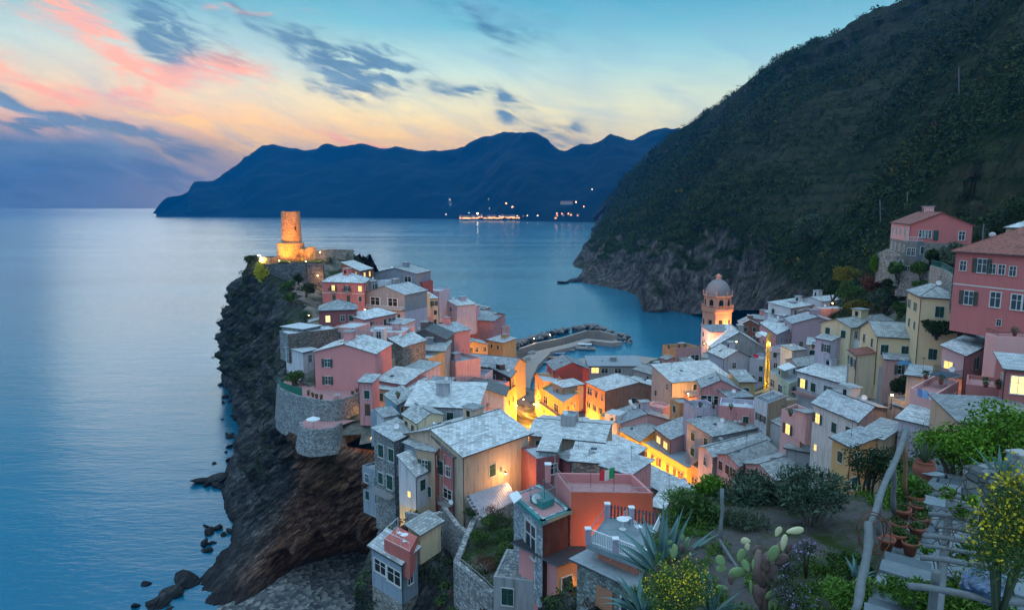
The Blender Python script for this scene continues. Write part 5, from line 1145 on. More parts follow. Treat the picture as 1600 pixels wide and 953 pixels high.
def wall_lamp(key, wall, u, drop, power, label, out=1.6, color=(1, .36, .045), seen=True):
    """a lantern on a bracket on one wall of a house; the light hangs in the lane in front of it"""
    lab, P_, z0_, z1_ = next(h_ for h_ in HP if key in h_[0]); q0, q1, other = (P_[0], P_[1], P_[2]) if wall == 'A' else (P_[1], P_[2], P_[0])
    ref = P_[1]; d_ = q1 - q0; n_ = Vector((d_.y, -d_.x, 0)).normalized()
    if n_.dot(other - ref) > 0: n_ = -n_
    p = q0 + d_ * u + n_ * .95; p.z = z1_ - drop
    r_ = street_lamp(p - Z * .0, 0, 1, label, wall=-n_ * -1, color=color, gsize=.13)
    for ch in r_.children:
        if ch.type == 'LIGHT': ch.data.energy = power; ch.location = Vector(ch.location) + n_ * (out - .95)
    return r_
wl = wall_lamp
wl('dark loggia facing the little square', 'A', .15, 8.5, 8670, 'wall lantern at the harbour end of the yellow loggia house', 2.2)
wl('dark loggia facing the little square', 'A', .75, 8.0, 7514, 'wall lantern under the corner of the yellow loggia house', 2.2)
wl('great brown gabled hall', 'A', .45, 11, 9248, 'wall lantern on the orange side wall of the great brown hall', 3)
wl('two brown windows at the street bend', 'A', .5, 7, 7514, 'wall lantern between the brown windows at the street bend', 2.2)
wl('dark gabled slate roof above the street', 'A', .5, 7, 6936, 'wall lantern on the yellow-walled house with dark slates', 2.2)
wl('orange-lit glazed balcony over the street', 'A', .4, 8, 4624, 'wall lantern below the glazed balcony', 2.2)
wl('long yellow street house', 'A', .12, 7, 7514, 'wall lantern at the upper end of the long yellow street house', 2.4)
wl('long yellow street house', 'A', .5, 7.5, 7514, 'wall lantern in the middle of the long yellow street house', 2.4)
wl('long yellow street house', 'A', .88, 7, 7514, 'wall lantern at the near end of the long yellow street house', 2.4)
wl('pink parapet at the near end of the street', 'A', .5, 6.5, 6358, 'wall lantern on the orange house with the pink parapet', 2.2, (1, .34, .06))
wl('bright red house', 'B', .4, 7, 5780, 'wall lantern on the lane side of the bright red house', 2)
wl('tall brown box house', 'B', .5, 9, 4335, 'wall lantern at the lane corner of the tall brown box house', 2)
wl('salmon pink house with low slate', 'B', .03, 3, 1190, 'wall lantern at the left end of the salmon house', 1.6)
wl('narrow orange-lit wall house', 'B', .5, 4, 1530, 'wall lantern on the narrow orange-lit house', 1.8)
wl('orange corner house', 'A', .5, 8, 7514, 'wall lantern on the orange corner house by the channel', 2.2)
wl('narrow lavender and yellow house', 'A', .93, 7.8, 420, 'glowing wall lantern where the yellow part meets the tan house', 1.5, (1, .6, .15))
wl('big stained tan house', 'B', .55, 4.3, 620, 'wall lantern under the green shutter of the stained tan house', 2.6, (1, .5, .16))
wl('black felt roof and orange', 'B', .5, 2.2, 160, 'small wall lantern on the orange end wall under the black felt roof', 1.5, (1, .36, .05))
wl('flag over an orange-lit wall', 'B', .45, 2.6, 240, 'wall lantern on the orange-lit wall under the flag terrace', 2.0, (1, .30, .07))
wl('pink house with lit balcony door', 'A', .3, 4.5, 120, 'small lantern near the lit balcony door', 1.2)
for o_ in bpy.data.objects:
    if o_.type == 'LIGHT' and o_.data.type == 'POINT':
        w = world_loc(o_)
        for lab, P_, z0_, z1_ in HP:
            a_ = P_[0] - P_[1]; b_ = P_[2] - P_[1]; d_ = w - P_[1]; det = a_.x * b_.y - a_.y * b_.x
            u_ = (d_.x * b_.y - d_.y * b_.x) / det; v_ = (a_.x * d_.y - a_.y * d_.x) / det
            if 0 < u_ < 1 and 0 < v_ < 1 and w.z < z1_ + 1: print('LAMPIN', o_.parent['label'], '|', lab)
# ---------------------------------------------------------------- castle
CT = WD(457, 404, 245); cz = CT.z
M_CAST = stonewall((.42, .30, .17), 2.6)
tw = empty('castle_tower', (CT.x, CT.y, cz)); tag(tw, 'round medieval stone tower on a wide drum, floodlit orange, highest on the promontory', 'tower')
m_ = MB(); top_z = WD(457, 331, 245).z; dr = WD(457, 379, 245).z
m_.lathe([(3.55, dr - cz - .5), (3.45, (dr - cz) + 2), (3.25, top_z - cz - 1.0), (3.28, top_z - cz), (2.6, top_z - cz), (2.6, top_z - cz - 1.2), (0, top_z - cz - 1.2)], (CT.x, CT.y, cz), 28)
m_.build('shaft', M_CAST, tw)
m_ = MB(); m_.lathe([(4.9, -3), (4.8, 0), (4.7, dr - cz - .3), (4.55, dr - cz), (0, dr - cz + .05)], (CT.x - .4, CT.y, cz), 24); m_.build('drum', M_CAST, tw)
m_ = MB(); m_.box((CT.x + 2.2, CT.y - 2.5, dr + 5.2), (.45, .5, 1.3), R(-40)); m_.build('window', M_DARK, tw)
for k in range(9):
    m_ = MB(); w_ = 2 * math.pi * k / 9; m_.box((CT.x + 2.95 * math.cos(w_), CT.y + 2.95 * math.sin(w_), top_z + .12), (.6, .5, .25), w_ + math.pi / 2)
    if k % 2 == 0: m_.build('coping_stone', M_CAST, tw)
# ruined lower walls
def ruin_wall(pp, zb, h, th, label, mat, name='castle_wall', seed=0, smooth_top=False):
    m_ = MB(); P_ = [Vector(q_) for q_ in pp]; out = []
    for i in range(len(P_) - 1):
        n_ = max(1, int((P_[i + 1] - P_[i]).length / 1.2))
        for k in range(n_): out.append(P_[i].lerp(P_[i + 1], k / n_))
    out.append(P_[-1]); hs = [h * (1 if smooth_top else (.72 + .3 * noise.noise(Vector((q_.x * .35 + seed, q_.y * .35, 0))))) for q_ in out]
    for i in range(len(out) - 1):
        a_, b_ = out[i], out[i + 1]; d_ = (b_ - a_).normalized(); s_ = Vector((-d_.y, d_.x, 0)) * th / 2; dn_ = Vector((0, 0, -zb))
        m_.hexa([a_ - s_ + dn_, b_ - s_ + dn_, b_ + s_ + dn_, a_ + s_ + dn_], [a_ - s_ + Z * hs[i], b_ - s_ + Z * hs[i + 1], b_ + s_ + Z * hs[i + 1], a_ + s_ + Z * hs[i]])
    o = m_.build(name, mat, loc=out[0]); tag(o, label, 'wall'); return o
ruin_wall([WD(470, 404, 244), WD(488, 406, 240), WD(489, 404, 250), WD(474, 402, 256)], 2, 5.0, 2.2, 'broken orange-lit wall stump beside the castle drum', M_CAST, seed=3)
ruin_wall([WD(408, 409, 240), WD(424, 409, 238), WD(436, 408, 240)], 3, 2.2, .8, 'low floodlit wall left of the castle tower', M_CAST, seed=1)
ruin_wall([WD(489, 407, 243), WD(520, 405, 246), WD(552, 406, 250)], 3, 3.6, .8, 'long grey terrace wall right of the castle tower', stonewall(), seed=2, smooth_top=True)
ruin_wall([WD(404, 422, 232), WD(425, 420, 228), WD(455, 418, 224), WD(480, 418, 222), WD(506, 420, 222)], 9, 1.6, 1.2, 'tall dark retaining wall carrying the castle lawn', stonewall((.13, .13, .14), 1.5), seed=5, smooth_top=True)
ra = railing(None, [WD(490, 394, 246), WD(520, 391, 248), WD(551, 390, 250)], 1.0, M_IRON, bars=.9); tag(ra, 'thin railing along the terrace wall right of the castle', 'railing')
g_ = MB(); gp = [WD(436, 410, 235), WD(500, 410, 235), WD(515, 404, 255), WD(440, 402, 255)]; g_.poly([p_ + Z * .15 for p_ in gp]); o = g_.build('lawn', foliage('lawn', (.04, .09, .01), (.10, .19, .03)), uv=False); tag(o, kind='structure')
def floodlight(P, target, power, label, angle=75, color=(1, .27, .008)):
    r_ = empty('floodlight', P); tag(r_, label, 'floodlight', 'castle floodlights'); P = Vector(P)
    m_ = MB(); m_.box(P + Z * .3, (.5, .25, .35)); m_.box(P + Z * .06, (.1, .1, .25)); m_.build('housing', M_IRON, r_)
    m_ = MB(); m_.box(P + Z * .3 + (Vector(target) - P).normalized() * .2, (.4, .1, .28)); m_.build('lamp_glass', M_BULB, r_)
    s_ = spot(P + Z * .8, target, power, angle, color); s_.parent = r_; s_.location = Vector(s_.location) - world_loc(r_)
    return r_
mid_t = Vector((CT.x, CT.y, cz + 9))
floodlight(WD(436, 410, 233), mid_t, 19000, 'floodlight on the lawn left of the tower foot', 80)
floodlight(WD(478, 411, 233), mid_t, 12500, 'floodlight on the lawn right of the tower foot', 80)
floodlight(WD(452, 412, 229), Vector((CT.x, CT.y, cz + 2)), 2600, 'floodlight low in front of the castle drum', 90)
floodlight(WD(405, 410, 238), Vector((CT.x - 6, CT.y, cz + 1)), 2500, 'glaring floodlight on the low wall at the cliff corner', 120, (1, .55, .15))
L_(WD(405, 408, 239), 2.0, 2200, 'glaring star-like lamp at the cliff corner of the castle wall', color=(1, .6, .15), gsize=.45)
L_(WD(425, 441, 229), 2.2, 4200, 'lamp inside the glowing yellow bush on the castle cliff', color=(1, .75, .05))
L_(WD(500, 403, 240), 2.0, 500, 'small lamp on the castle terrace right of the tower', color=(1, .4, .08))
L_(WD(497, 445, 219), 3.0, 700, 'lamp lighting the stone buttress left of the rose hipped house', color=(1, .4, .1))
L_(WD(483, 507, 178), 2.5, 900, 'lamp behind the palm lighting pale rocks', color=(1, .72, .35))
# ---------------------------------------------------------------- church tower
CH = WD(1118, 545, 240); chz = 8.0; CH.z = chz
ct = empty('church_tower', CH); tag(ct, 'octagonal orange-lit church bell tower with grey dome and lantern by the bay', 'tower', None)
M_CHUR = plaster((.64, .32, .23), .4); M_DOME = plaster((.27, .245, .26), .5)
def zy(py): return WD(1118, py, 240).z - chz
rad = 5.0
def octo(prof, name, mat, n=8, ph=math.pi / 8, smooth=False):
    m_ = MB(); i0 = 0
    for r_, z_ in prof:
        for k in range(n):
            w_ = 2 * math.pi * k / n + ph; m_.v.append((CH.x + r_ * math.cos(w_), CH.y + r_ * math.sin(w_), chz + z_))
    for i in range(len(prof) - 1):
        for k in range(n): m_.f.append((i * n + k, i * n + (k + 1) % n, (i + 1) * n + (k + 1) % n, (i + 1) * n + k)); m_.m.append(0)
    return m_.build(name, mat, ct, smooth=smooth)
octo([(rad, -6), (rad, zy(487)), (rad + .45, zy(485)), (rad + .5, zy(480.5)), (rad - .3, zy(480.5))], 'shaft', M_CHUR)
octo([(rad - .35, zy(482)), (rad - .35, zy(463)), (rad + .15, zy(462)), (rad + .2, zy(460.5)), (rad - .5, zy(460.5))], 'belfry', M_CHUR)
octo([((rad - .55) * math.cos(t), zy(461) + (zy(436) - zy(461)) * math.sin(t)) for t in np.linspace(0, math.pi / 2 - .12, 9)], 'dome', M_DOME, n=24, smooth=True)
octo([(.9, zy(437)), (.9, zy(431.5)), (1.15, zy(431)), (.5, zy(429.5)), (.1, zy(427.5))], 'lantern', M_CHUR, n=10)
for k in range(8):
    w_ = 2 * math.pi * k / 8; ap = (rad - .35) * math.cos(math.pi / 8) + .03; d_ = Vector((math.cos(w_), math.sin(w_), 0)); t_ = Vector((-d_.y, d_.x, 0))
    m_ = MB(); b_ = CH + d_ * ap + Z * (zy(478)); pts_ = [b_ - t_ * .75, b_ + t_ * .75, b_ + t_ * .75 + Z * 1.9]
    for q_ in range(1, 7): an_ = math.pi * q_ / 7; pts_.append(b_ + Z * 1.9 + t_ * .75 * math.cos(an_) + Z * .75 * math.sin(an_))
    pts_.append(b_ - t_ * .75 + Z * 1.9); m_.poly(pts_); m_.poly([p_ - d_ * .3 for p_ in pts_])
    f_ = m_.build('arched_opening', M_DARK, ct, uv=False)
    m_ = MB(); ap2 = rad * math.cos(math.pi / 8) + .03; b_ = CH + d_ * ap2 + Z * zy(508); m_.box(b_ + Z * 1.2, (1.2, .08, 2.4), w_ + math.pi / 2); m_.build('window', M_DARK, ct)
    m_ = MB(); w2 = w_ + math.pi / 8; d2 = Vector((math.cos(w2), math.sin(w2), 0)); b2 = CH + d2 * (rad - .1) + Z * zy(461); m_.lathe([(.22, 0), (.22, .9), (.34, 1.0), (.05, 1.9)], b2, 8); m_.build('pinnacle', M_CHUR, ct)
    a2 = CH + d2 * (rad + .42) + Z * zy(480.5); w3 = w2 + math.pi / 4; c2 = CH + Vector((math.cos(w3), math.sin(w3), 0)) * (rad + .42) + Z * zy(480.5)
    m_ = MB(); m_.tube([a2 + Z * 1.1, c2 + Z * 1.1], .10, 5)
    for q_ in range(9): pp_ = a2.lerp(c2, q_ / 8); m_.tube([pp_, pp_ + Z * 1.1], .10 if q_ == 0 else .06, 5)
    m_.build('balustrade', M_CHUR, ct)
    m_ = MB()
    for q_ in range(5): pp_ = a2.lerp(c2, (q_ + .5) / 5) - Z * 6.5 - d_ * .5; m_.box(pp_, (.5, .5, 1.1), w_ + math.pi / 2)
    m_.build('corbel_band', M_CHUR, ct)
floodlight(WZ(1145, 525, 26), Vector((CH.x + 1, CH.y - 3, chz + 22)), 8500, 'floodlight on the hall roof right of the church tower', 110, (1, .48, .14))
floodlight(WZ(1100, 540, 27), Vector((CH.x, CH.y - 3, chz + 24)), 9000, 'floodlight on the roofs left of the church tower', 110, (1, .45, .2))
# ---------------------------------------------------------------- breakwater and quays
M_QUAY = plaster((.36, .30, .27), .6); M_QW = plaster((.33, .27, .24), .7)
def strip(name, pts_, width, z0, z1, mat, side=1, label=None, cat=None, kind=None):
    m_ = MB(); P_ = [Vector((p_.x, p_.y, 0)) for p_ in pts_]; n_ = len(P_); off = []
    for i in range(n_):
        t_ = (P_[min(i + 1, n_ - 1)] - P_[max(i - 1, 0)]).normalized(); off.append(P_[i] + Vector((-t_.y, t_.x, 0)) * width * side)
    for i in range(n_ - 1): m_.hexa([P_[i] + Z * z0, P_[i + 1] + Z * z0, off[i + 1] + Z * z0, off[i] + Z * z0], [P_[i] + Z * z1, P_[i + 1] + Z * z1, off[i + 1] + Z * z1, off[i] + Z * z1])
    o = m_.build(name, mat, loc=P_[0] + Z * z0)
    if kind: tag(o, kind=kind)
    if label: tag(o, label, cat)
    return o
inner_edge = [WZ(*q_, 2.0) for q_ in [(806, 590), (828, 565), (850, 552), (896, 541), (925, 532), (955, 536), (972, 534)]]
strip('quay', inner_edge, 6, -3, 2.0, M_QUAY, 1, kind='structure')
wall_l = [WZ(*q_, 2.2) for q_ in [(815, 553), (840, 544), (880, 536), (918, 524), (935, 524), (960, 531)]]
strip('breakwater_wall', wall_l, 1.6, -1, 4.8, M_QW, 1, 'long mauve-brown parapet wall curving out along the breakwater', 'wall')
tip = [WZ(*q_, 2.0) for q_ in [(797, 614), (803, 592), (816, 569), (838, 549)]]
strip('quay', tip, 7, -3, 1.9, M_QUAY, -1, kind='structure')
for i, (x, y) in enumerate([(822, 563), (812, 575), (830, 553)]):
    m_ = MB(); c_ = WZ(x, y, 2.0); m_.box(c_ + Z * .45, (3.5, 2.2, .9), .5); m_.box(c_ + Vector((.6, .8, 1.1)), (2.2, 1.3, .5), .5)
    o = m_.build('concrete_step', M_CONC, loc=c_); tag(o, ['pale concrete steps halfway along the quay', 'pale concrete steps at the shore end of the quay', 'pale concrete steps near the breakwater wall'][i], 'steps')
bp_ = [(788, 545), (800, 541), (815, 537), (835, 531), (855, 525), (878, 519), (900, 515), (925, 512), (945, 518), (965, 525), (985, 531)]
rs = random.Random(5)
def bp_at(t):
    i = min(len(bp_) - 2, int(t * (len(bp_) - 1))); f_ = t * (len(bp_) - 1) - i; return (bp_[i][0] * (1 - f_) + bp_[i + 1][0] * f_, bp_[i][1] * (1 - f_) + bp_[i + 1][1] * f_)
for k in range(240):
    t = rs.random(); x, y = bp_at(t); P_ = WZ(x, y, 1.0); lat = rs.uniform(-3, 6) if t < .85 else rs.uniform(-7, 5)
    P_.y += lat; P_.x += rs.uniform(-1, 1); s_ = rs.uniform(.9, 1.9); P_.z = 2.7 - abs(lat - 0) * .45 + rs.uniform(-.4, .5)
    o = bpy.data.objects.new('boulder', B_MESH[k % 7]); COL.objects.link(o); o.location = P_; o.scale = (s_ * rs.uniform(.8, 1.4), s_, s_ * rs.uniform(.7, 1)); o.rotation_euler = (rs.uniform(-.6, .6), rs.uniform(-.6, .6), rs.random() * 6)
    tag(o, 'pale grey boulder heaped with others along the seaward side of the breakwater', 'boulder', 'breakwater boulders')
for k in range(34):
    P_ = WZ(rs.uniform(778, 800), rs.uniform(545, 590), 1.5); s_ = rs.uniform(.6, 1.2)
    o = bpy.data.objects.new('boulder', B_MESH[k % 7]); COL.objects.link(o); o.location = P_; o.scale = (s_ * 1.3, s_, s_); o.rotation_euler = (rs.random(), rs.random(), rs.random() * 6)
    tag(o, 'boulder lit warm beside the ochre block at the breakwater root', 'boulder', 'boulders at the breakwater root')
# town quay and square
sq = [WZ(*q_, 3.0) for q_ in [(838, 622), (806, 622), (780, 650), (800, 690), (900, 690), (880, 640), (850, 632)]]
m_ = MB(); m_.hexa([sq[0] - Z * 4, sq[1] - Z * 4, sq[3] - Z * 4, sq[4] - Z * 4], [sq[0], sq[1], sq[3], sq[4]]); o = m_.build('square', M_QUAY, loc=sq[0]); tag(o, kind='structure')
strip('quay', [WZ(*q_, 2.0) for q_ in [(846, 622), (843, 600), (858, 580), (905, 560), (990, 555), (1030, 560)]], 14, -3, 2.0, M_QUAY, -1, kind='structure')
# ---------------------------------------------------------------- boats
def boat(P, L, rz, hullc, label, cabin=False, cover=False, mast=False):
    P = Vector(P); r_ = empty('boat', P, rz); tag(r_, label, 'boat', 'boats moored in the harbour')
    n_ = 12; secs = []
    for i in range(n_ + 1):
        t = i / n_; x = (t - .5) * L; w_ = L * .17 * (1 - max(0, (t - .45) / .55) ** 2.2) * (.78 + .22 * min(1, t * 4)); sh_ = L * .10 + L * .06 * t * t
        secs.append([(x, -w_, sh_), (x, -w_ * .85, sh_ * .3), (x, -w_ * .35, -.15), (x, w_ * .35, -.15), (x, w_ * .85, sh_ * .3), (x, w_, sh_)])
    V = [p_ for s_ in secs for p_ in s_]; Fq = []
    for i in range(n_):
        for k in range(5): a_ = i * 6 + k; Fq.append((a_, a_ + 1, a_ + 7, a_ + 6))
    h_ = MB(); h_.v = V; h_.f = Fq; h_.m = [0] * len(Fq); h_.poly(secs[0])
    def ch(mb_, nm, mt):
        o = mb_.build(nm, mt); o.parent = r_; return o
    ch(h_, 'hull', plain('boat_' + str(hullc), hullc, .4))
    d_ = MB()
    for i in range(n_):
        a0, a1 = secs[i], secs[i + 1]; zz = -.12 if not cover else .03
        d_.poly([(a0[0][0], a0[0][1] * .93, a0[0][2] + zz), (a1[0][0], a1[0][1] * .93, a1[0][2] + zz), (a1[5][0], a1[5][1] * .93, a1[5][2] + zz), (a0[5][0], a0[5][1] * .93, a0[5][2] + zz)])
    ch(d_, 'cover' if cover else 'deck', plain('tarp', (.12, .25, .42), .8) if cover else plain('deck_wood', (.36, .22, .12), .8))
    w_ = MB()
    for s_ in (0, 5): w_.tube([sc_[s_] for sc_ in secs], .05, 5)
    ch(w_, 'gunwale', M_WHITE)
    if not cover and not cabin:
        t_ = MB()
        for x in (-.2, .1): t_.box((x * L, 0, L * .08), (.25, L * .29, .05))
        ch(t_, 'thwart', plain('deck_wood', (.36, .22, .12)))
    if cabin:
        c_ = MB(); c_.box((.05 * L, 0, L * .17), (L * .34, L * .22, L * .13)); c_.build; ch(c_, 'cabin', M_WHITE)
        c_ = MB(); c_.box((-.02 * L, 0, L * .26), (L * .62, L * .27, .08)); ch(c_, 'roof', M_WHITE)
        for s_ in (-1, 1):
            c_ = MB(); c_.box((.05 * L, s_ * (L * .11 + .01), L * .185), (L * .28, .03, L * .055)); ch(c_, 'window', M_GLASS)
            c_ = MB(); c_.tube([(-.28 * L, s_ * L * .12, L * .1), (-.28 * L, s_ * L * .12, L * .26)], .04, 5); ch(c_, 'post', M_METAL)
    if mast: c_ = MB(); c_.tube([(0, 0, .3), (.1, 0, L * .95)], .05, 5); ch(c_, 'mast', M_METAL)
    return r_
boat(WZ(913, 546, 0.15), 11, R(168), (.66, .64, .62), 'big white cabin boat moored at the breakwater quay', cabin=True)
boat(WZ(887, 548, 0.1), 6.5, R(165), (.35, .38, .42), 'open grey boat between the white cabin boat and the quay')
boat(WZ(874, 554, 0.1), 6, R(200), (.10, .22, .38), 'blue covered boat near the middle of the harbour', cover=True)
boat(WZ(864, 560, 0.1), 6.5, R(190), (.50, .20, .10), 'orange-brown open boat with a leaning mast', mast=True)
boat(WZ(851, 568, 0.1), 6, R(185), (.20, .28, .36), 'grey-blue covered boat nearest the channel', cover=True)
boat(WZ(872, 547, 0.1), 4.5, R(185), (.45, .42, .40), 'small pale dinghy close under the quay')
# ---------------------------------------------------------------- round bastions under the pink house
def bastion(ppts, z, h, label, batter=.9, rim_h=.55, deck=True, mat=None, back=6):
    P_ = catmull([WZ(*q_, z) for q_ in ppts], 6); m_ = MB(); mt = mat or STB
    r_ = empty('bastion', Vector(P_[len(P_) // 2]) - Z * h); tag(r_, label, 'bastion')
    c_ = Vector(P_.mean(0)) + Vector((0, back, 0)); n_ = len(P_)
    for i in range(n_ - 1):
        a_, b_ = Vector(P_[i]), Vector(P_[i + 1]); oa = (a_ - c_); oa.z = 0; oa.normalize(); ob = (b_ - c_); ob.z = 0; ob.normalize()
        m_.poly([a_ + oa * batter - Z * h, b_ + ob * batter - Z * h, b_ + Z * rim_h, a_ + Z * rim_h])
        m_.poly([a_ + Z * rim_h, b_ + Z * rim_h, b_ - ob * .45 + Z * rim_h, a_ - oa * .45 + Z * rim_h]); m_.poly([a_ - oa * .45 + Z * rim_h, b_ - ob * .45 + Z * rim_h, b_ - ob * .45, a_ - oa * .45])
    m_.build('wall', mt, r_, uv=False)
    d_ = MB(); d_.poly([Vector(p_) + Z * .02 for p_ in P_] + [Vector(P_[-1]) + Vector((2, back, .02)), Vector(P_[0]) + Vector((0, back, .02))]); d_.build('floor', FLATP, r_, uv=False)
    return r_
bastion([(433, 604), (440, 612), (458, 620), (480, 626), (506, 630), (530, 629), (552, 622), (568, 613)], 34.5, 7.8, 'big curved stone bastion wall carrying the terrace of the pink gabled house', back=9)
bastion([(468, 664), (472, 672), (486, 676), (505, 675), (524, 672), (534, 664)], 31.2, 4, 'lower round stone bastion with a white parasol', back=3)
# parasol
def parasol(P, r, h, label, c=(.7, .72, .74)):
    P = Vector(P); r_ = empty('parasol', P); tag(r_, label, 'parasol'); m_ = MB(); m_.tube([P, P + Z * h], .04, 6); m_.build('pole', M_METAL, r_)
    m_ = MB()
    for k in range(8):
        a0, a1 = k * math.pi / 4, (k + 1) * math.pi / 4
        m_.poly([P + Z * (h + .05), P + Vector((r * math.cos(a0), r * math.sin(a0), h - .45)), P + Vector((r * math.cos(a1), r * math.sin(a1), h - .45))])
        m_.poly([P + Vector((r * math.cos(a0), r * math.sin(a0), h - .45)), P + Vector((r * math.cos(a1), r * math.sin(a1), h - .45)), P + Vector((r * math.cos(a1), r * math.sin(a1), h - .62)), P + Vector((r * math.cos(a0), r * math.sin(a0), h - .62))])
    m_.build('canopy', plain('canvas' + str(c), c, .8), r_); return r_
parasol(WZ(490, 671, 31.2), 1.25, 2.4, 'white parasol on the lower stone bastion')
# ---------------------------------------------------------------- far town across the bay
M_FARL = emit('far_wall_glow', (1, .42, .12), 3.2); M_FARS = emit('far_lamp', (1, .75, .45), 26); M_FARR = emit('far_red_lamp', (1, .22, .08), 20)
M_FARW = plaster((.5, .36, .28), .3)
rs = random.Random(11)
def far_house(px, py, D, w, h, lit, label, grp='lit houses of the far town'):
    P_ = WD(px, py, D); r_ = empty('far_house', P_); tag(r_, label, 'house', grp)
    m_ = MB(); m_.box(P_ + Z * h / 2, (w, 12, h)); m_.build('wall', M_FARW, r_)
    m_ = MB(); m_.hexa([P_ + Vector((-w / 2 - 1, -7, h)), P_ + Vector((w / 2 + 1, -7, h)), P_ + Vector((w / 2 + 1, 7, h)), P_ + Vector((-w / 2 - 1, 7, h))], [P_ + Vector((-w / 2, -1, h + 3)), P_ + Vector((w / 2, -1, h + 3)), P_ + Vector((w / 2, 1, h + 3)), P_ + Vector((-w / 2, 1, h + 3))]); m_.build('roof', TILE_R, r_)
    if lit:
        m_ = MB(); nw = max(2, int(w / 5))
        for i in range(nw):
            if rs.random() < .8: m_.box(P_ + Vector(((i + .5) / nw * w - w / 2, -6.1, h * .3)), (w / nw * .7, .2, h * .45))
        m_.build('window', M_FARL, r_)  # glowing panels in place of street light falling on the facades
for k in range(46):
    px = 720 + 135 * (k / 45) + rs.uniform(-1, 1); D = 3650 + rs.uniform(0, 120); base = 342.3 - (px - 720) * .006
    far_house(px, base - rs.choice([0, 0, 1.4]), D, rs.uniform(9, 18), rs.uniform(9, 20), True, 'small glowing waterfront house in the row across the bay')
for (px, py) in [(870, 338), (880, 338), (892, 337), (903, 338), (868, 342)]:
    far_house(px, py, 3000, 9, 8, True, 'small lit house on the headland right of the far town', 'lit houses on the far headland')
far_house(885, 320, 3200, 55, 14, False, 'long pale institutional building on the hill above the far town', None)
for (px, w) in [(650, 8), (656, 12), (663, 10), (668, 7)]: far_house(px, 290, 4900, w * 2, 11, True, 'small lit building of the lonely cluster high on the far hill', 'lonely lit cluster on the far hill')
def far_lamp(px, py, D, r, mt, label, grp='lamps of the far town'):
    P_ = WD(px, py, D); r_ = empty('far_lamp', P_ - Z * 8); tag(r_, label, 'lamp', grp); m_ = MB(); m_.lathe([(0, -r), (r * .7, -r * .7), (r, 0), (r * .7, r * .7), (0, r)], P_, 8); m_.build('lamp_glass', mt, r_)
    m_ = MB(); m_.tube([P_ - Z * 8, P_], .3, 4); m_.build('post', M_IRON, r_)
far_lamp(746, 334, 3600, 3.4, M_FARS, 'brightest white lamp on the far waterfront')
for (px, py) in [(697, 335), (703, 312), (704, 320), (733, 333), (765, 326), (763, 311), (800, 324), (925, 296), (938, 294), (780, 338), (808, 337), (840, 337), (824, 337), (893, 330)]:
    far_lamp(px, py, 3500, .95, M_FARS, 'tiny white lamp scattered about the far town')
for (px, py, r) in [(791, 318, 2.6), (900, 316, 2.6), (870, 333.5, 1.8), (878, 334, 1.8), (888, 334, 1.8), (801, 323, 1.5), (912, 323, 1.8)]:
    far_lamp(px, py, 3350, r, M_FARR, 'reddish lamp on the slope above the far waterfront', 'reddish lamps above the far town')
def on_mount(px, py):
    g_ = GM[:int(GM.shape[0] * .8)].reshape(-1, 3); d_ = g_ - np.array([0, 0, CAMZ]); fz = d_ @ np.array(_f); k = fz > 60
    X_ = 800 + F * d_[:, 0] / np.where(k, fz, 1); Y_ = 476.5 - F * (d_ @ np.array(_u)) / np.where(k, fz, 1); e = np.where(k, (X_ - px) ** 2 + (Y_ - py) ** 2, 1e12); c_ = np.argsort(e)[:4]; i = c_[np.argmin(g_[c_, 1])]; return Vector(g_[i])
# ---------------------------------------------------------------- leaves
def leaves(clumps, n, ll, lw, up_bias=.0, shell=.55, seed=0):
    """clumps: (cx, cy, cz, rx, ry, rz); returns verts (n,4,3) of little pointed leaves"""
    g = np.random.default_rng(seed); cl = np.array(clumps, float); vol = (cl[:, 3] * cl[:, 4] * cl[:, 5]) ** .75
    idx = g.choice(len(cl), n, p=vol / vol.sum()); d = g.normal(size=(n, 3)); d /= np.linalg.norm(d, axis=1, keepdims=True)
    r_ = (shell + (1 - shell) * g.random(n) ** .6) * (.82 + .34 * g.random(n)); r_ = np.where(g.random(n) < .12, r_ * g.random(n), r_)
    c = cl[idx, :3] + d * cl[idx, 3:] * r_[:, None]
    ax = g.normal(size=(n, 3)) * .8 + d * .9; ax[:, 2] += up_bias; ax /= np.linalg.norm(ax, axis=1, keepdims=True)
    sd_ = np.cross(ax, g.normal(size=(n, 3))); sd_ /= np.linalg.norm(sd_, axis=1, keepdims=True)
    L = ll * (.6 + .8 * g.random(n))[:, None]; Wd = lw * (.6 + .8 * g.random(n))[:, None]
    return np.stack([c - ax * L / 2, c + sd_ * Wd / 2, c + ax * L / 2, c - sd_ * Wd / 2], 1)
def leaf_obj(name, Q, mat, parent=None):
    n = len(Q); return np_mesh(name, Q.reshape(-1, 3), np.arange(n * 4).reshape(n, 4), mat, parent)
F_DARK = foliage('dark_leaf', (.008, .020, .010), (.035, .060, .022)); F_MID = foliage('mid_leaf', (.013, .034, .011), (.07, .13, .034), (.13, .20, .05))
F_BRIGHT = foliage('bright_leaf', (.020, .060, .008), (.10, .22, .02), (.22, .38, .04)); F_OLIVE = foliage('olive_leaf', (.022, .035, .022), (.085, .12, .075), (.18, .22, .15))
F_OLEA = foliage('oleander_leaf', (.012, .030, .022), (.055, .095, .06), (.20, .25, .18), scale=1.5); F_YEL = foliage('yellow_flower', (.30, .24, .02), (.60, .48, .03), (.7, .6, .06))
F_BROOM = foliage('broom_leaf', (.05, .055, .012), (.22, .18, .03)); F_RED = foliage('russet_leaf', (.05, .02, .015), (.14, .06, .035)); F_PURP = foliage('purple_flower', (.16, .10, .28), (.35, .25, .50))
F_GRASS = foliage('grass_blade', (.018, .052, .010), (.10, .21, .03), (.20, .32, .07)); F_PALM = foliage('palm_leaf', (.010, .026, .014), (.04, .075, .035))
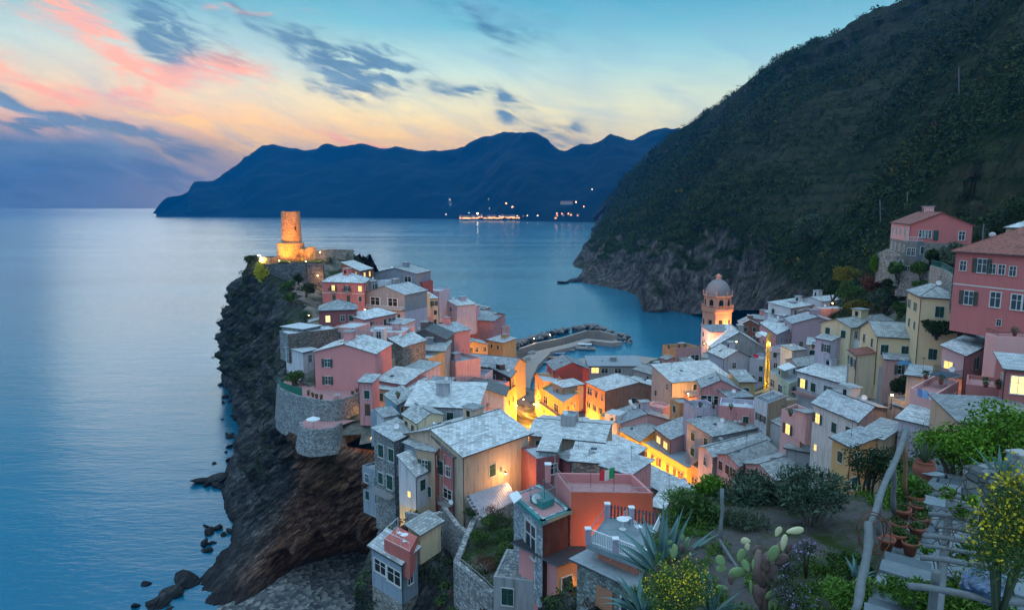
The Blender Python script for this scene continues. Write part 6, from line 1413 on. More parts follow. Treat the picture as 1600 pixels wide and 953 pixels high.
F_AGAVE = foliage('agave_leaf', (.055, .13, .13), (.13, .24, .23), scale=2.0); F_CACT = foliage('cactus_green', (.15, .24, .10), (.30, .42, .20), scale=3); F_CACTP = foliage('cactus_pale', (.48, .48, .27), (.68, .66, .42), scale=3); F_CACTB = foliage('cactus_bark', (.09, .06, .06), (.20, .14, .13), scale=4)
M_BARK = plain('bark', (.10, .075, .06), .9, vary=.4, scale=8); M_BARKP = plain('pale_bark', (.26, .24, .22), .9, vary=.4, scale=6)
def subclumps(c, r, n, rs, k=.55):
    out = [(c.x, c.y, c.z, r[0] * .6, r[1] * .6, r[2] * .6)]
    for _ in range(n):
        d = Vector((rs.gauss(0, 1), rs.gauss(0, 1), rs.gauss(0, .8))).normalized(); s_ = rs.uniform(.3, .55)
        out.append((c.x + d.x * r[0] * .62, c.y + d.y * r[1] * .62, c.z + d.z * r[2] * .6, r[0] * s_, r[1] * s_, r[2] * s_))
    return out
TREE_N = [0]
def tree(name, px, py, D, rx, rz, mat, label, n=900, ll=.35, lw=.2, trunk=1.0, group=None, cat='tree', ncl=9, stems=1, ry=None, lean=0, flowers=None, shell=.45, up=.0, barkm=None):
    TREE_N[0] += 1; rs = random.Random(TREE_N[0]); c = WD(px, py, D); base = c - Z * (rz + trunk)
    r_ = empty(name, base); tag(r_, label, cat, group); cl = subclumps(c, (rx, ry or rx, rz), ncl, rs)
    leaf_obj('crown' if cat == 'tree' else 'foliage', leaves(cl, n, ll, lw, seed=TREE_N[0], shell=shell, up_bias=up), mat, r_)
    m_ = MB()
    for s_ in range(stems):
        b_ = base + Vector((rs.uniform(-.15, .15) * rx * (stems > 1), 0, -.3)); tr = max(.025, rx * .07) / (1 + .35 * (stems > 1))
        for k in range(3 if stems == 1 else 2):
            t_ = Vector(cl[rs.randrange(1, len(cl))][:3]); mid = b_.lerp(t_, .45) + Vector((rs.uniform(-.1, .1) * rx, 0, .1 * rz)); mid.z = base.z + (trunk + rz * .4) * .8
            m_.tube([b_, mid, t_], [tr, tr * .7, tr * .25], 6)
    m_.build('trunk' if cat == 'tree' else 'stem', barkm or M_BARK, r_, smooth=True)
    if flowers:
        f_ = [(x, y, z + c_ * .5, a, b, c_) for x, y, z, a, b, c_ in cl]; leaf_obj('blossom', leaves(f_, flowers[0], flowers[1], flowers[1] * .9, seed=TREE_N[0] + 99, shell=.9), flowers[2], r_)
    return r_
def palm(px, py, D, th, fl, label, mat=None, n=30, name='palm_tree'):
    c = WD(px, py, D); base = c - Z * th; r_ = empty(name, base); tag(r_, label, 'palm', None); rs = random.Random(int(px))
    m_ = MB(); m_.tube([base - Z * 1, base + Z * th * .5, c], [.28, .22, .24], 8); m_.build('trunk', M_BARK, r_)
    Q = []
    for i in range(n):
        a_ = rs.random() * 6.28; e0 = rs.uniform(.15, 1.35); d_ = Vector((math.cos(a_), math.sin(a_), 0)); s_ = Vector((-d_.y, d_.x, 0)); L = fl * rs.uniform(.8, 1.1); p_ = c.copy(); e = e0
        for k in range(14):
            e -= .13 * (1 + k * .05); st = (d_ * math.cos(e) + Z * math.sin(e)) * L / 14; p2 = p_ + st
            w_ = L * .20 * math.sin(math.pi * min(1, (k + 1.5) / 15)); 
            for sg in (-1, 1):
                tipp = p_ + st * 1.8 + s_ * sg * w_ - Z * w_ * .35; Q.append([p_, p_ + st * .45, tipp, p_ + st * .2])
            Q.append([p_ + s_ * .02, p2 + s_ * .02, p2 - s_ * .02, p_ - s_ * .02]); p_ = p2
    leaf_obj('crown', np.array([[tuple(v_) for v_ in q_] for q_ in Q]), mat or F_PALM, r_)
    return r_
palm(468, 401, 236, 6, 3.6, 'dark palm standing in front of the floodlit castle drum', n=26)
palm(516, 406, 240, 3, 3.2, 'bushy dark palm at the right end of the castle lawn', n=60)
palm(476, 491, 172, 3, 3.4, 'broad palm in front of pale lit rocks on the promontory', n=60)
palm(430, 513, 164, 2.6, 1.8, 'small orange-lit palm at the cliff edge', n=24)
G_ = 'shrubs and trees of the right slope'
SL = [(1382, 466, 150, 3.4, 2.7, F_OLEA, 'large round blue-green tree beside the cream tower house'), (1340, 478, 158, 2.7, 2.0, F_BROOM, 'orange-glowing shrub above the salmon wall'), (1328, 455, 165, 3.2, 2.4, F_MID, 'mid-green tree behind the white house with shaded terrace'),
 (1412, 486, 140, 2.3, 2.4, F_MID, 'narrow green tree touching the cream tower house'), (1412, 455, 147, 2.3, 2.2, F_BRIGHT, 'yellow-green tree left of the cream tower roof'), (1335, 503, 158, 2.8, 2.0, F_DARK, 'dark round bush behind the white skylit house'), (1352, 498, 150, 2.4, 1.8, F_MID, 'low green bush between white and cream houses'),
 (1485, 398, 126, 3.4, 2.6, F_OLIVE, 'grey-green olive tree against the stone block of the school'), (1465, 402, 130, 2.2, 2.0, F_DARK, 'dark small tree beside the stone block of the school'), (1440, 418, 132, 1.9, 1.6, F_MID, 'bright bush at the foot of the stone block'), (1403, 418, 140, 1.7, 1.6, F_MID, 'small bush left of the school foot'), (1368, 412, 150, 1.4, 2.6, F_BRIGHT, 'ivy-like green column at the end of the garden wall'),
 (1398, 442, 142, 2.2, 1.5, F_DARK, 'dark shrub under the curved garden wall'), (1440, 446, 128, 1.8, 1.0, F_MID, 'green shrub left of the rose villa garden wall'), (1365, 440, 156, 3.0, 2.0, F_RED, 'russet shrub above the big round tree'), (1302, 452, 190, 3.5, 2.4, F_DARK, 'dark tree high behind the stepped white roofs'),
 (1505, 345, 190, 3.2, 2.4, F_DARK, 'dark tree behind the right gable of the school'), (1560, 350, 150, 3.0, 4.0, F_DARK, 'tall dark tree behind the rose villa roof'), (1590, 335, 140, 3.6, 3.6, F_DARK, 'tall dark crown at the right edge above the villa'), (1530, 368, 140, 1.8, 2.0, F_OLIVE, 'small grey-green tree left of the villa roof'), (1270, 356, 330, 10, 6, F_OLIVE, 'pale feathery grey tree on the slope above the church'), (1320, 430, 200, 4, 2.6, F_BROOM, 'yellowish broom shrub on the lower mountain slope'),
 (1412, 600, 108, 1.9, 2.0, F_DARK, 'dark green tree beside the terrace with blue laundry'), (1432, 596, 106, 1.0, 1.2, F_MID, 'small tree left of the dark canopy terrace'), (1570, 505, 97, 1.8, 1.2, F_DARK, 'dark hedge bush at the foot of the rose villa'), (1465, 510, 106, 3.0, 1.0, F_DARK, 'low hedge right of the cream tower house'), (1500, 512, 104, 2.4, .9, F_MID, 'low green hedge under the tan squeezed house')]
for i, (px, py, D, rx, rz, mt, lab) in enumerate(SL):
    tree('tree', px, py, D, rx, rz, mt, lab, n=3200, ll=.42 * max(1, D / 150), lw=.26 * max(1, D / 150), trunk=.8, shell=.7, group=G_)
for (px, py, r, lab) in [(747, 840, .95, 'leftmost clipped round green shrub in the near walled garden'), (795, 834, 1.05, 'clipped green shrub nearest the teal-trimmed house'), (793, 863, 1.15, 'clipped green shrub lowest in the near walled garden'), (764, 812, .85, 'clipped green shrub next to the tin roof'), (779, 880, .6, 'small leafy shrub beside the rubble roof')]:
    tree('shrub', px, py, WZ(px, py, 36.0).y, r * 1.25, r * .8, F_MID, lab, n=2200, ll=.16, lw=.09, trunk=.3, cat='shrub', group='shrubs of the near walled garden', ncl=5, shell=.8)
for (px, py, r, lab, mt) in [(772, 797, 1.5, 'leafless purplish bush below the tin roof', F_RED), (790, 810, 1.2, 'dark tangled bush between tin roof and teal-trimmed house', F_DARK), (760, 878, 1.2, 'brownish tangled bush in the near walled garden', F_RED), (735, 800, .8, 'dark creeper hanging on the near stone wall', F_DARK)]:
    tree('bush', px, py, WZ(px, py, 36.2).y, r * 1.15, r * .7, mt, lab, n=1400, ll=.16, lw=.05, trunk=.4, cat='bush', group='bushes of the near walled garden', shell=.2)
tree('bush', 412, 425, 229, 3.2, 3.6, foliage('lit_bush', (.25, .22, .02), (.55, .50, .05)), 'bush glowing yellow from a lamp inside it on the castle cliff', n=1500, ll=.6, lw=.35, trunk=.5, cat='bush')  # leaf colour itself is painted lamplight yellow
tree('tree', 462, 588, 134, 2.1, 2.0, F_MID, 'leafy tree behind the green net on the bastion', n=2000, ll=.3, lw=.18, trunk=1.5)
for i, (px, py, D, r, lab) in enumerate([(390, 404, 250, 3.0, 'dark bush at the top left corner of the castle cliff'), (540, 405, 250, 4.0, 'dark tree at the right end of the castle terrace'), (560, 408, 252, 2.5, 'small dark bush below the castle terrace railing'), (450, 445, 215, 2.6, 'dark green bush below the castle retaining wall'), (478, 450, 205, 3, 'spreading green bush left of the rose hipped house'), (452, 465, 200, 2.4, 'green bush on the rocks left of the palm slope'), (465, 435, 215, 2.2, 'ivy bush against the castle retaining wall')]):
    tree('bush', px, py, D, r, r * .7, F_DARK if i % 2 == 0 else F_MID, lab, n=900, ll=.6, lw=.35, trunk=.5, cat='bush', group='bushes below the castle')
# scattered growth on cliff and mountain: nobody could count it
def scatter(G, n, rfun, cond, leafn, seed, name, mats, probs):
    g = np.random.default_rng(seed); out = []; mi = []; nr_, nc_ = G.shape[:2]; k = 0; tries = 0
    while k < n and tries < n * 12:
        tries += 1; r = g.integers(1, nr_ - 1); c = g.integers(1, nc_ - 1); p = G[r, c] + (G[r + 1, c] - G[r, c]) * g.random() + (G[r, c + 1] - G[r, c]) * g.random()
        nm = np.cross(G[r, c + 1] - G[r, c], G[r + 1, c] - G[r, c]); ar = np.linalg.norm(nm)
        if not cond(p, nm / (ar + 1e-9), g, r / nr_, c / nc_, ar): continue
        R_ = rfun(p, g); Q = leaves([(p[0], p[1], p[2] + R_ * .35, R_, R_, R_ * .75)], leafn, R_ * .42, R_ * .26, seed=int(g.integers(1e9)), shell=.5)
        out.append(Q); mi += [int(g.choice(len(mats), p=probs))] * leafn; k += 1
    Q = np.concatenate(out); o = np_mesh(name, Q.reshape(-1, 3), np.arange(len(Q) * 4).reshape(-1, 4), mats, mi=mi); tag(o, kind='stuff'); return o
def cM(p, nm, g, r, c, ar):
    if TERR[int(r * GM.shape[0]), int(c * GM.shape[1])] > .1 and g.random() < .93: return False
    if r > .80 or p[1] < 125 or p[2] < 14 or p[1] > 1600: return False
    dens = noise.fractal(Vector(p) * .012, 1, 2, 3) * .9 + .55
    lowk = min(1, max(.12, (p[2] - 25) / 70)) if p[0] < 170 else 1
    return g.random() < dens * lowk * min(1, ar * (300 / p[1]) ** 2 * .25)
MV = foliage('maquis', (.014, .026, .017), (.050, .072, .032), (.09, .10, .04), scale=.05)
scatter(GM, 11000, lambda p, g: g.uniform(.6, 1.5) * (1.0 + p[1] / 230), cM, 24, 3, 'vegetation', [MV, F_DARK, F_BROOM, F_RED], [.74, .25, .005, .005])
scatter(GM, 2600, lambda p, g: g.uniform(.4, 1.0), lambda p, nm, g, r, c, ar: 95 < p[1] < 240 and p[2] > 35, 26, 8, 'vegetation', [MV, F_DARK, F_MID, F_RED], [.5, .25, .15, .1])
def cC(p, nm, g, r, c, ar):
    return p[2] > 12 and g.random() < (.9 if noise.noise(Vector(p) * .06) > .06 else .06) and (p[1] > 140 or p[2] > 30) and r > .12
scatter(GC, 1500, lambda p, g: g.uniform(.35, 1.0) * (p[1] / 170), cC, 22, 4, 'vegetation', [F_DARK, F_MID, MV], [.45, .25, .3])

scatter(GS, 420, lambda p, g: g.uniform(.3, .9), lambda p, nm, g, r, c, ar: p[2] > 22 and g.random() < .5 and noise.noise(Vector(p) * .2) > -.1, 40, 31, 'vegetation', [F_DARK, F_MID, F_RED], [.5, .3, .2])

gq = [WZ(714, 884, 35.0), WZ(774, 936, 35.0), WZ(818, 900, 35.0), WZ(822, 812, 35.0), WZ(742, 812, 35.0)]
m_ = MB(); m_.poly(gq[::-1]); m_.v += []
for a_, b_ in zip(gq, gq[1:] + gq[:1]): m_.poly([a_, b_, b_ - Z * 12, a_ - Z * 12])
o = m_.build('ground', [M_GROUND], uv=False); tag(o, kind='structure')
o = leaf_obj('ground_cover', leaves([(q_.x + dx_, q_.y + dy_, 35.1, .8, .8, .3) for q_ in [WZ(px_, py_, 35.1) for px_, py_ in [(735, 878), (752, 895), (768, 912), (760, 870), (775, 880), (750, 850), (790, 850), (780, 830), (770, 815), (800, 830), (795, 870), (785, 895)]] for dx_, dy_ in ((0, 0), (1, .6), (-.6, .8))], 9000, .16, .07, seed=501, shell=.2, up_bias=.6), F_MID); tag(o, kind='stuff')
# ---------------------------------------------------------------- near garden on the terrace below the camera
A_, B_ = Vector((4.55, 8.4, 0)), Vector((11.6, 18.6, 0)); PD = (B_ - A_).normalized(); PN = Vector((PD.y, -PD.x, 0))     # path direction, and to its right
def path_z(s): return 64.25 - max(0, s) * .115
def garden_z(x, y):
    v_ = Vector((x, y, 0)) - A_; s = v_.dot(PD); t = v_.dot(PN)
    lo = 62.7 - .03 * (y - 10) + .12 * noise.noise(Vector((x, y, 0)) * .5); hi = path_z(s)
    k = min(1, max(0, (t + .35) / .35)); z_ = lo * (1 - k) + (hi - .02) * k
    if t > 2.4: z_ += min(.5, (t - 2.4) * .3)
    xb = max(1.7, .275 * y - .55)
    if x < xb: z_ -= (xb - x) * 3.6
    ye = 17.2 + (2.6 if t > -.4 else 0)
    if y > ye: z_ -= (y - ye) * .95
    return z_
xs = np.arange(-8, 34, .3); ys = np.arange(1.0, 46, .3)
G = np.array([[(x, y, garden_z(x, y)) for x in xs] for y in ys])
m, nt, p = base_mat('garden_soil', .95, .1); P = pos(nt); a_ = noise_n(nt, P, .8, 6, .7); b_ = noise_n(nt, P, 9, 4, .7)
lk(nt, mixc(nt, ramp(nt, a_, [(.46, (0, 0, 0)), (.6, (1, 1, 1))]), mixc(nt, b_, (.045, .04, .045), (.14, .125, .12)), mixc(nt, b_, (.015, .03, .01), (.05, .07, .02))), p.inputs['Base Color']); bump(nt, p, b_, .8, .04)
o = np_mesh('garden_ground', G.reshape(-1, 3), grid_faces(len(ys), len(xs)), m, smooth=True); tag(o, kind='structure')
# flagstone path: uneven slabs and low steps
m, nt, p = base_mat('flagstone', .75, .3); P = pos(nt); rp = nn(nt, 'ShaderNodeNewGeometry').outputs['Random Per Island']; a_ = noise_n(nt, P, 5, 6, .7); a2 = noise_n(nt, P, 1.2, 4)
lk(nt, mixc(nt, a_, mixc(nt, rp, (.05, .07, .085), (.13, .165, .19)), mixc(nt, rp, (.14, .175, .20), (.34, .38, .41))), p.inputs['Base Color']); bump(nt, p, a_, .6, .03)
M_FLAG = m; rs = random.Random(3); m_ = MB(); s = -2.5; row = 0
while s < 14:
    d_ = rs.uniform(.34, .6); t = 0.0; row += 1
    while t < 2.35:
        w_ = min(rs.uniform(.45, 1.1), 2.4 - t)
        if w_ < .2: break
        g_ = .032; zz = path_z(s + .2) + rs.uniform(-.02, .035) + .05 * (row % 3); j = lambda: rs.uniform(-.035, .035)
        q_ = [A_ + PD * (s + g_ + j()) + PN * (t + g_ + j()), A_ + PD * (s + g_ + j()) + PN * (t + w_ - g_ + j()), A_ + PD * (s + d_ - g_ + j()) + PN * (t + w_ - g_ + j()), A_ + PD * (s + d_ - g_ + j()) + PN * (t + g_ + j())]
        mid = (q_[0] + q_[1]) / 2 - PD * .03; q_.insert(1, mid)
        top = [Vector((v_.x, v_.y, zz + .05)) for v_ in q_]; bot = [Vector((v_.x, v_.y, zz - .12)) for v_ in q_]
        m_.poly(top[::-1])
        i0 = len(m_.v); m_.v += [tuple(v_) for v_ in bot + top]
        for k in range(5): m_.f.append((i0 + k, i0 + (k + 1) % 5, i0 + 5 + (k + 1) % 5, i0 + 5 + k)); m_.m.append(0)
        t += w_
    s += d_
for k_ in range(56):
    s0_, s1_ = -2.5 + k_ * .3, -2.2 + k_ * .3; m_.poly([Vector((*(A_ + PD * s0_ + PN * 0)[:2], path_z(s0_) + .012)), Vector((*(A_ + PD * s0_ + PN * 2.4)[:2], path_z(s0_) + .012)), Vector((*(A_ + PD * s1_ + PN * 2.4)[:2], path_z(s1_) + .012)), Vector((*(A_ + PD * s1_ + PN * 0)[:2], path_z(s1_) + .012))])
o = m_.build('path', M_FLAG, uv=False); tag(o, kind='structure')
# kerb stones: rough wall along the outer edge
def cz_(px, py, D, dz=0): v_ = WD(px, py, D); return v_
# --- poles
M_POLE = plain('weathered_pole', (.16, .178, .19), .85, vary=.3, scale=9); M_POLED = plain('dark_pole', (.16, .16, .17), .8, vary=.3, scale=9); M_POLEO = plain('brown_pole', (.26, .14, .07), .8, vary=.3, scale=9)
def pole(pts_, r, label, mat=None, name='pole', group='garden poles'):
    P_ = [WD(*q_) for q_ in pts_]; n_ = 5; out = []; rr = []
    for i in range(len(P_) - 1):
        for k in range(n_):
            t = k / n_; w_ = (i + t) / (len(P_) - 1); out.append(P_[i].lerp(P_[i + 1], t) + Vector((math.sin(w_ * 9 + r * 99) * r * .35, 0, math.cos(w_ * 7) * r * .3))); rr.append(r * (1 + .10 * math.sin(w_ * 23 + r * 50)))
    out.append(P_[-1]); rr.append(r * .95); m_ = MB(); m_.tube(out, rr, 10); o = m_.build(name, mat or M_POLE, smooth=True, loc=out[-1]); tag(o, label, 'pole', group); return o
pole([(1129, 764, 14.2), (1126, 846, 14.0)], .042, 'upright whitened pole between the green bushes')
pole([(1125, 843, 14.0), (1150, 885, 13.4), (1172, 932, 12.6)], .036, 'sloping pale pole running down behind the big cactus')
pole([(1127, 850, 14.0), (1127, 875, 14.1)], .03, 'short dark stub under the upright pole', M_POLED)
pole([(1417, 672, 12.3), (1390, 738, 11.2), (1359, 822, 9.6)], .052, 'thick smooth grey handrail pole slanting above the garden')
pole([(1357, 818, 9.5), (1352, 890, 9.0), (1334, 960, 8.5)], .060, 'thick bowed grey pole below the rusty hoop')
pole([(1413, 690, 12.2), (1415, 770, 12.6)], .04, 'brown upright pole under the handrail near the urn', M_POLEO)
pole([(1396, 722, 11.6), (1397, 800, 12.0)], .045, 'dark upright pole halfway under the handrail', M_POLED)
pole([(1373, 775, 10.6), (1373, 835, 10.8)], .045, 'dark upright pole at the low end of the handrail', M_POLED)
pg = empty('pergola', WD(1466, 960, 8.0)); tag(pg, 'rough pole pergola with bare vine over the stone path', 'pergola')
def pl2(pts_, r, name, mat=None):
    m_ = MB(); P_ = [WD(*q_) for q_ in pts_]; out = []
    for i in range(len(P_) - 1):
        for k in range(5): out.append(P_[i].lerp(P_[i + 1], k / 5) + Vector((0, 0, math.sin(i * 5 + k * 1.3) * r * .4)))
    out.append(P_[-1]); m_.tube(out, r, 9); return m_.build(name, mat or M_POLE, pg, smooth=True)
pl2([(1487, 764, 9.8), (1476, 860, 9.0), (1466, 965, 8.2)], .055, 'beam'); pl2([(1463, 893, 7.6), (1455, 965, 7.8)], .05, 'post')
for a, b_, r in [((1460, 772, 9.6), (1532, 780, 9.4), .035), ((1451, 803, 9.4), (1530, 812, 9.2), .035), ((1460, 823, 9.2), (1522, 827, 9.1), .028), ((1442, 837, 9.0), (1526, 845, 8.9), .035), ((1446, 853, 8.9), (1542, 865, 8.7), .03), ((1438, 871, 8.7), (1556, 884, 8.4), .04), ((1419, 915, 7.6), (1600, 942, 7.4), .042)]:
    pl2([a, b_], r, 'cross_pole')
rs = random.Random(9); m_ = MB()
for k in range(26):
    p0 = WD(rs.uniform(1455, 1500), rs.uniform(770, 880), 9.0); out = [p0]; d_ = Vector((rs.uniform(-1, 1), rs.uniform(-.3, .3), rs.uniform(-.5, .6)))
    for j in range(9): d_ += Vector((rs.gauss(0, .45), rs.gauss(0, .2), rs.gauss(0, .4))); out.append(out[-1] + d_.normalized() * .09)
    m_.tube(out, [.009 - .0008 * i for i in range(10)], 4)
m_.build('vine', M_BARK, pg)
cl_ = [tuple(WD(px, py, 9.1)) + (.12, .12, .09) for px, py in [(1500, 800), (1515, 782), (1495, 864), (1510, 858), (1447, 857), (1520, 853), (1478, 770)]]
leaf_obj('foliage', leaves(cl_, 260, .09, .07, seed=5), F_BRIGHT, pg)
# hoop of rusty iron
hp = empty('iron_hoop', WD(1365, 832, 9.55)); tag(hp, 'rusty wire hoops hanging on the handrail joint', 'hoop'); M_RUST = plain('rust', (.14, .05, .035), .85, vary=.4, scale=20)
for k, (r, dx_) in enumerate([(.25, 0), (.235, -.03), (.22, .03)]):
    c_ = WD(1365, 832, 9.55) + Vector((dx_, 0, -.01 * k)); m_ = MB(); ang = .25 * k
    m_.tube([c_ + Vector((r * math.cos(t), .12 * math.sin(t + k), r * math.sin(t) * 1.08)) for t in np.linspace(0, 6.2832, 28)], .009, 5, caps=False); m_.build('ring', M_RUST, hp, smooth=True)
# --- pots
def pot_mesh(urn=False):
    m_ = MB()
    if urn: m_.lathe([(.0, 0), (.10, 0), (.10, .02), (.17, .12), (.20, .22), (.19, .30), (.15, .34), (.17, .37), (.17, .39), (.14, .39), (.13, .33), (0, .33)], n=26)
    else: m_.lathe([(0, 0), (.085, 0), (.125, .19), (.145, .19), (.15, .25), (.13, .25), (.12, .20), (0, .20)], n=22)
    return mk(m_, 'pot', M_TERRA)
PM = pot_mesh(); UM = pot_mesh(True)
for me in (PM, UM): me.polygons.foreach_set('use_smooth', [True] * len(me.polygons))
PL = [(1433, 797, 12.6, 'front row right pot with sparse plant'), (1408, 806, 12.3, 'wide pot with a tall cane'), (1435, 817, 12.2, 'pot in the middle of the second row'), (1446, 813, 12.4, 'small pot peeping out at the right'), (1404, 826, 11.9, 'pot with ragged weeds at the left of the middle row'), (1432, 832, 11.9, 'pot full of weeds in the middle of the group'), (1404, 843, 11.6, 'pot with seedlings in the lower row'), (1385, 850, 11.5, 'plain pot nearest the hoop'), (1422, 856, 11.4, 'lowest pot of the group with green seedlings'), (1430, 785, 13.1, 'dark pot holding the big basil bush')]
for i, (px, py, D, lab) in enumerate(PL):
    c_ = WD(px, py, D); s_ = 1.0 if i not in (3,) else .7; s_ = 1.15 if i in (1, 9) else s_
    r_ = empty('flower_pot', c_ - Z * .12); tag(r_, 'terracotta ' + lab, 'flower pot', 'terracotta pots beside the path')
    o = bpy.data.objects.new('pot', PM); COL.objects.link(o); o.parent = r_; o.scale = (s_,) * 3
    m_ = MB(); m_.lathe([(0, .205), (.12, .205)], n=12); so = m_.build('soil', M_BARK); so.parent = r_; so.scale = (s_,) * 3
    if i != 7:
        big = i == 9; cc = c_ + Z * (.36 if big else .14); rr = (.34, .34, .28) if big else (.15, .15, .11)
        leaf_obj('plant', leaves(subclumps(cc, rr, 7, random.Random(i)), 2200 if big else 260, .075 if big else .07, .05 if big else .025, seed=i, shell=.7), F_MID if not big else foliage('basil', (.02, .06, .012), (.08, .18, .03), (.14, .28, .05)), r_)
u_ = WD(1443, 744, 15.6) - Z * .1; ur = empty('urn', u_); tag(ur, 'round orange-red clay urn planted with a spiky agave at the top of the path', 'urn')
o = bpy.data.objects.new('pot', UM); COL.objects.link(o); o.parent = ur; o.scale = (1.25,) * 3
# --- agaves
def agave(base, L, w, n, seed, tilt=(0, 0, 0), name='agave', label=None, parent=None, spread=(.1, 1.25), mat=None, curl=.9, azr=(0, 6.283)):
    rs = random.Random(seed); base = Vector(base)
    r_ = parent or empty(name, base)
    if label: tag(r_, label, 'agave')
    for i in range(n):
        a_ = rs.uniform(*azr); e = math.pi / 2 - (spread[0] + (spread[1] - spread[0]) * (i / n)) + rs.uniform(-.1, .1); d_ = Vector((math.cos(a_), math.sin(a_), 0)); s_ = Vector((-d_.y, d_.x, 0)); l_ = L * rs.uniform(.75, 1.1); p_ = base + d_ * w * .5; m_ = MB(); sec = []; cu = rs.uniform(-.3, 1) * curl
        N_ = 9
        for k in range(N_ + 1):
            t = k / N_; ww = w * (.55 + .75 * math.sin(math.pi * min(1, t * 1.05 + .12)) ) * (1 - t ** 3) * .62; ee = e - cu * t * t
            dr_ = d_ * math.cos(ee) + Z * math.sin(ee); up_ = d_ * -math.sin(ee) + Z * math.cos(ee)
            sec.append((p_ - s_ * ww + up_ * ww * .35, p_ - up_ * ww * .12, p_ + s_ * ww + up_ * ww * .35, p_ - up_ * ww * .30)); p_ = p_ + dr_ * l_ / N_
        i0 = 0
        for q_ in sec: m_.v += [tuple(v_) for v_ in q_]
        for k in range(N_):
            for j in range(4): a0 = k * 4 + j; b0 = k * 4 + (j + 1) % 4; m_.f.append((a0, b0, b0 + 4, a0 + 4)); m_.m.append(0)
        m_.build('leaf', mat or F_AGAVE, r_, smooth=True, uv=False)
    return r_
agave(WD(1035, 900, 14.0), 1.55, .13, 26, 1, label='largest blue-green agave beside the near terrace railing', spread=(.1, 1.35))
agave(WD(1003, 958, 12.6), .95, .10, 18, 2, label='blue-green agave low at the bottom edge under the large one', spread=(.3, 1.5))
agave(WD(1112, 958, 11.2), .80, .075, 16, 3, label='slender blue agave below the main cactus', spread=(.1, 1.1), curl=.3)
agave(WD(1072, 826, 19.5), 1.15, .09, 14, 4, label='upright agave in front of the street roofs left of the bushes', spread=(.05, .8), curl=1.4)
agave(WD(1046, 848, 17.5), .85, .07, 14, 12, label='grey drooping agave just left of the smaller cactus', spread=(.2, 1.4), curl=1.6)
agave(WD(1338, 905, 10.8), .42, .05, 14, 5, label='small agave among the greenery left of the bowed pole')
agave(WD(1563, 752, 13.5), .75, .08, 18, 6, label='agave on the stone block at the right edge')
agave(u_ + Z * .45, .62, .045, 20, 7, parent=ur, spread=(.1, .9), curl=.5, mat=F_OLIVE)
# --- prickly pears
def pad_mesh(seed):
    bm = bmesh.new(); bmesh.ops.create_uvsphere(bm, u_segments=20, v_segments=14, radius=.5)
    for v_ in bm.verts:
        z = v_.co.z + .5; v_.co.x *= .62 + .42 * z; v_.co.y *= .20 * (1 + .2 * noise.noise(v_.co * 3 + Vector((seed, 0, 0)))); v_.co.x += .03 * noise.noise(v_.co * 2 + Vector((seed, 5, 0)))
    me = bpy.data.meshes.new('pad'); bm.to_mesh(me); bm.free(); me.polygons.foreach_set('use_smooth', [True] * len(me.polygons)); return me
def cactus(pads, o0, sc_, D, label, base):
    r_ = empty('cactus', WD(*base)); tag(r_, label, 'cactus'); rb = world_loc(r_); rs = random.Random(len(pads))
    me_ = {}
    for k_, mt in (('g', F_CACT), ('p', F_CACTP), ('b', F_CACTB)):
        me_[k_] = pad_mesh(ord(k_)); me_[k_].materials.append(mt)
    for (x, y, w_, h_, ang, k_) in pads:
        dd = D + rs.uniform(-.12, .12); c_ = WD(o0[0] + x / sc_, o0[1] + y / sc_, dd); W2 = w_ / sc_ * dd / F; H2 = h_ / sc_ * dd / F
        o = bpy.data.objects.new('pad', me_[k_]); COL.objects.link(o); o.parent = r_; o.location = c_ - rb
        o.scale = (W2 / .92, max(W2 / .9, H2) * (.9 if k_ != 'b' else 1.6), H2); o.rotation_euler = (rs.uniform(-.2, .2), R(ang), rs.uniform(-.35, .35))
    return r_
cactus([(505, 690, 100, 175, -80, 'g'), (385, 607, 75, 95, -35, 'g'), (390, 662, 62, 85, -80, 'g'), (527, 568, 68, 115, 8, 'g'), (560, 468, 58, 85, -75, 'p'), (572, 512, 45, 65, -20, 'p'), (645, 540, 90, 110, -30, 'b'), (755, 558, 95, 150, 4, 'g'), (826, 482, 50, 140, 6, 'p'), (787, 403, 52, 85, 20, 'p'), (905, 397, 62, 128, 78, 'p'), (862, 522, 46, 100, 12, 'b'), (690, 625, 100, 140, -20, 'b'), (808, 600, 85, 130, 32, 'b'), (742, 685, 95, 150, 22, 'b'), (612, 632, 26, 82, 0, 'g'), (745, 838, 85, 155, 75, 'g'), (782, 885, 55, 150, 15, 'g'), (722, 925, 52, 90, 5, 'g'), (772, 762, 70, 75, 10, 'b'), (395, 796, 45, 85, -82, 'g'), (455, 742, 46, 75, -10, 'b'), (596, 792, 30, 120, -5, 'g'), (650, 850, 95, 190, -12, 'b'), (655, 725, 105, 160, -8, 'b'), (690, 790, 110, 190, -6, 'b'), (560, 640, 60, 95, -30, 'g')],
       (1040, 740), 4.475, 11.3, 'big prickly pear cactus with pale upper pads and brown trunk in the garden', (1195, 955, 11.3))
cactus([(1290, 545, 90, 112, -12, 'g'), (1345, 500, 80, 125, 6, 'g'), (1415, 392, 40, 62, -8, 'g'), (1450, 432, 48, 100, 5, 'g'), (1260, 602, 76, 80, 30, 'p'), (1410, 588, 58, 125, 82, 'g'), (1408, 472, 42, 84, 8, 'b'), (1540, 592, 42, 60, 0, 'g'), (1322, 432, 44, 54, -60, 'g'), (1475, 530, 24, 70, -18, 'p'), (1225, 640, 60, 90, 0, 'b'), (1330, 600, 60, 120, -20, 'b')],
       (780, 760), 4.9375, 13.6, 'smaller prickly pear cactus beside the large agave', (1050, 895, 13.6))
ct_ = next(o for o in COL.objects if 'big prickly pear' in str(o.get('label', '')))
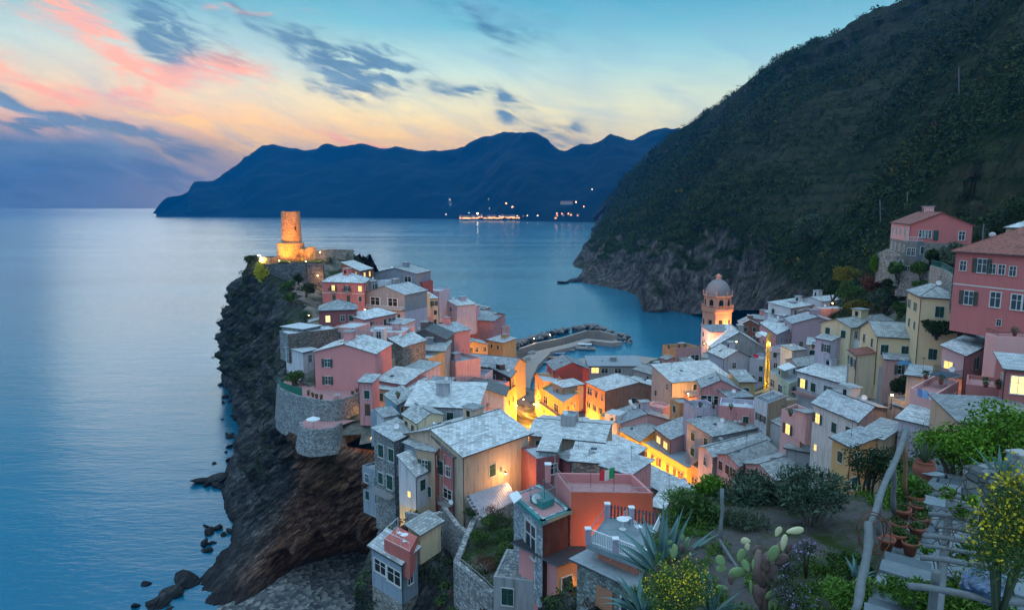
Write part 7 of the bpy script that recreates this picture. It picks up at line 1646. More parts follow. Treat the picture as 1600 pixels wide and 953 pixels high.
m_ = MB(); m_.tube([WD(1198, 965, 11.3), WD(1190, 920, 11.3), WD(1184, 890, 11.35), WD(1196, 872, 11.35), WD(1215, 858, 11.4), WD(1228, 842, 11.4)], [.11, .10, .095, .085, .075, .05], 10); m_.tube([WD(1190, 915, 11.3), WD(1181, 885, 11.3), WD(1186, 860, 11.25)], [.09, .08, .05], 10); m_.build('trunk', F_CACTB, ct_, smooth=True)
# --- garden shrubs
GB = 'shrubs of the near garden'
def sh_(name, px, py, D, rx, rz, mt, lab, n, ll, lw, **k): return tree(name, px, py, D, rx, rz, mt, lab, n=n, ll=ll, lw=lw, cat='shrub', group=GB, **k)
sh_('oleander', 1150, 772, 17.2, 1.0, .75, F_OLEA, 'dark oleander at the far edge of the garden, right of the lit street', 5200, .17, .035, trunk=.5, ncl=12)
sh_('oleander', 1195, 768, 17.0, .8, .7, F_OLEA, 'oleander touching the blue-grey roof in front', 3600, .17, .035, trunk=.5, ncl=9)
sh_('shrub', 1088, 815, 15.6, .72, .68, F_MID, 'rounded green shrub left of the whitened pole', 5200, .11, .05, trunk=.4, ncl=10)
sh_('shrub', 1098, 772, 17.2, .65, .55, F_BRIGHT, 'lighter green shrub at the corner above the lit street', 2600, .11, .05, trunk=.4)
sh_('shrub', 1162, 822, 15.2, .60, .50, F_OLIVE, 'grey-green narrow-leaved shrub right of the whitened pole', 4200, .13, .018, trunk=.3, ncl=10, up=.5)
sh_('oleander', 1270, 766, 15.5, .88, .66, F_OLEA, 'tall oleander with several bare grey stems standing in the garden bed', 2500, .17, .036, trunk=.42, ncl=26, shell=.35, stems=9, barkm=M_BARKP, up=.4)
sh_('shrub', 1360, 722, 20, 1.0, .75, F_DARK, 'dark twiggy shrub in front of the small orange house', 3400, .10, .04, trunk=.9, ncl=10, stems=4)
sh_('shrub', 1440, 688, 22, .8, .6, F_OLIVE, 'sparse shrub behind the urn', 900, .09, .035, trunk=.9, stems=5, shell=.2)
sh_('shrub', 1500, 700, 17, 1.05, .74, F_BRIGHT, 'vivid green leafy shrub behind the path, left half', 5200, .10, .06, trunk=.4, ncl=14)
sh_('shrub', 1578, 682, 17, 1.25, .92, F_BRIGHT, 'vivid green leafy shrub at the right edge behind the path', 5600, .10, .06, trunk=.4, ncl=14)
sh_('shrub', 1405, 778, 13.4, .32, .42, F_GRASS, 'light green weeds behind the pots', 1200, .09, .03, trunk=.1)
sh_('shrub', 1500, 935, 9.4, .75, .34, F_GRASS, 'leafy plants under the pergola', 4200, .10, .03, trunk=.02, up=.6)
sh_('shrub', 1428, 925, 9.4, .46, .26, F_GRASS, 'weeds at the path edge under the lowest pole', 2200, .09, .022, trunk=.0, shell=.1, up=.6)
sh_('euphorbia', 1060, 920, 11.2, .62, .42, F_MID, 'yellow-flowered euphorbia bush at the bottom beside the agaves', 5200, .055, .014, trunk=.2, ncl=14, up=.6, flowers=(900, .035, F_YEL))
sh_('euphorbia', 1576, 832, 6.6, .46, .66, F_MID, 'yellow-flowered euphorbia bush at the right edge beside the pergola', 12000, .050, .011, trunk=.05, ncl=30, up=.5, shell=.25, stems=5, barkm=F_OLIVE, flowers=(1700, .036, F_YEL))
sh_('shrub', 1340, 935, 9.8, .50, .30, F_GRASS, 'bright green weeds at the foot of the bowed pole', 2600, .08, .025, trunk=.1, up=.5)
sh_('shrub', 1320, 880, 12.2, .5, .28, F_MID, 'green clump with pale shoots right of the grey rock', 1900, .09, .03, trunk=.1, up=.5)
sh_('lavender', 1235, 880, 12.2, .35, .30, F_OLIVE, 'lavender bush with mauve flowers right of the big cactus', 1500, .09, .012, trunk=.1, up=1.2, flowers=(260, .03, F_PURP))
sh_('lavender', 1262, 858, 12.8, .25, .22, F_OLIVE, 'small lavender behind the grey rock', 800, .08, .012, trunk=.1, up=1.2, flowers=(160, .03, F_PURP))
sh_('lavender', 1240, 925, 11.0, .50, .22, F_OLIVE, 'sprawling faded lavender at the bottom between cactus and weeds', 1700, .08, .012, trunk=.1, up=1.0, flowers=(160, .03, F_PURP))
cl_ = []; rs = random.Random(4)
for k in range(900):
    x, y = rs.uniform(2.2, 12), rs.uniform(7, 21.5); v_ = Vector((x, y, 0)) - A_; t = v_.dot(PN)
    if t > -.2: continue
    if noise.noise(Vector((x, y, 0)) * .55) < -.02 and not (y < 13.5): continue
    if 4.6 < x < 9 and 13.6 < y < 18.5: continue
    cl_.append((x, y, garden_z(x, y) + .05, rs.uniform(.12, .36), rs.uniform(.12, .36), rs.uniform(.08, .22)))
o = leaf_obj('ground_cover', leaves(cl_, 60000, .075, .022, up_bias=.8, seed=77, shell=.2), F_GRASS); tag(o, kind='stuff')
# overgrown bank that falls away towards the roofs
cl_ = []
for k in range(900):
    x, y = rs.uniform(-3, 26), rs.uniform(17.5, 38)
    if x < .235 * y + 1: continue
    cl_.append((x, y, garden_z(x, y) + .1, rs.uniform(.4, .9), rs.uniform(.4, .9), rs.uniform(.25, .6)))
o = leaf_obj('undergrowth', leaves(cl_, 70000, .16, .06, seed=78, shell=.3), F_MID); tag(o, kind='stuff')
# grey rock, slatted platform, stone blocks, plastic sack
def rock_at(px, py, D, s_, label, mat=None, sd_=1, flat=.8, name='rock'):
    me = boulder_mesh(sd_, name, flat); me.materials.append(mat or M_FLAG); o = bpy.data.objects.new(name, me); COL.objects.link(o); o.location = WD(px, py, D); o.scale = s_; tag(o, label, 'rock'); return o
rock_at(1262, 880, 13.9, (.27, .24, .30), 'squarish grey rock standing in the garden bed', sd_=61)
rock_at(1590, 800, 9.5, (.2, .2, .2), 'rounded stone below the agave block', sd_=62)
rock_at(1456, 738, 15.4, (.22, .2, .08), 'flat pale stone beside the urn', sd_=63, flat=.5)
bl = MB(); c_ = WD(1553, 742, 13.6); bl.box(c_ - Z * .25, (.85, .7, .75), .3); o = bl.build('stone_pier', stonewall((.20, .22, .22), 4), loc=c_); tag(o, 'squat stone pier capped with slate at the right end of the path', 'pier')
bl = MB(); c_ = WD(1594, 716, 14.5); bl.box(c_ - Z * .15, (.34, .34, .5), .2); bl.box(c_ + Z * .12, (.42, .42, .05), .2); o = bl.build('masonry_block', M_CONC, loc=c_); tag(o, 'pale blue-grey masonry block at the right edge', 'block')
dk = empty('platform', WZ(1285, 795, 62.0)); tag(dk, 'curved slatted wooden platform with rolled netting behind the oleander', 'platform')
for k in range(22):
    px = 1215 + k * 6.6; py = 793 + 9 * math.sin(math.pi * k / 21); a_ = WZ(px, py - 10, 62.0); b_ = WZ(px + 3, py + 6, 62.0); m_ = MB(); mid = (a_ + b_) / 2; d_ = (b_ - a_); m_.box(mid, (.075, d_.length, .03), math.atan2(-d_.x, d_.y)); m_.build('board', M_POLE, dk)
m_ = MB(); m_.tube([WZ(1215 + k * 16, 786 + 3 * math.sin(k), 62.15) for k in range(9)], [.16 + .04 * math.sin(k * 2) for k in range(9)], 10); o = m_.build('rolled_netting', plain('netting', (.06, .16, .20), .9, vary=.5, scale=30), smooth=True, loc=WZ(1260, 786, 62)); tag(o, 'rolled blue-green netting lying behind the slatted platform', 'netting')
bm = bmesh.new(); bmesh.ops.create_icosphere(bm, subdivisions=4, radius=1)
for v_ in bm.verts:
    q_ = v_.co.copy(); v_.co *= 1 + .25 * noise.noise(q_ * 1.4) + .10 * (noise.ridged_multi_fractal(q_ * 3.2, 1, 2, 3, 1, 2) - 1); v_.co.z *= .75
me = bpy.data.meshes.new('sack'); bm.to_mesh(me); bm.free(); me.materials.append(plain('blue_plastic', (.05, .10, .20), .25, spec=.8, vary=.6, scale=7))
o = bpy.data.objects.new('sack', me); COL.objects.link(o); o.location = WD(1542, 915, 7.6); o.scale = (.26, .22, .24); tag(o, 'crumpled shiny dark blue plastic sack under the pergola', 'sack')
# ---------------------------------------------------------------- terraces, awnings, laundry, flag and other small things
def hp(key): return next(h_ for h_ in HP if key in h_[0])
def house_root(key): return next(o for o in COL.objects if o.parent is None and key in str(o.get('label', '')) and o.get('category') == 'house')
def outn(P_, wall):
    q0, q1, other = (P_[0], P_[1], P_[2]) if wall == 'A' else (P_[1], P_[2], P_[0]); d_ = q1 - q0; n_ = Vector((d_.y, -d_.x, 0)).normalized()
    return q0, q1, (-n_ if n_.dot(other - P_[1]) > 0 else n_)
def bal(key, wall, u0, u1, drop, depth=1.1, mat=None, rail=None):
    lab, P_, z0_, z1_ = hp(key); q0, q1, n_ = outn(P_, wall); d_ = q1 - q0; return balcony(house_root(key), q0 + d_ * u0, q0 + d_ * u1, n_, z1_ - drop, depth, mat, rail)
def roof_rail(key, sides='AB', inset=.15, dz=None, mat=None, bars=.16, h=.9):
    lab, P_, z0_, z1_ = hp(key); dz = .1 if dz is None else dz; pp = {'A': [P_[0], P_[1]], 'B': [P_[1], P_[2]], 'AB': [P_[0], P_[1], P_[2]], 'ABC': [P_[0], P_[1], P_[2], P_[3]]}[sides]
    c_ = (P_[0] + P_[2]) / 2; out = [Vector((p.x + (c_.x - p.x) * .03, p.y + (c_.y - p.y) * .03, z1_ + dz)) for p in pp]; return railing(house_root(key), out, h, mat or M_IRON, bars=bars)
bal('tall rose red house', 'A', .55, 1.0, 6.9, 1.3, rail=M_METAL); bal('glazed balcony over the street', 'A', 0, 1, 3.4, 1.2, rail=M_METAL); bal('dark loggia facing', 'A', 0, 1, 3.2, 1.0, rail=M_IRON)
bal('deep shaded terrace and white balusters', 'B', 0, 1, 4.2, 1.6, rail=M_WHITE); bal('pink house with lit balcony door', 'A', .0, 1, 3.0, 1.3); bal('grey stone house with green shutters', 'A', 0, 1, 8.4, 1.3, rail=M_METAL)
bal('rose red three-storey', 'A', .18, .36, 2.6, .9); bal('rose red three-storey', 'A', .5, .7, 2.6, .9); bal('tall cream tower-like', 'B', -.02, .02, 15, .1) if False else None
bal('large white and ochre', 'A', 0, .62, 3.9, 1.3, mat=FLATP); bal('long pink house with slate', 'A', .0, .01, 3, .1) if False else None
for k_ in ['white flat roof and tall glazed', 'planted roof terrace and white rails', 'lavender house with roof terrace above', 'cluttered roof terrace at the harbour', 'red cloth on its roof', 'pillared roof terrace', 'roof terrace above the harbour', 'grey house with lit window under a railed', 'candy pink house', 'squat lavender terrace', 'white house with brown shutters and big']: roof_rail(k_, 'AB', dz=.75 if 'grey house with lit' not in k_ else .2, h=.5 if 'grey house with lit' not in k_ else .95)
roof_rail('square stone block with railed', 'AB', dz=.2, mat=M_WHITE); roof_rail('low blue stone house with red roof', 'A', dz=.1, mat=M_METAL) if False else None
roof_rail('flag over an orange-lit wall', 'AB', dz=.85, mat=M_METAL, bars=1.6, h=.45)
roof_rail('glazed grey loggia', 'AB', dz=.1, mat=M_WHITE, bars=.5) if False else None
# flag on its pole
fp = WZ(959, 772, 45.6); fr_ = empty('flag', fp); tag(fr_, 'green, white and red Italian flag hanging over the pink parapet terrace', 'flag')
m_ = MB(); m_.tube([fp, fp + Z * 2.4], .025, 6); m_.build('pole', M_IRON, fr_)
for k, (nm, c_) in enumerate([('green_band', (.02, .30, .10)), ('white_band', (.72, .72, .70)), ('red_band', (.60, .04, .05))]):
    m_ = MB(); N_ = 7
    for i in range(N_):
        for j in range(6):
            def P_(a, b): u_ = (k + a / N_) / 3; return fp + Vector((-u_ * 1.25, .10 * math.sin(u_ * 7), 2.35 - b / 6 * .95 - .22 * u_ + .04 * math.sin(u_ * 9)))
            m_.poly([P_(i, j), P_(i + 1, j), P_(i + 1, j + 1), P_(i, j + 1)])
    m_.build(nm, plain(nm, c_, .8, vary=.08), fr_, smooth=True)
# near terrace of the stone house: slab, pillars, railings, table and chairs
M_MAUVE = plaster((.42, .36, .46), .4)
dt = empty('terrace', WZ(917, 850, 48.2)); tag(dt, 'mauve-edged roof terrace with pillars and railing above the near grey stone house', 'terrace')
c0, c1, c2, c3 = WZ(916, 849, 48.4), WZ(1008, 884, 48.4), WZ(1035, 822, 48.4), WZ(948, 806, 48.4)
m_ = MB(); m_.hexa([c_ - Z * .35 for c_ in (c0, c1, c2, c3)], [c0, c1, c2, c3]); m_.build('deck', plaster((.22, .27, .30), .4), dt)
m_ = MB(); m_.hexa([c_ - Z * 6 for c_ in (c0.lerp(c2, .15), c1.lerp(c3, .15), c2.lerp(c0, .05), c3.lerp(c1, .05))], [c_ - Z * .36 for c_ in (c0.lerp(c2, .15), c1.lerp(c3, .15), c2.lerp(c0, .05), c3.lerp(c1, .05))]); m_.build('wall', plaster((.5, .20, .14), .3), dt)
for q_ in (c0, c0.lerp(c1, .5), c1, c3.lerp(c0, .02), c3.lerp(c2, .45)):
    q2 = q_.lerp((c0 + c2) / 2, .04); m_ = MB(); m_.box(q2 + Z * .5, (.34, .34, 1.0)); m_.box(q2 + Z * 1.03, (.42, .42, .07), mi=1); m_.build('pillar', [M_MAUVE, M_WHITE], dt)
railing(dt, [c0.lerp(c2, .04), c1.lerp(c3, .04)], .95, M_WHITE, bars=.13, thick=.03); railing(dt, [c1.lerp(c3, .04), c2.lerp(c0, .03)], .95, M_WHITE, bars=.13, thick=.03); railing(dt, [c3.lerp(c1, .03), c0.lerp(c2, .04)], .95, M_METAL, bars=.4)
m_ = MB(); a_ = c3.lerp(c1, .03); b_ = c2.lerp(c0, .03)
for k in range(16): p_ = a_.lerp(b_, k / 15); m_.box(p_ + Z * .5, (.11, .03, 1.0), math.atan2((b_ - a_).y, (b_ - a_).x))
for zz in (.25, .8): m_.tube([a_ + Z * zz, b_ + Z * zz], .025, 5)
m_.build('picket_fence', plain('picket', (.06, .07, .08)), dt)
def table(P, r, label, mat=None, h=.73):
    P = Vector(P); r_ = empty('table', P); tag(r_, label, 'table'); m_ = MB(); m_.lathe([(0, h - .03), (r, h - .03), (r, h), (0, h)], P, 18); m_.build('tabletop', mat or M_WHITE, r_)
    m_ = MB(); m_.tube([P, P + Z * (h - .03)], .035, 6); m_.lathe([(.25, 0), (.04, .06)], P, 10); m_.build('leg', mat or M_WHITE, r_)
def chair(P, rz, label, mat=None):
    P = Vector(P); r_ = empty('chair', P); tag(r_, label, 'chair', 'terrace chairs'); x = Vector((math.cos(rz), math.sin(rz), 0)); y = Vector((-x.y, x.x, 0)); mt = mat or M_WHITE
    m_ = MB(); m_.box(P + Z * .44, (.44, .42, .04), rz); m_.build('seat', mt, r_)
    m_ = MB(); m_.tube([P - x * .2 + y * .2 + Z * .44, P - x * .2 + y * .24 + Z * .8, P + y * .27 + Z * .92, P + x * .2 + y * .24 + Z * .8, P + x * .2 + y * .2 + Z * .44], .02, 5)
    for k in (-1, 0, 1): m_.tube([P + x * .09 * k + y * .21 + Z * .44, P + x * .09 * k + y * .25 + Z * .88], .011, 4)
    m_.build('backrest', mt, r_)
    for i in (-1, 1):
        for j in (-1, 1): m_ = MB(); m_.tube([P + x * .19 * i + y * .18 * j, P + x * .19 * i + y * .18 * j + Z * .44], .016, 5); m_.build('leg', mt, r_)
tb = c3.lerp(c1, .35); table(WZ(973, 826, 48.4), .42, 'round white table on the mauve-edged near terrace'); chair(WZ(981, 818, 48.4), 0.2, 'white metal chair behind the round table'); chair(WZ(997, 832, 48.4), 1.9, 'white metal chair right of the round table')
table(WZ(1372, 575, 42.3), .55, 'white table on the plant-filled terrace in front of the cream shuttered house'); chair(WZ(1361, 570, 42.3), 0, 'white chair on the plant-filled terrace'); chair(WZ(828 , 708, 32.6), .4, 'white chair on the small railed terrace'); table(WZ(822, 706, 32.6), .4, 'small white table on the railed terrace above the lit window')
table(WZ(527, 622, 34.6), .7, 'grey picnic table on the bastion terrace', M_CONC); chair(WZ(515, 617, 34.6), 1, 'grey chair by the bastion picnic table', M_CONC)
for i, (px, py) in enumerate([(482, 617), (489, 620), (495, 623), (502, 624), (558, 614), (551, 618)]):
    P_ = WZ(px, py, 34.55); r_ = empty('flower_pot', P_); tag(r_, ['terracotta tub first in the row along the bastion rim', 'terracotta tub second along the bastion rim', 'terracotta tub third along the bastion rim', 'terracotta tub last in the row along the bastion rim', 'terracotta tub at the right corner of the bastion', 'terracotta tub beside the right corner tub of the bastion'][i], 'flower pot', 'tubs on the bastion'); o = bpy.data.objects.new('pot', PM); COL.objects.link(o); o.parent = r_; o.scale = (2, 2, 2)
    leaf_obj('plant', leaves([(P_.x, P_.y, P_.z + .7, .35, .35, .3)], 60, .25, .12, seed=i), F_MID, r_)
# green net fence round the bastion garden
m_ = MB(); P_ = [WZ(434, 600, 34.6), WZ(440, 609, 34.6), WZ(456, 616, 34.6), WZ(472, 619, 34.6)]; nf = empty('net_fence', P_[0]); tag(nf, 'green net fence round the tree at the left end of the bastion', 'fence')
for a_, b_ in zip(P_, P_[1:]): m_.hexa([a_, b_, b_ + Vector((0, .04, 0)), a_ + Vector((0, .04, 0))], [a_ + Z * 1.7, b_ + Z * 1.7, b_ + Vector((0, .04, 1.7)), a_ + Vector((0, .04, 1.7))])
m_.build('net', plain('green_net', (.02, .16, .11), .8, vary=.4), nf)
for p_ in P_: q_ = MB(); q_.tube([p_, p_ + Z * 1.9], .04, 5); q_.build('post', M_IRON, nf)
# tin roof lean-to on the stained tan house, with stones and the stone wall under it
tr = empty('tin_roof', WD(765, 800, 84)); tag(tr, 'corrugated tin lean-to roof weighted with stones below the stained tan wall', 'roof')
z_t = 27.0; a0, a1, a2, a3 = WZ(727, 775, 31.6), WZ(749, 812, 30.0), WZ(810, 779, 30.0), WZ(792, 753, 31.6)
m_ = MB(); N_ = 40
for i in range(N_):
    for j in range(1):
        def Pq(u_, w_, dz): p_ = a0.lerp(a3, u_).lerp(a1.lerp(a2, u_), w_); return p_ + Z * dz
        h0 = .06 if i % 2 else 0; h1 = 0 if i % 2 else .06; m_.poly([Pq(i / N_, 0, h0), Pq((i + 1) / N_, 0, h1), Pq((i + 1) / N_, 1, h1), Pq(i / N_, 1, h0)])
m_.build('sheet', plain('tin', (.34, .32, .36), .5, .3, vary=.25, scale=2), tr)
m_ = MB(); m_.hexa([p_ - Z * 9 for p_ in (a0, a1, a2, a3)], [p_ - Z * .08 for p_ in (a0, a1, a2, a3)]); m_.build('wall', STW, tr)
for k in range(7): p_ = a0.lerp(a1, (k + .5) / 7); o = put(ST_ME[k % 3], 'weight_stone', Vector(p_ + (a3 - a0) * .04 + Z * .12) - world_loc(tr), k, (.28, .2, .16), tr)
# retaining walls below the houses of the near ridge
def rwall(pp, h, label, mat=None, th=.6, below=10, seed=0): return ruin_wall(pp, below, h, th, label, mat or stonewall((.30, .30, .30), 2.6), name='stone_wall', seed=seed, smooth_top=True)
rwall([WD(694, 800, 86), WD(716, 830, 80), WD(745, 850, 76)], .8, 'rough stone retaining wall under the tin roof', below=7)
rwall([WZ(742, 812, 35.0), WZ(713, 884, 35.0), WZ(735, 902, 35.0), WZ(756, 920, 35.0), WZ(774, 938, 35.0)], .5, 'slanting stone garden wall topped with a metal railing', below=14)
ra = railing(None, [WZ(713, 882, 35.5), WZ(735, 900, 35.5), WZ(756, 918, 35.5), WZ(773, 935, 35.5)], 1.0, M_METAL, bars=1.4); tag(ra, 'metal railing on the slanting stone garden wall', 'railing')
rwall([WD(636, 806, 84), WD(660, 812, 80), WD(690, 806, 82)], .6, 'stone wall under the narrow lavender house and its lamp', below=6)
rwall([WD(1370, 420, 150), WD(1385, 414, 146), WD(1402, 424, 140)], 3.4, 'curved garden wall end left of the school', stonewall((.30, .29, .27), 2), below=3)
rwall([WD(1402, 432, 141), WD(1425, 433, 137), WD(1446, 436, 132)], 1.2, 'long garden wall below the stone block', stonewall((.22, .22, .22), 2), below=4)
rwall([WD(1455, 425, 125), WD(1475, 432, 115), WD(1494, 445, 104)], 1.2, 'sloping garden wall with a green railing left of the rose villa', stonewall((.32, .31, .29), 2), below=4)
ra = railing(None, [WD(1455, 415, 125), WD(1475, 421, 115), WD(1494, 433, 104)], 1.0, plain('green_rail', (.04, .16, .14)), bars=.4, thick=.03); tag(ra, 'green railing on the sloping garden wall beside the rose villa', 'railing')
# awnings and canopies
def slab_thing(name, pxs, z, th, mat, label, cat, posts=(), rise=0):
    P_ = [WZ(x, y, z + (rise if i > 1 else 0)) for i, (x, y) in enumerate(pxs)]; r_ = empty(name, P_[0] - Z * 2); tag(r_, label, cat)
    m_ = MB(); m_.hexa([p_ - Z * th for p_ in P_], P_); m_.build('canopy', mat, r_)
    for i in posts: m_ = MB(); m_.tube([P_[i] - Z * th, P_[i] - Z * 2.3], .04, 5); m_.build('post', M_METAL, r_)
    return r_
slab_thing('awning', [(1214, 573), (1226, 579), (1244, 573), (1232, 566)], 36.4, .08, M_WHITE, 'white square awning over the teal shuttered house', 'awning', (0, 1))
slab_thing('awning', [(1450, 584), (1480, 590), (1500, 585), (1470, 579)], 48.2, .08, plain('navy_canvas', (.05, .07, .10), .9), 'dark canopy over the pink laundry terrace', 'awning', (0, 1))
slab_thing('awning', [(1184, 520), (1196, 526), (1200, 520), (1190, 517)], 34.2, .06, M_WHITE, 'tiny white awning on the harbour side of the stacked balconies', 'awning')
slab_thing('awning', [(795, 772), (803, 786), (816, 776), (808, 766)], 45.4, .07, M_WHITE, 'white canvas awning at the corner of the teal-trimmed house', 'awning', (1,))
parasol(WZ(1413, 588, 43.5), 1.25, 2.6, 'closed blue parasol hanging between the plant terrace and the small annex', (.05, .16, .28))
# teal fascia, teal upper terrace on the low blue stone house
lab, P_, z0_, z1_ = hp('low blue stone house'); rt_ = house_root('low blue stone house'); M_TEAL = plain('teal_paint', (.04, .24, .24), .5)
m_ = MB(); 
for q0, q1 in ((P_[0], P_[1]), (P_[1], P_[2]), (P_[3], P_[2])): m_.box((q0 + q1) / 2 - Z * .1, ((q1 - q0).length + .5, .5, .35), math.atan2((q1 - q0).y, (q1 - q0).x))
m_.build('fascia', M_TEAL, rt_)
ut = empty('terrace', WZ(843, 768, 45.2)); tag(ut, 'small teal-sided upper terrace with grey railing between the flag terrace and the red roof panel', 'terrace'); q4 = [WZ(828, 764, 45.7), WZ(848, 776, 45.7), WZ(866, 769, 45.7), WZ(848, 757, 45.7)]
q4 = [p_ - Z * .55 for p_ in q4]; m_ = MB(); m_.hexa([p_ - Z * .6 for p_ in q4], q4); m_.build('deck', M_TEAL, ut); railing(ut, q4, 1.0, M_METAL, bars=.15)
pc = WZ(856, 752, 45.7); m_ = MB(); m_.box(pc + Z * .8, (.5, .5, 1.6)); m_.box(pc + Z * 1.65, (.6, .6, .1), mi=1); m_.build('pillar', [plaster(C['pink'], .2), M_WHITE], ut)
def dish(P, s_, label, az=-20):
    r_ = bpy.data.objects.new('satellite_dish', ME_DISH); COL.objects.link(r_); r_.location = P; r_.scale = (s_,) * 3; r_.rotation_euler = (R(75), 0, R(az)); tag(r_, label, 'satellite dish', 'satellite dishes')
dish(WD(891, 772, 58.0), 1.15, 'large white satellite dish on the left corner of the flag terrace'); dish(WD(705, 784, 87), .9, 'small white satellite dish low on the grey corner of the rose house'); dish(WD(1126, 664, 119), 1.7, 'round white satellite dish on the brown-mauve wall'); dish(WD(1408, 477, 143), 2.2, 'white satellite dish among the trees left of the cream tower house'); dish(WD(1374, 437, 150), 1.8, 'small bluish dish under the curved garden wall'); dish(WD(1185, 523, 200), 2.4, 'white dish above the tiny white awning'); dish(WD(1487, 577, 90), 1.0, 'white dish beside the lit balcony door'); dish(WD(1069, 751, 110), 1.5, 'white dish against the orange-lit street wall')
# steel flue and long pipes
fl = WZ(679, 690, 36.3); r_ = empty('flue', fl); tag(r_, 'tall bright steel flue standing on the flat grey roof', 'flue'); m_ = MB(); m_.tube([fl, fl + Z * 2.6], .17, 12); m_.build('pipe', plain('steel', (.6, .62, .64), .25, .9), r_, smooth=True); m_ = MB(); m_.lathe([(.26, 2.6), (.26, 2.85), (0, 3.0)], fl, 12); m_.build('cap', plain('steel', (.6, .62, .64)), r_)
fl = WZ(990, 640, 23.5); r_ = empty('flue', fl); tag(r_, 'leaning white cylinder tank on the lavender gabled roof terrace', 'tank'); m_ = MB(); m_.tube([fl, fl + Vector((-.9, .3, 2.2))], .35, 12); m_.build('cylinder', M_WHITE, r_, smooth=True); m_ = MB(); m_.box(fl + Vector((.2, 0, .4)), (.6, .5, .9)); m_.build('bracket', M_IRON, r_)
# yellow-lit hoist post in the alley
cp = WZ(1197, 612, 24); cr = empty('hoist_post', cp); tag(cr, 'tall glowing yellow hoist post rising out of the alley between white houses', 'post'); M_YL = plain('yellow_paint', (.62, .42, .04), .6)
top = WD(1205, 520, cp.y).z - cp.z; m_ = MB()
for sx_, sy_ in ((-.4, -.4), (.4, -.4), (.4, .4), (-.4, .4)): m_.tube([cp + Vector((sx_, sy_, 0)), cp + Vector((sx_ * .8, sy_ * .8, top))], .09, 5)
n_ = int(top / 1.0)
for k in range(n_):
    z0 = k * top / n_; z1 = (k + 1) * top / n_
    for (a, b_) in (((-.4, -.4), (.4, -.4)), ((.4, -.4), (.4, .4)), ((.4, .4), (-.4, .4)), ((-.4, .4), (-.4, -.4))): m_.tube([cp + Vector((a[0], a[1], z0)), cp + Vector((b_[0] * .95, b_[1] * .95, z1))], .06, 4)
m_.build('lattice', M_YL, cr)
for k, hgt in enumerate((2.5, 7.5)): lamp_light(cp + Vector((-1.2, -1.6, hgt)), 260, (1, .62, .08), .2, parent=cr)
# laundry
def laundry(pa, pb, cols, label):
    a_, b_ = Vector(pa), Vector(pb); r_ = empty('laundry', a_ - Z * 1); tag(r_, label, 'laundry'); m_ = MB(); m_.tube([a_, b_], .012, 4); m_.build('line', M_METAL, r_); n_ = len(cols)
    for i, c_ in enumerate(cols):
        p0, p1 = a_.lerp(b_, (i + .08) / n_), a_.lerp(b_, (i + .92) / n_); m_ = MB()
        for k in range(4): o0 = Vector((0, .05 * math.sin(k * 2 + i), -k * .24)); o1 = Vector((0, .05 * math.sin(k * 2 + 2 + i), -(k + 1) * .24)); m_.poly([p0 + o0, p1 + o0, p1 + o1, p0 + o1])
        m_.build('cloth', plain('cloth%d' % (int(c_[0] * 99) + int(c_[2] * 9)), c_, .9, vary=.05), r_)
laundry(WZ(1430, 605, 47.6) - Vector((0, .5, 0)), WZ(1457, 613, 47.6) - Vector((0, .5, 0)), [(.10, .25, .55), (.20, .42, .72), (.55, .66, .80)], 'blue and pale cloths drying on the pink laundry terrace'); laundry(WZ(1177, 552, 29.2), WZ(1186, 555, 29.2), [(.6, .03, .05)], 'bright red cloth on the blue-grey roof terrace')
# white crosses of rail on seaward rock, far mast on the ridge
m_ = MB(); b_ = WD(1170, 132, 1045); m_.tube([b_ - Z * 6, b_ + Z * 12], .5, 5); o = m_.build('mast', M_IRON, loc=b_ - Z * 6); tag(o, 'thin mast standing on the mountain ridge against the sky', 'mast')
for i, (px, y0, y1, D) in enumerate([(1498, 150, 105, 420), (1375, 345, 312, 240), (1418, 322, 300, 260), (1537, 372, 350, 130)]):
    b_ = on_mount(px, y0) if D > 200 else WD(px, y0, D); D = b_.y; t_ = WD(px, y1, D); m_ = MB(); m_.tube([b_ - Z * 8, t_], .12 * D / 200 + .05, 5); o = m_.build('utility_pole', M_POLED, loc=b_ - Z * 8); tag(o, ['utility pole high on the terraced mountainside', 'thin utility pole left of the school', 'second utility pole above the school roof', 'pole beside the rose villa roof'][i], 'utility pole', 'utility poles')
# small hut and screens on the terraces
def hut(px, py, D, w, d, h, wall, rm, label): 
    P_ = on_mount(px, py) + Vector((0, -3.5, .8)); r_ = empty('hut', P_); tag(r_, label, 'hut'); m_ = MB(); m_.box(P_ + Z * (h / 2 - 3), (w, d, h + 6)); m_.build('wall', plaster(wall, .4), r_); m_ = MB(); m_.box(P_ + Z * (h + .15), (w + .8, d + .8, .3)); m_.build('roof', ROOFM[rm], r_); m_ = MB(); m_.box(P_ + Vector((0, -d / 2 - .02, h * .4)), (1.1, .08, 2)); m_.build('door', M_DARK, r_)

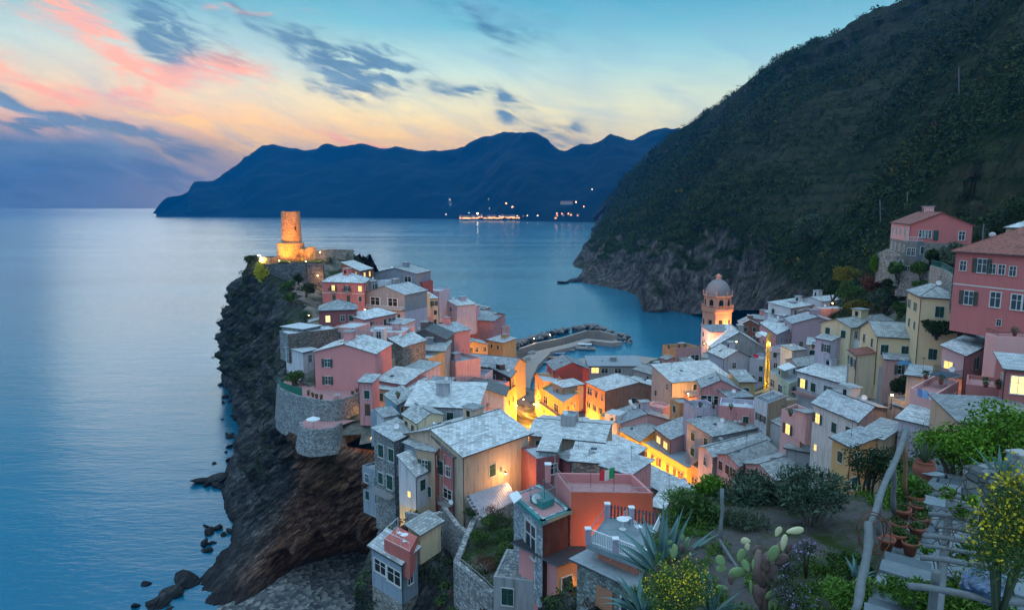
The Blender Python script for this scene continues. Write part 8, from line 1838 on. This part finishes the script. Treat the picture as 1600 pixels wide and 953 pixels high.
# red tiled terrace on the cove house, plants on terraces
q4 = [WZ(600, 842, 35.9), WZ(640, 862, 35.9), WZ(652, 838, 35.9), WZ(622, 822, 35.9)]; tt = empty('terrace', q4[0] - Z); tag(tt, 'small red-tiled terrace with white railing behind the cove house roof', 'terrace')
m_ = MB(); m_.hexa([p_ - Z * 3 for p_ in q4], q4); m_.build('deck', plaster((.48, .14, .12), .2), tt); railing(tt, [q4[3], q4[0], q4[1]], 1.0, M_WHITE, bars=1.3); chair(WZ(624, 838, 35.95), 1, 'white chair on the small red-tiled terrace'); table(WZ(632, 845, 35.95), .4, 'white table on the small red-tiled terrace')
tl = [(1344, 572, 42.3), (1384, 575, 42.3), (1395, 578, 42.4), (1352, 566, 42.3), (1115, 638, 31.0), (1094, 637, 31.0), (1142, 640, 31.6), (702, 562, 30), (686, 557, 30), (836, 588, 17), (872, 600, 17), (925, 612, 18), (1270, 545, 35), (1446, 592, 47.4), (1470, 600, 47.4), (1540, 605, 48.8), (1560, 608, 48.8), (1585, 525, 53.6), (1235, 650, 36.2), (1045, 545, 26.6), (1070, 543, 26.6), (622, 622, 37.8), (830, 715, 32.8)]
for i, (px, py, z_) in enumerate(tl):
    P_ = WZ(px, py, z_); r_ = empty('potted_plant', P_); tag(r_, 'small leafy plant in a clay tub on a house terrace', 'potted plant', 'terrace plants'); o = bpy.data.objects.new('pot', PM); COL.objects.link(o); o.parent = r_; o.scale = (2.2, 2.2, 2)
    leaf_obj('plant', leaves([(P_.x, P_.y, P_.z + .85, .45, .45, .4)], 90, .28, .13, seed=i), [F_MID, F_DARK, F_OLIVE][i % 3], r_)

lab, P_, z0_, z1_ = hp('near grey stone house'); q0, q1, n_ = outn(P_, 'B'); d_ = (q1 - q0).normalized(); c_ = q0.lerp(q1, .42) + n_ * .06; c_.z = z1_ - 1.7; m_ = MB(); m_.box(c_, (1.3, .06, 1.5), math.atan2(d_.y, d_.x)); m_.build('shutter', plain('orange_shutter', (.42, .20, .12), .8), house_root('near grey stone house'))

# overhead cables and clothes lines between houses of the near ridge and the right slope
def cable(pa, pb, sag, label):
    a_, b_ = Vector(pa), Vector(pb); m_ = MB(); m_.tube([a_.lerp(b_, t) - Z * sag * 4 * t * (1 - t) for t in np.linspace(0, 1, 12)], .02, 4); o = m_.build('cable', M_IRON, loc=a_); tag(o, label, 'cable', 'cables')
cable(WZ(742, 872, 36.5), WZ(812, 838, 41), .5, 'cable strung over the walled garden, middle one'); cable(WZ(735, 858, 36.8), WZ(806, 812, 42), .4, 'cable strung over the walled garden, highest one'); cable(WZ(742, 890, 36.5), WZ(814, 858, 40), .5, 'cable strung over the walled garden, lowest one')
cable(WD(1375, 318, 235), WD(1500, 372, 130), 4, 'cable dropping from the pole to the school roof')
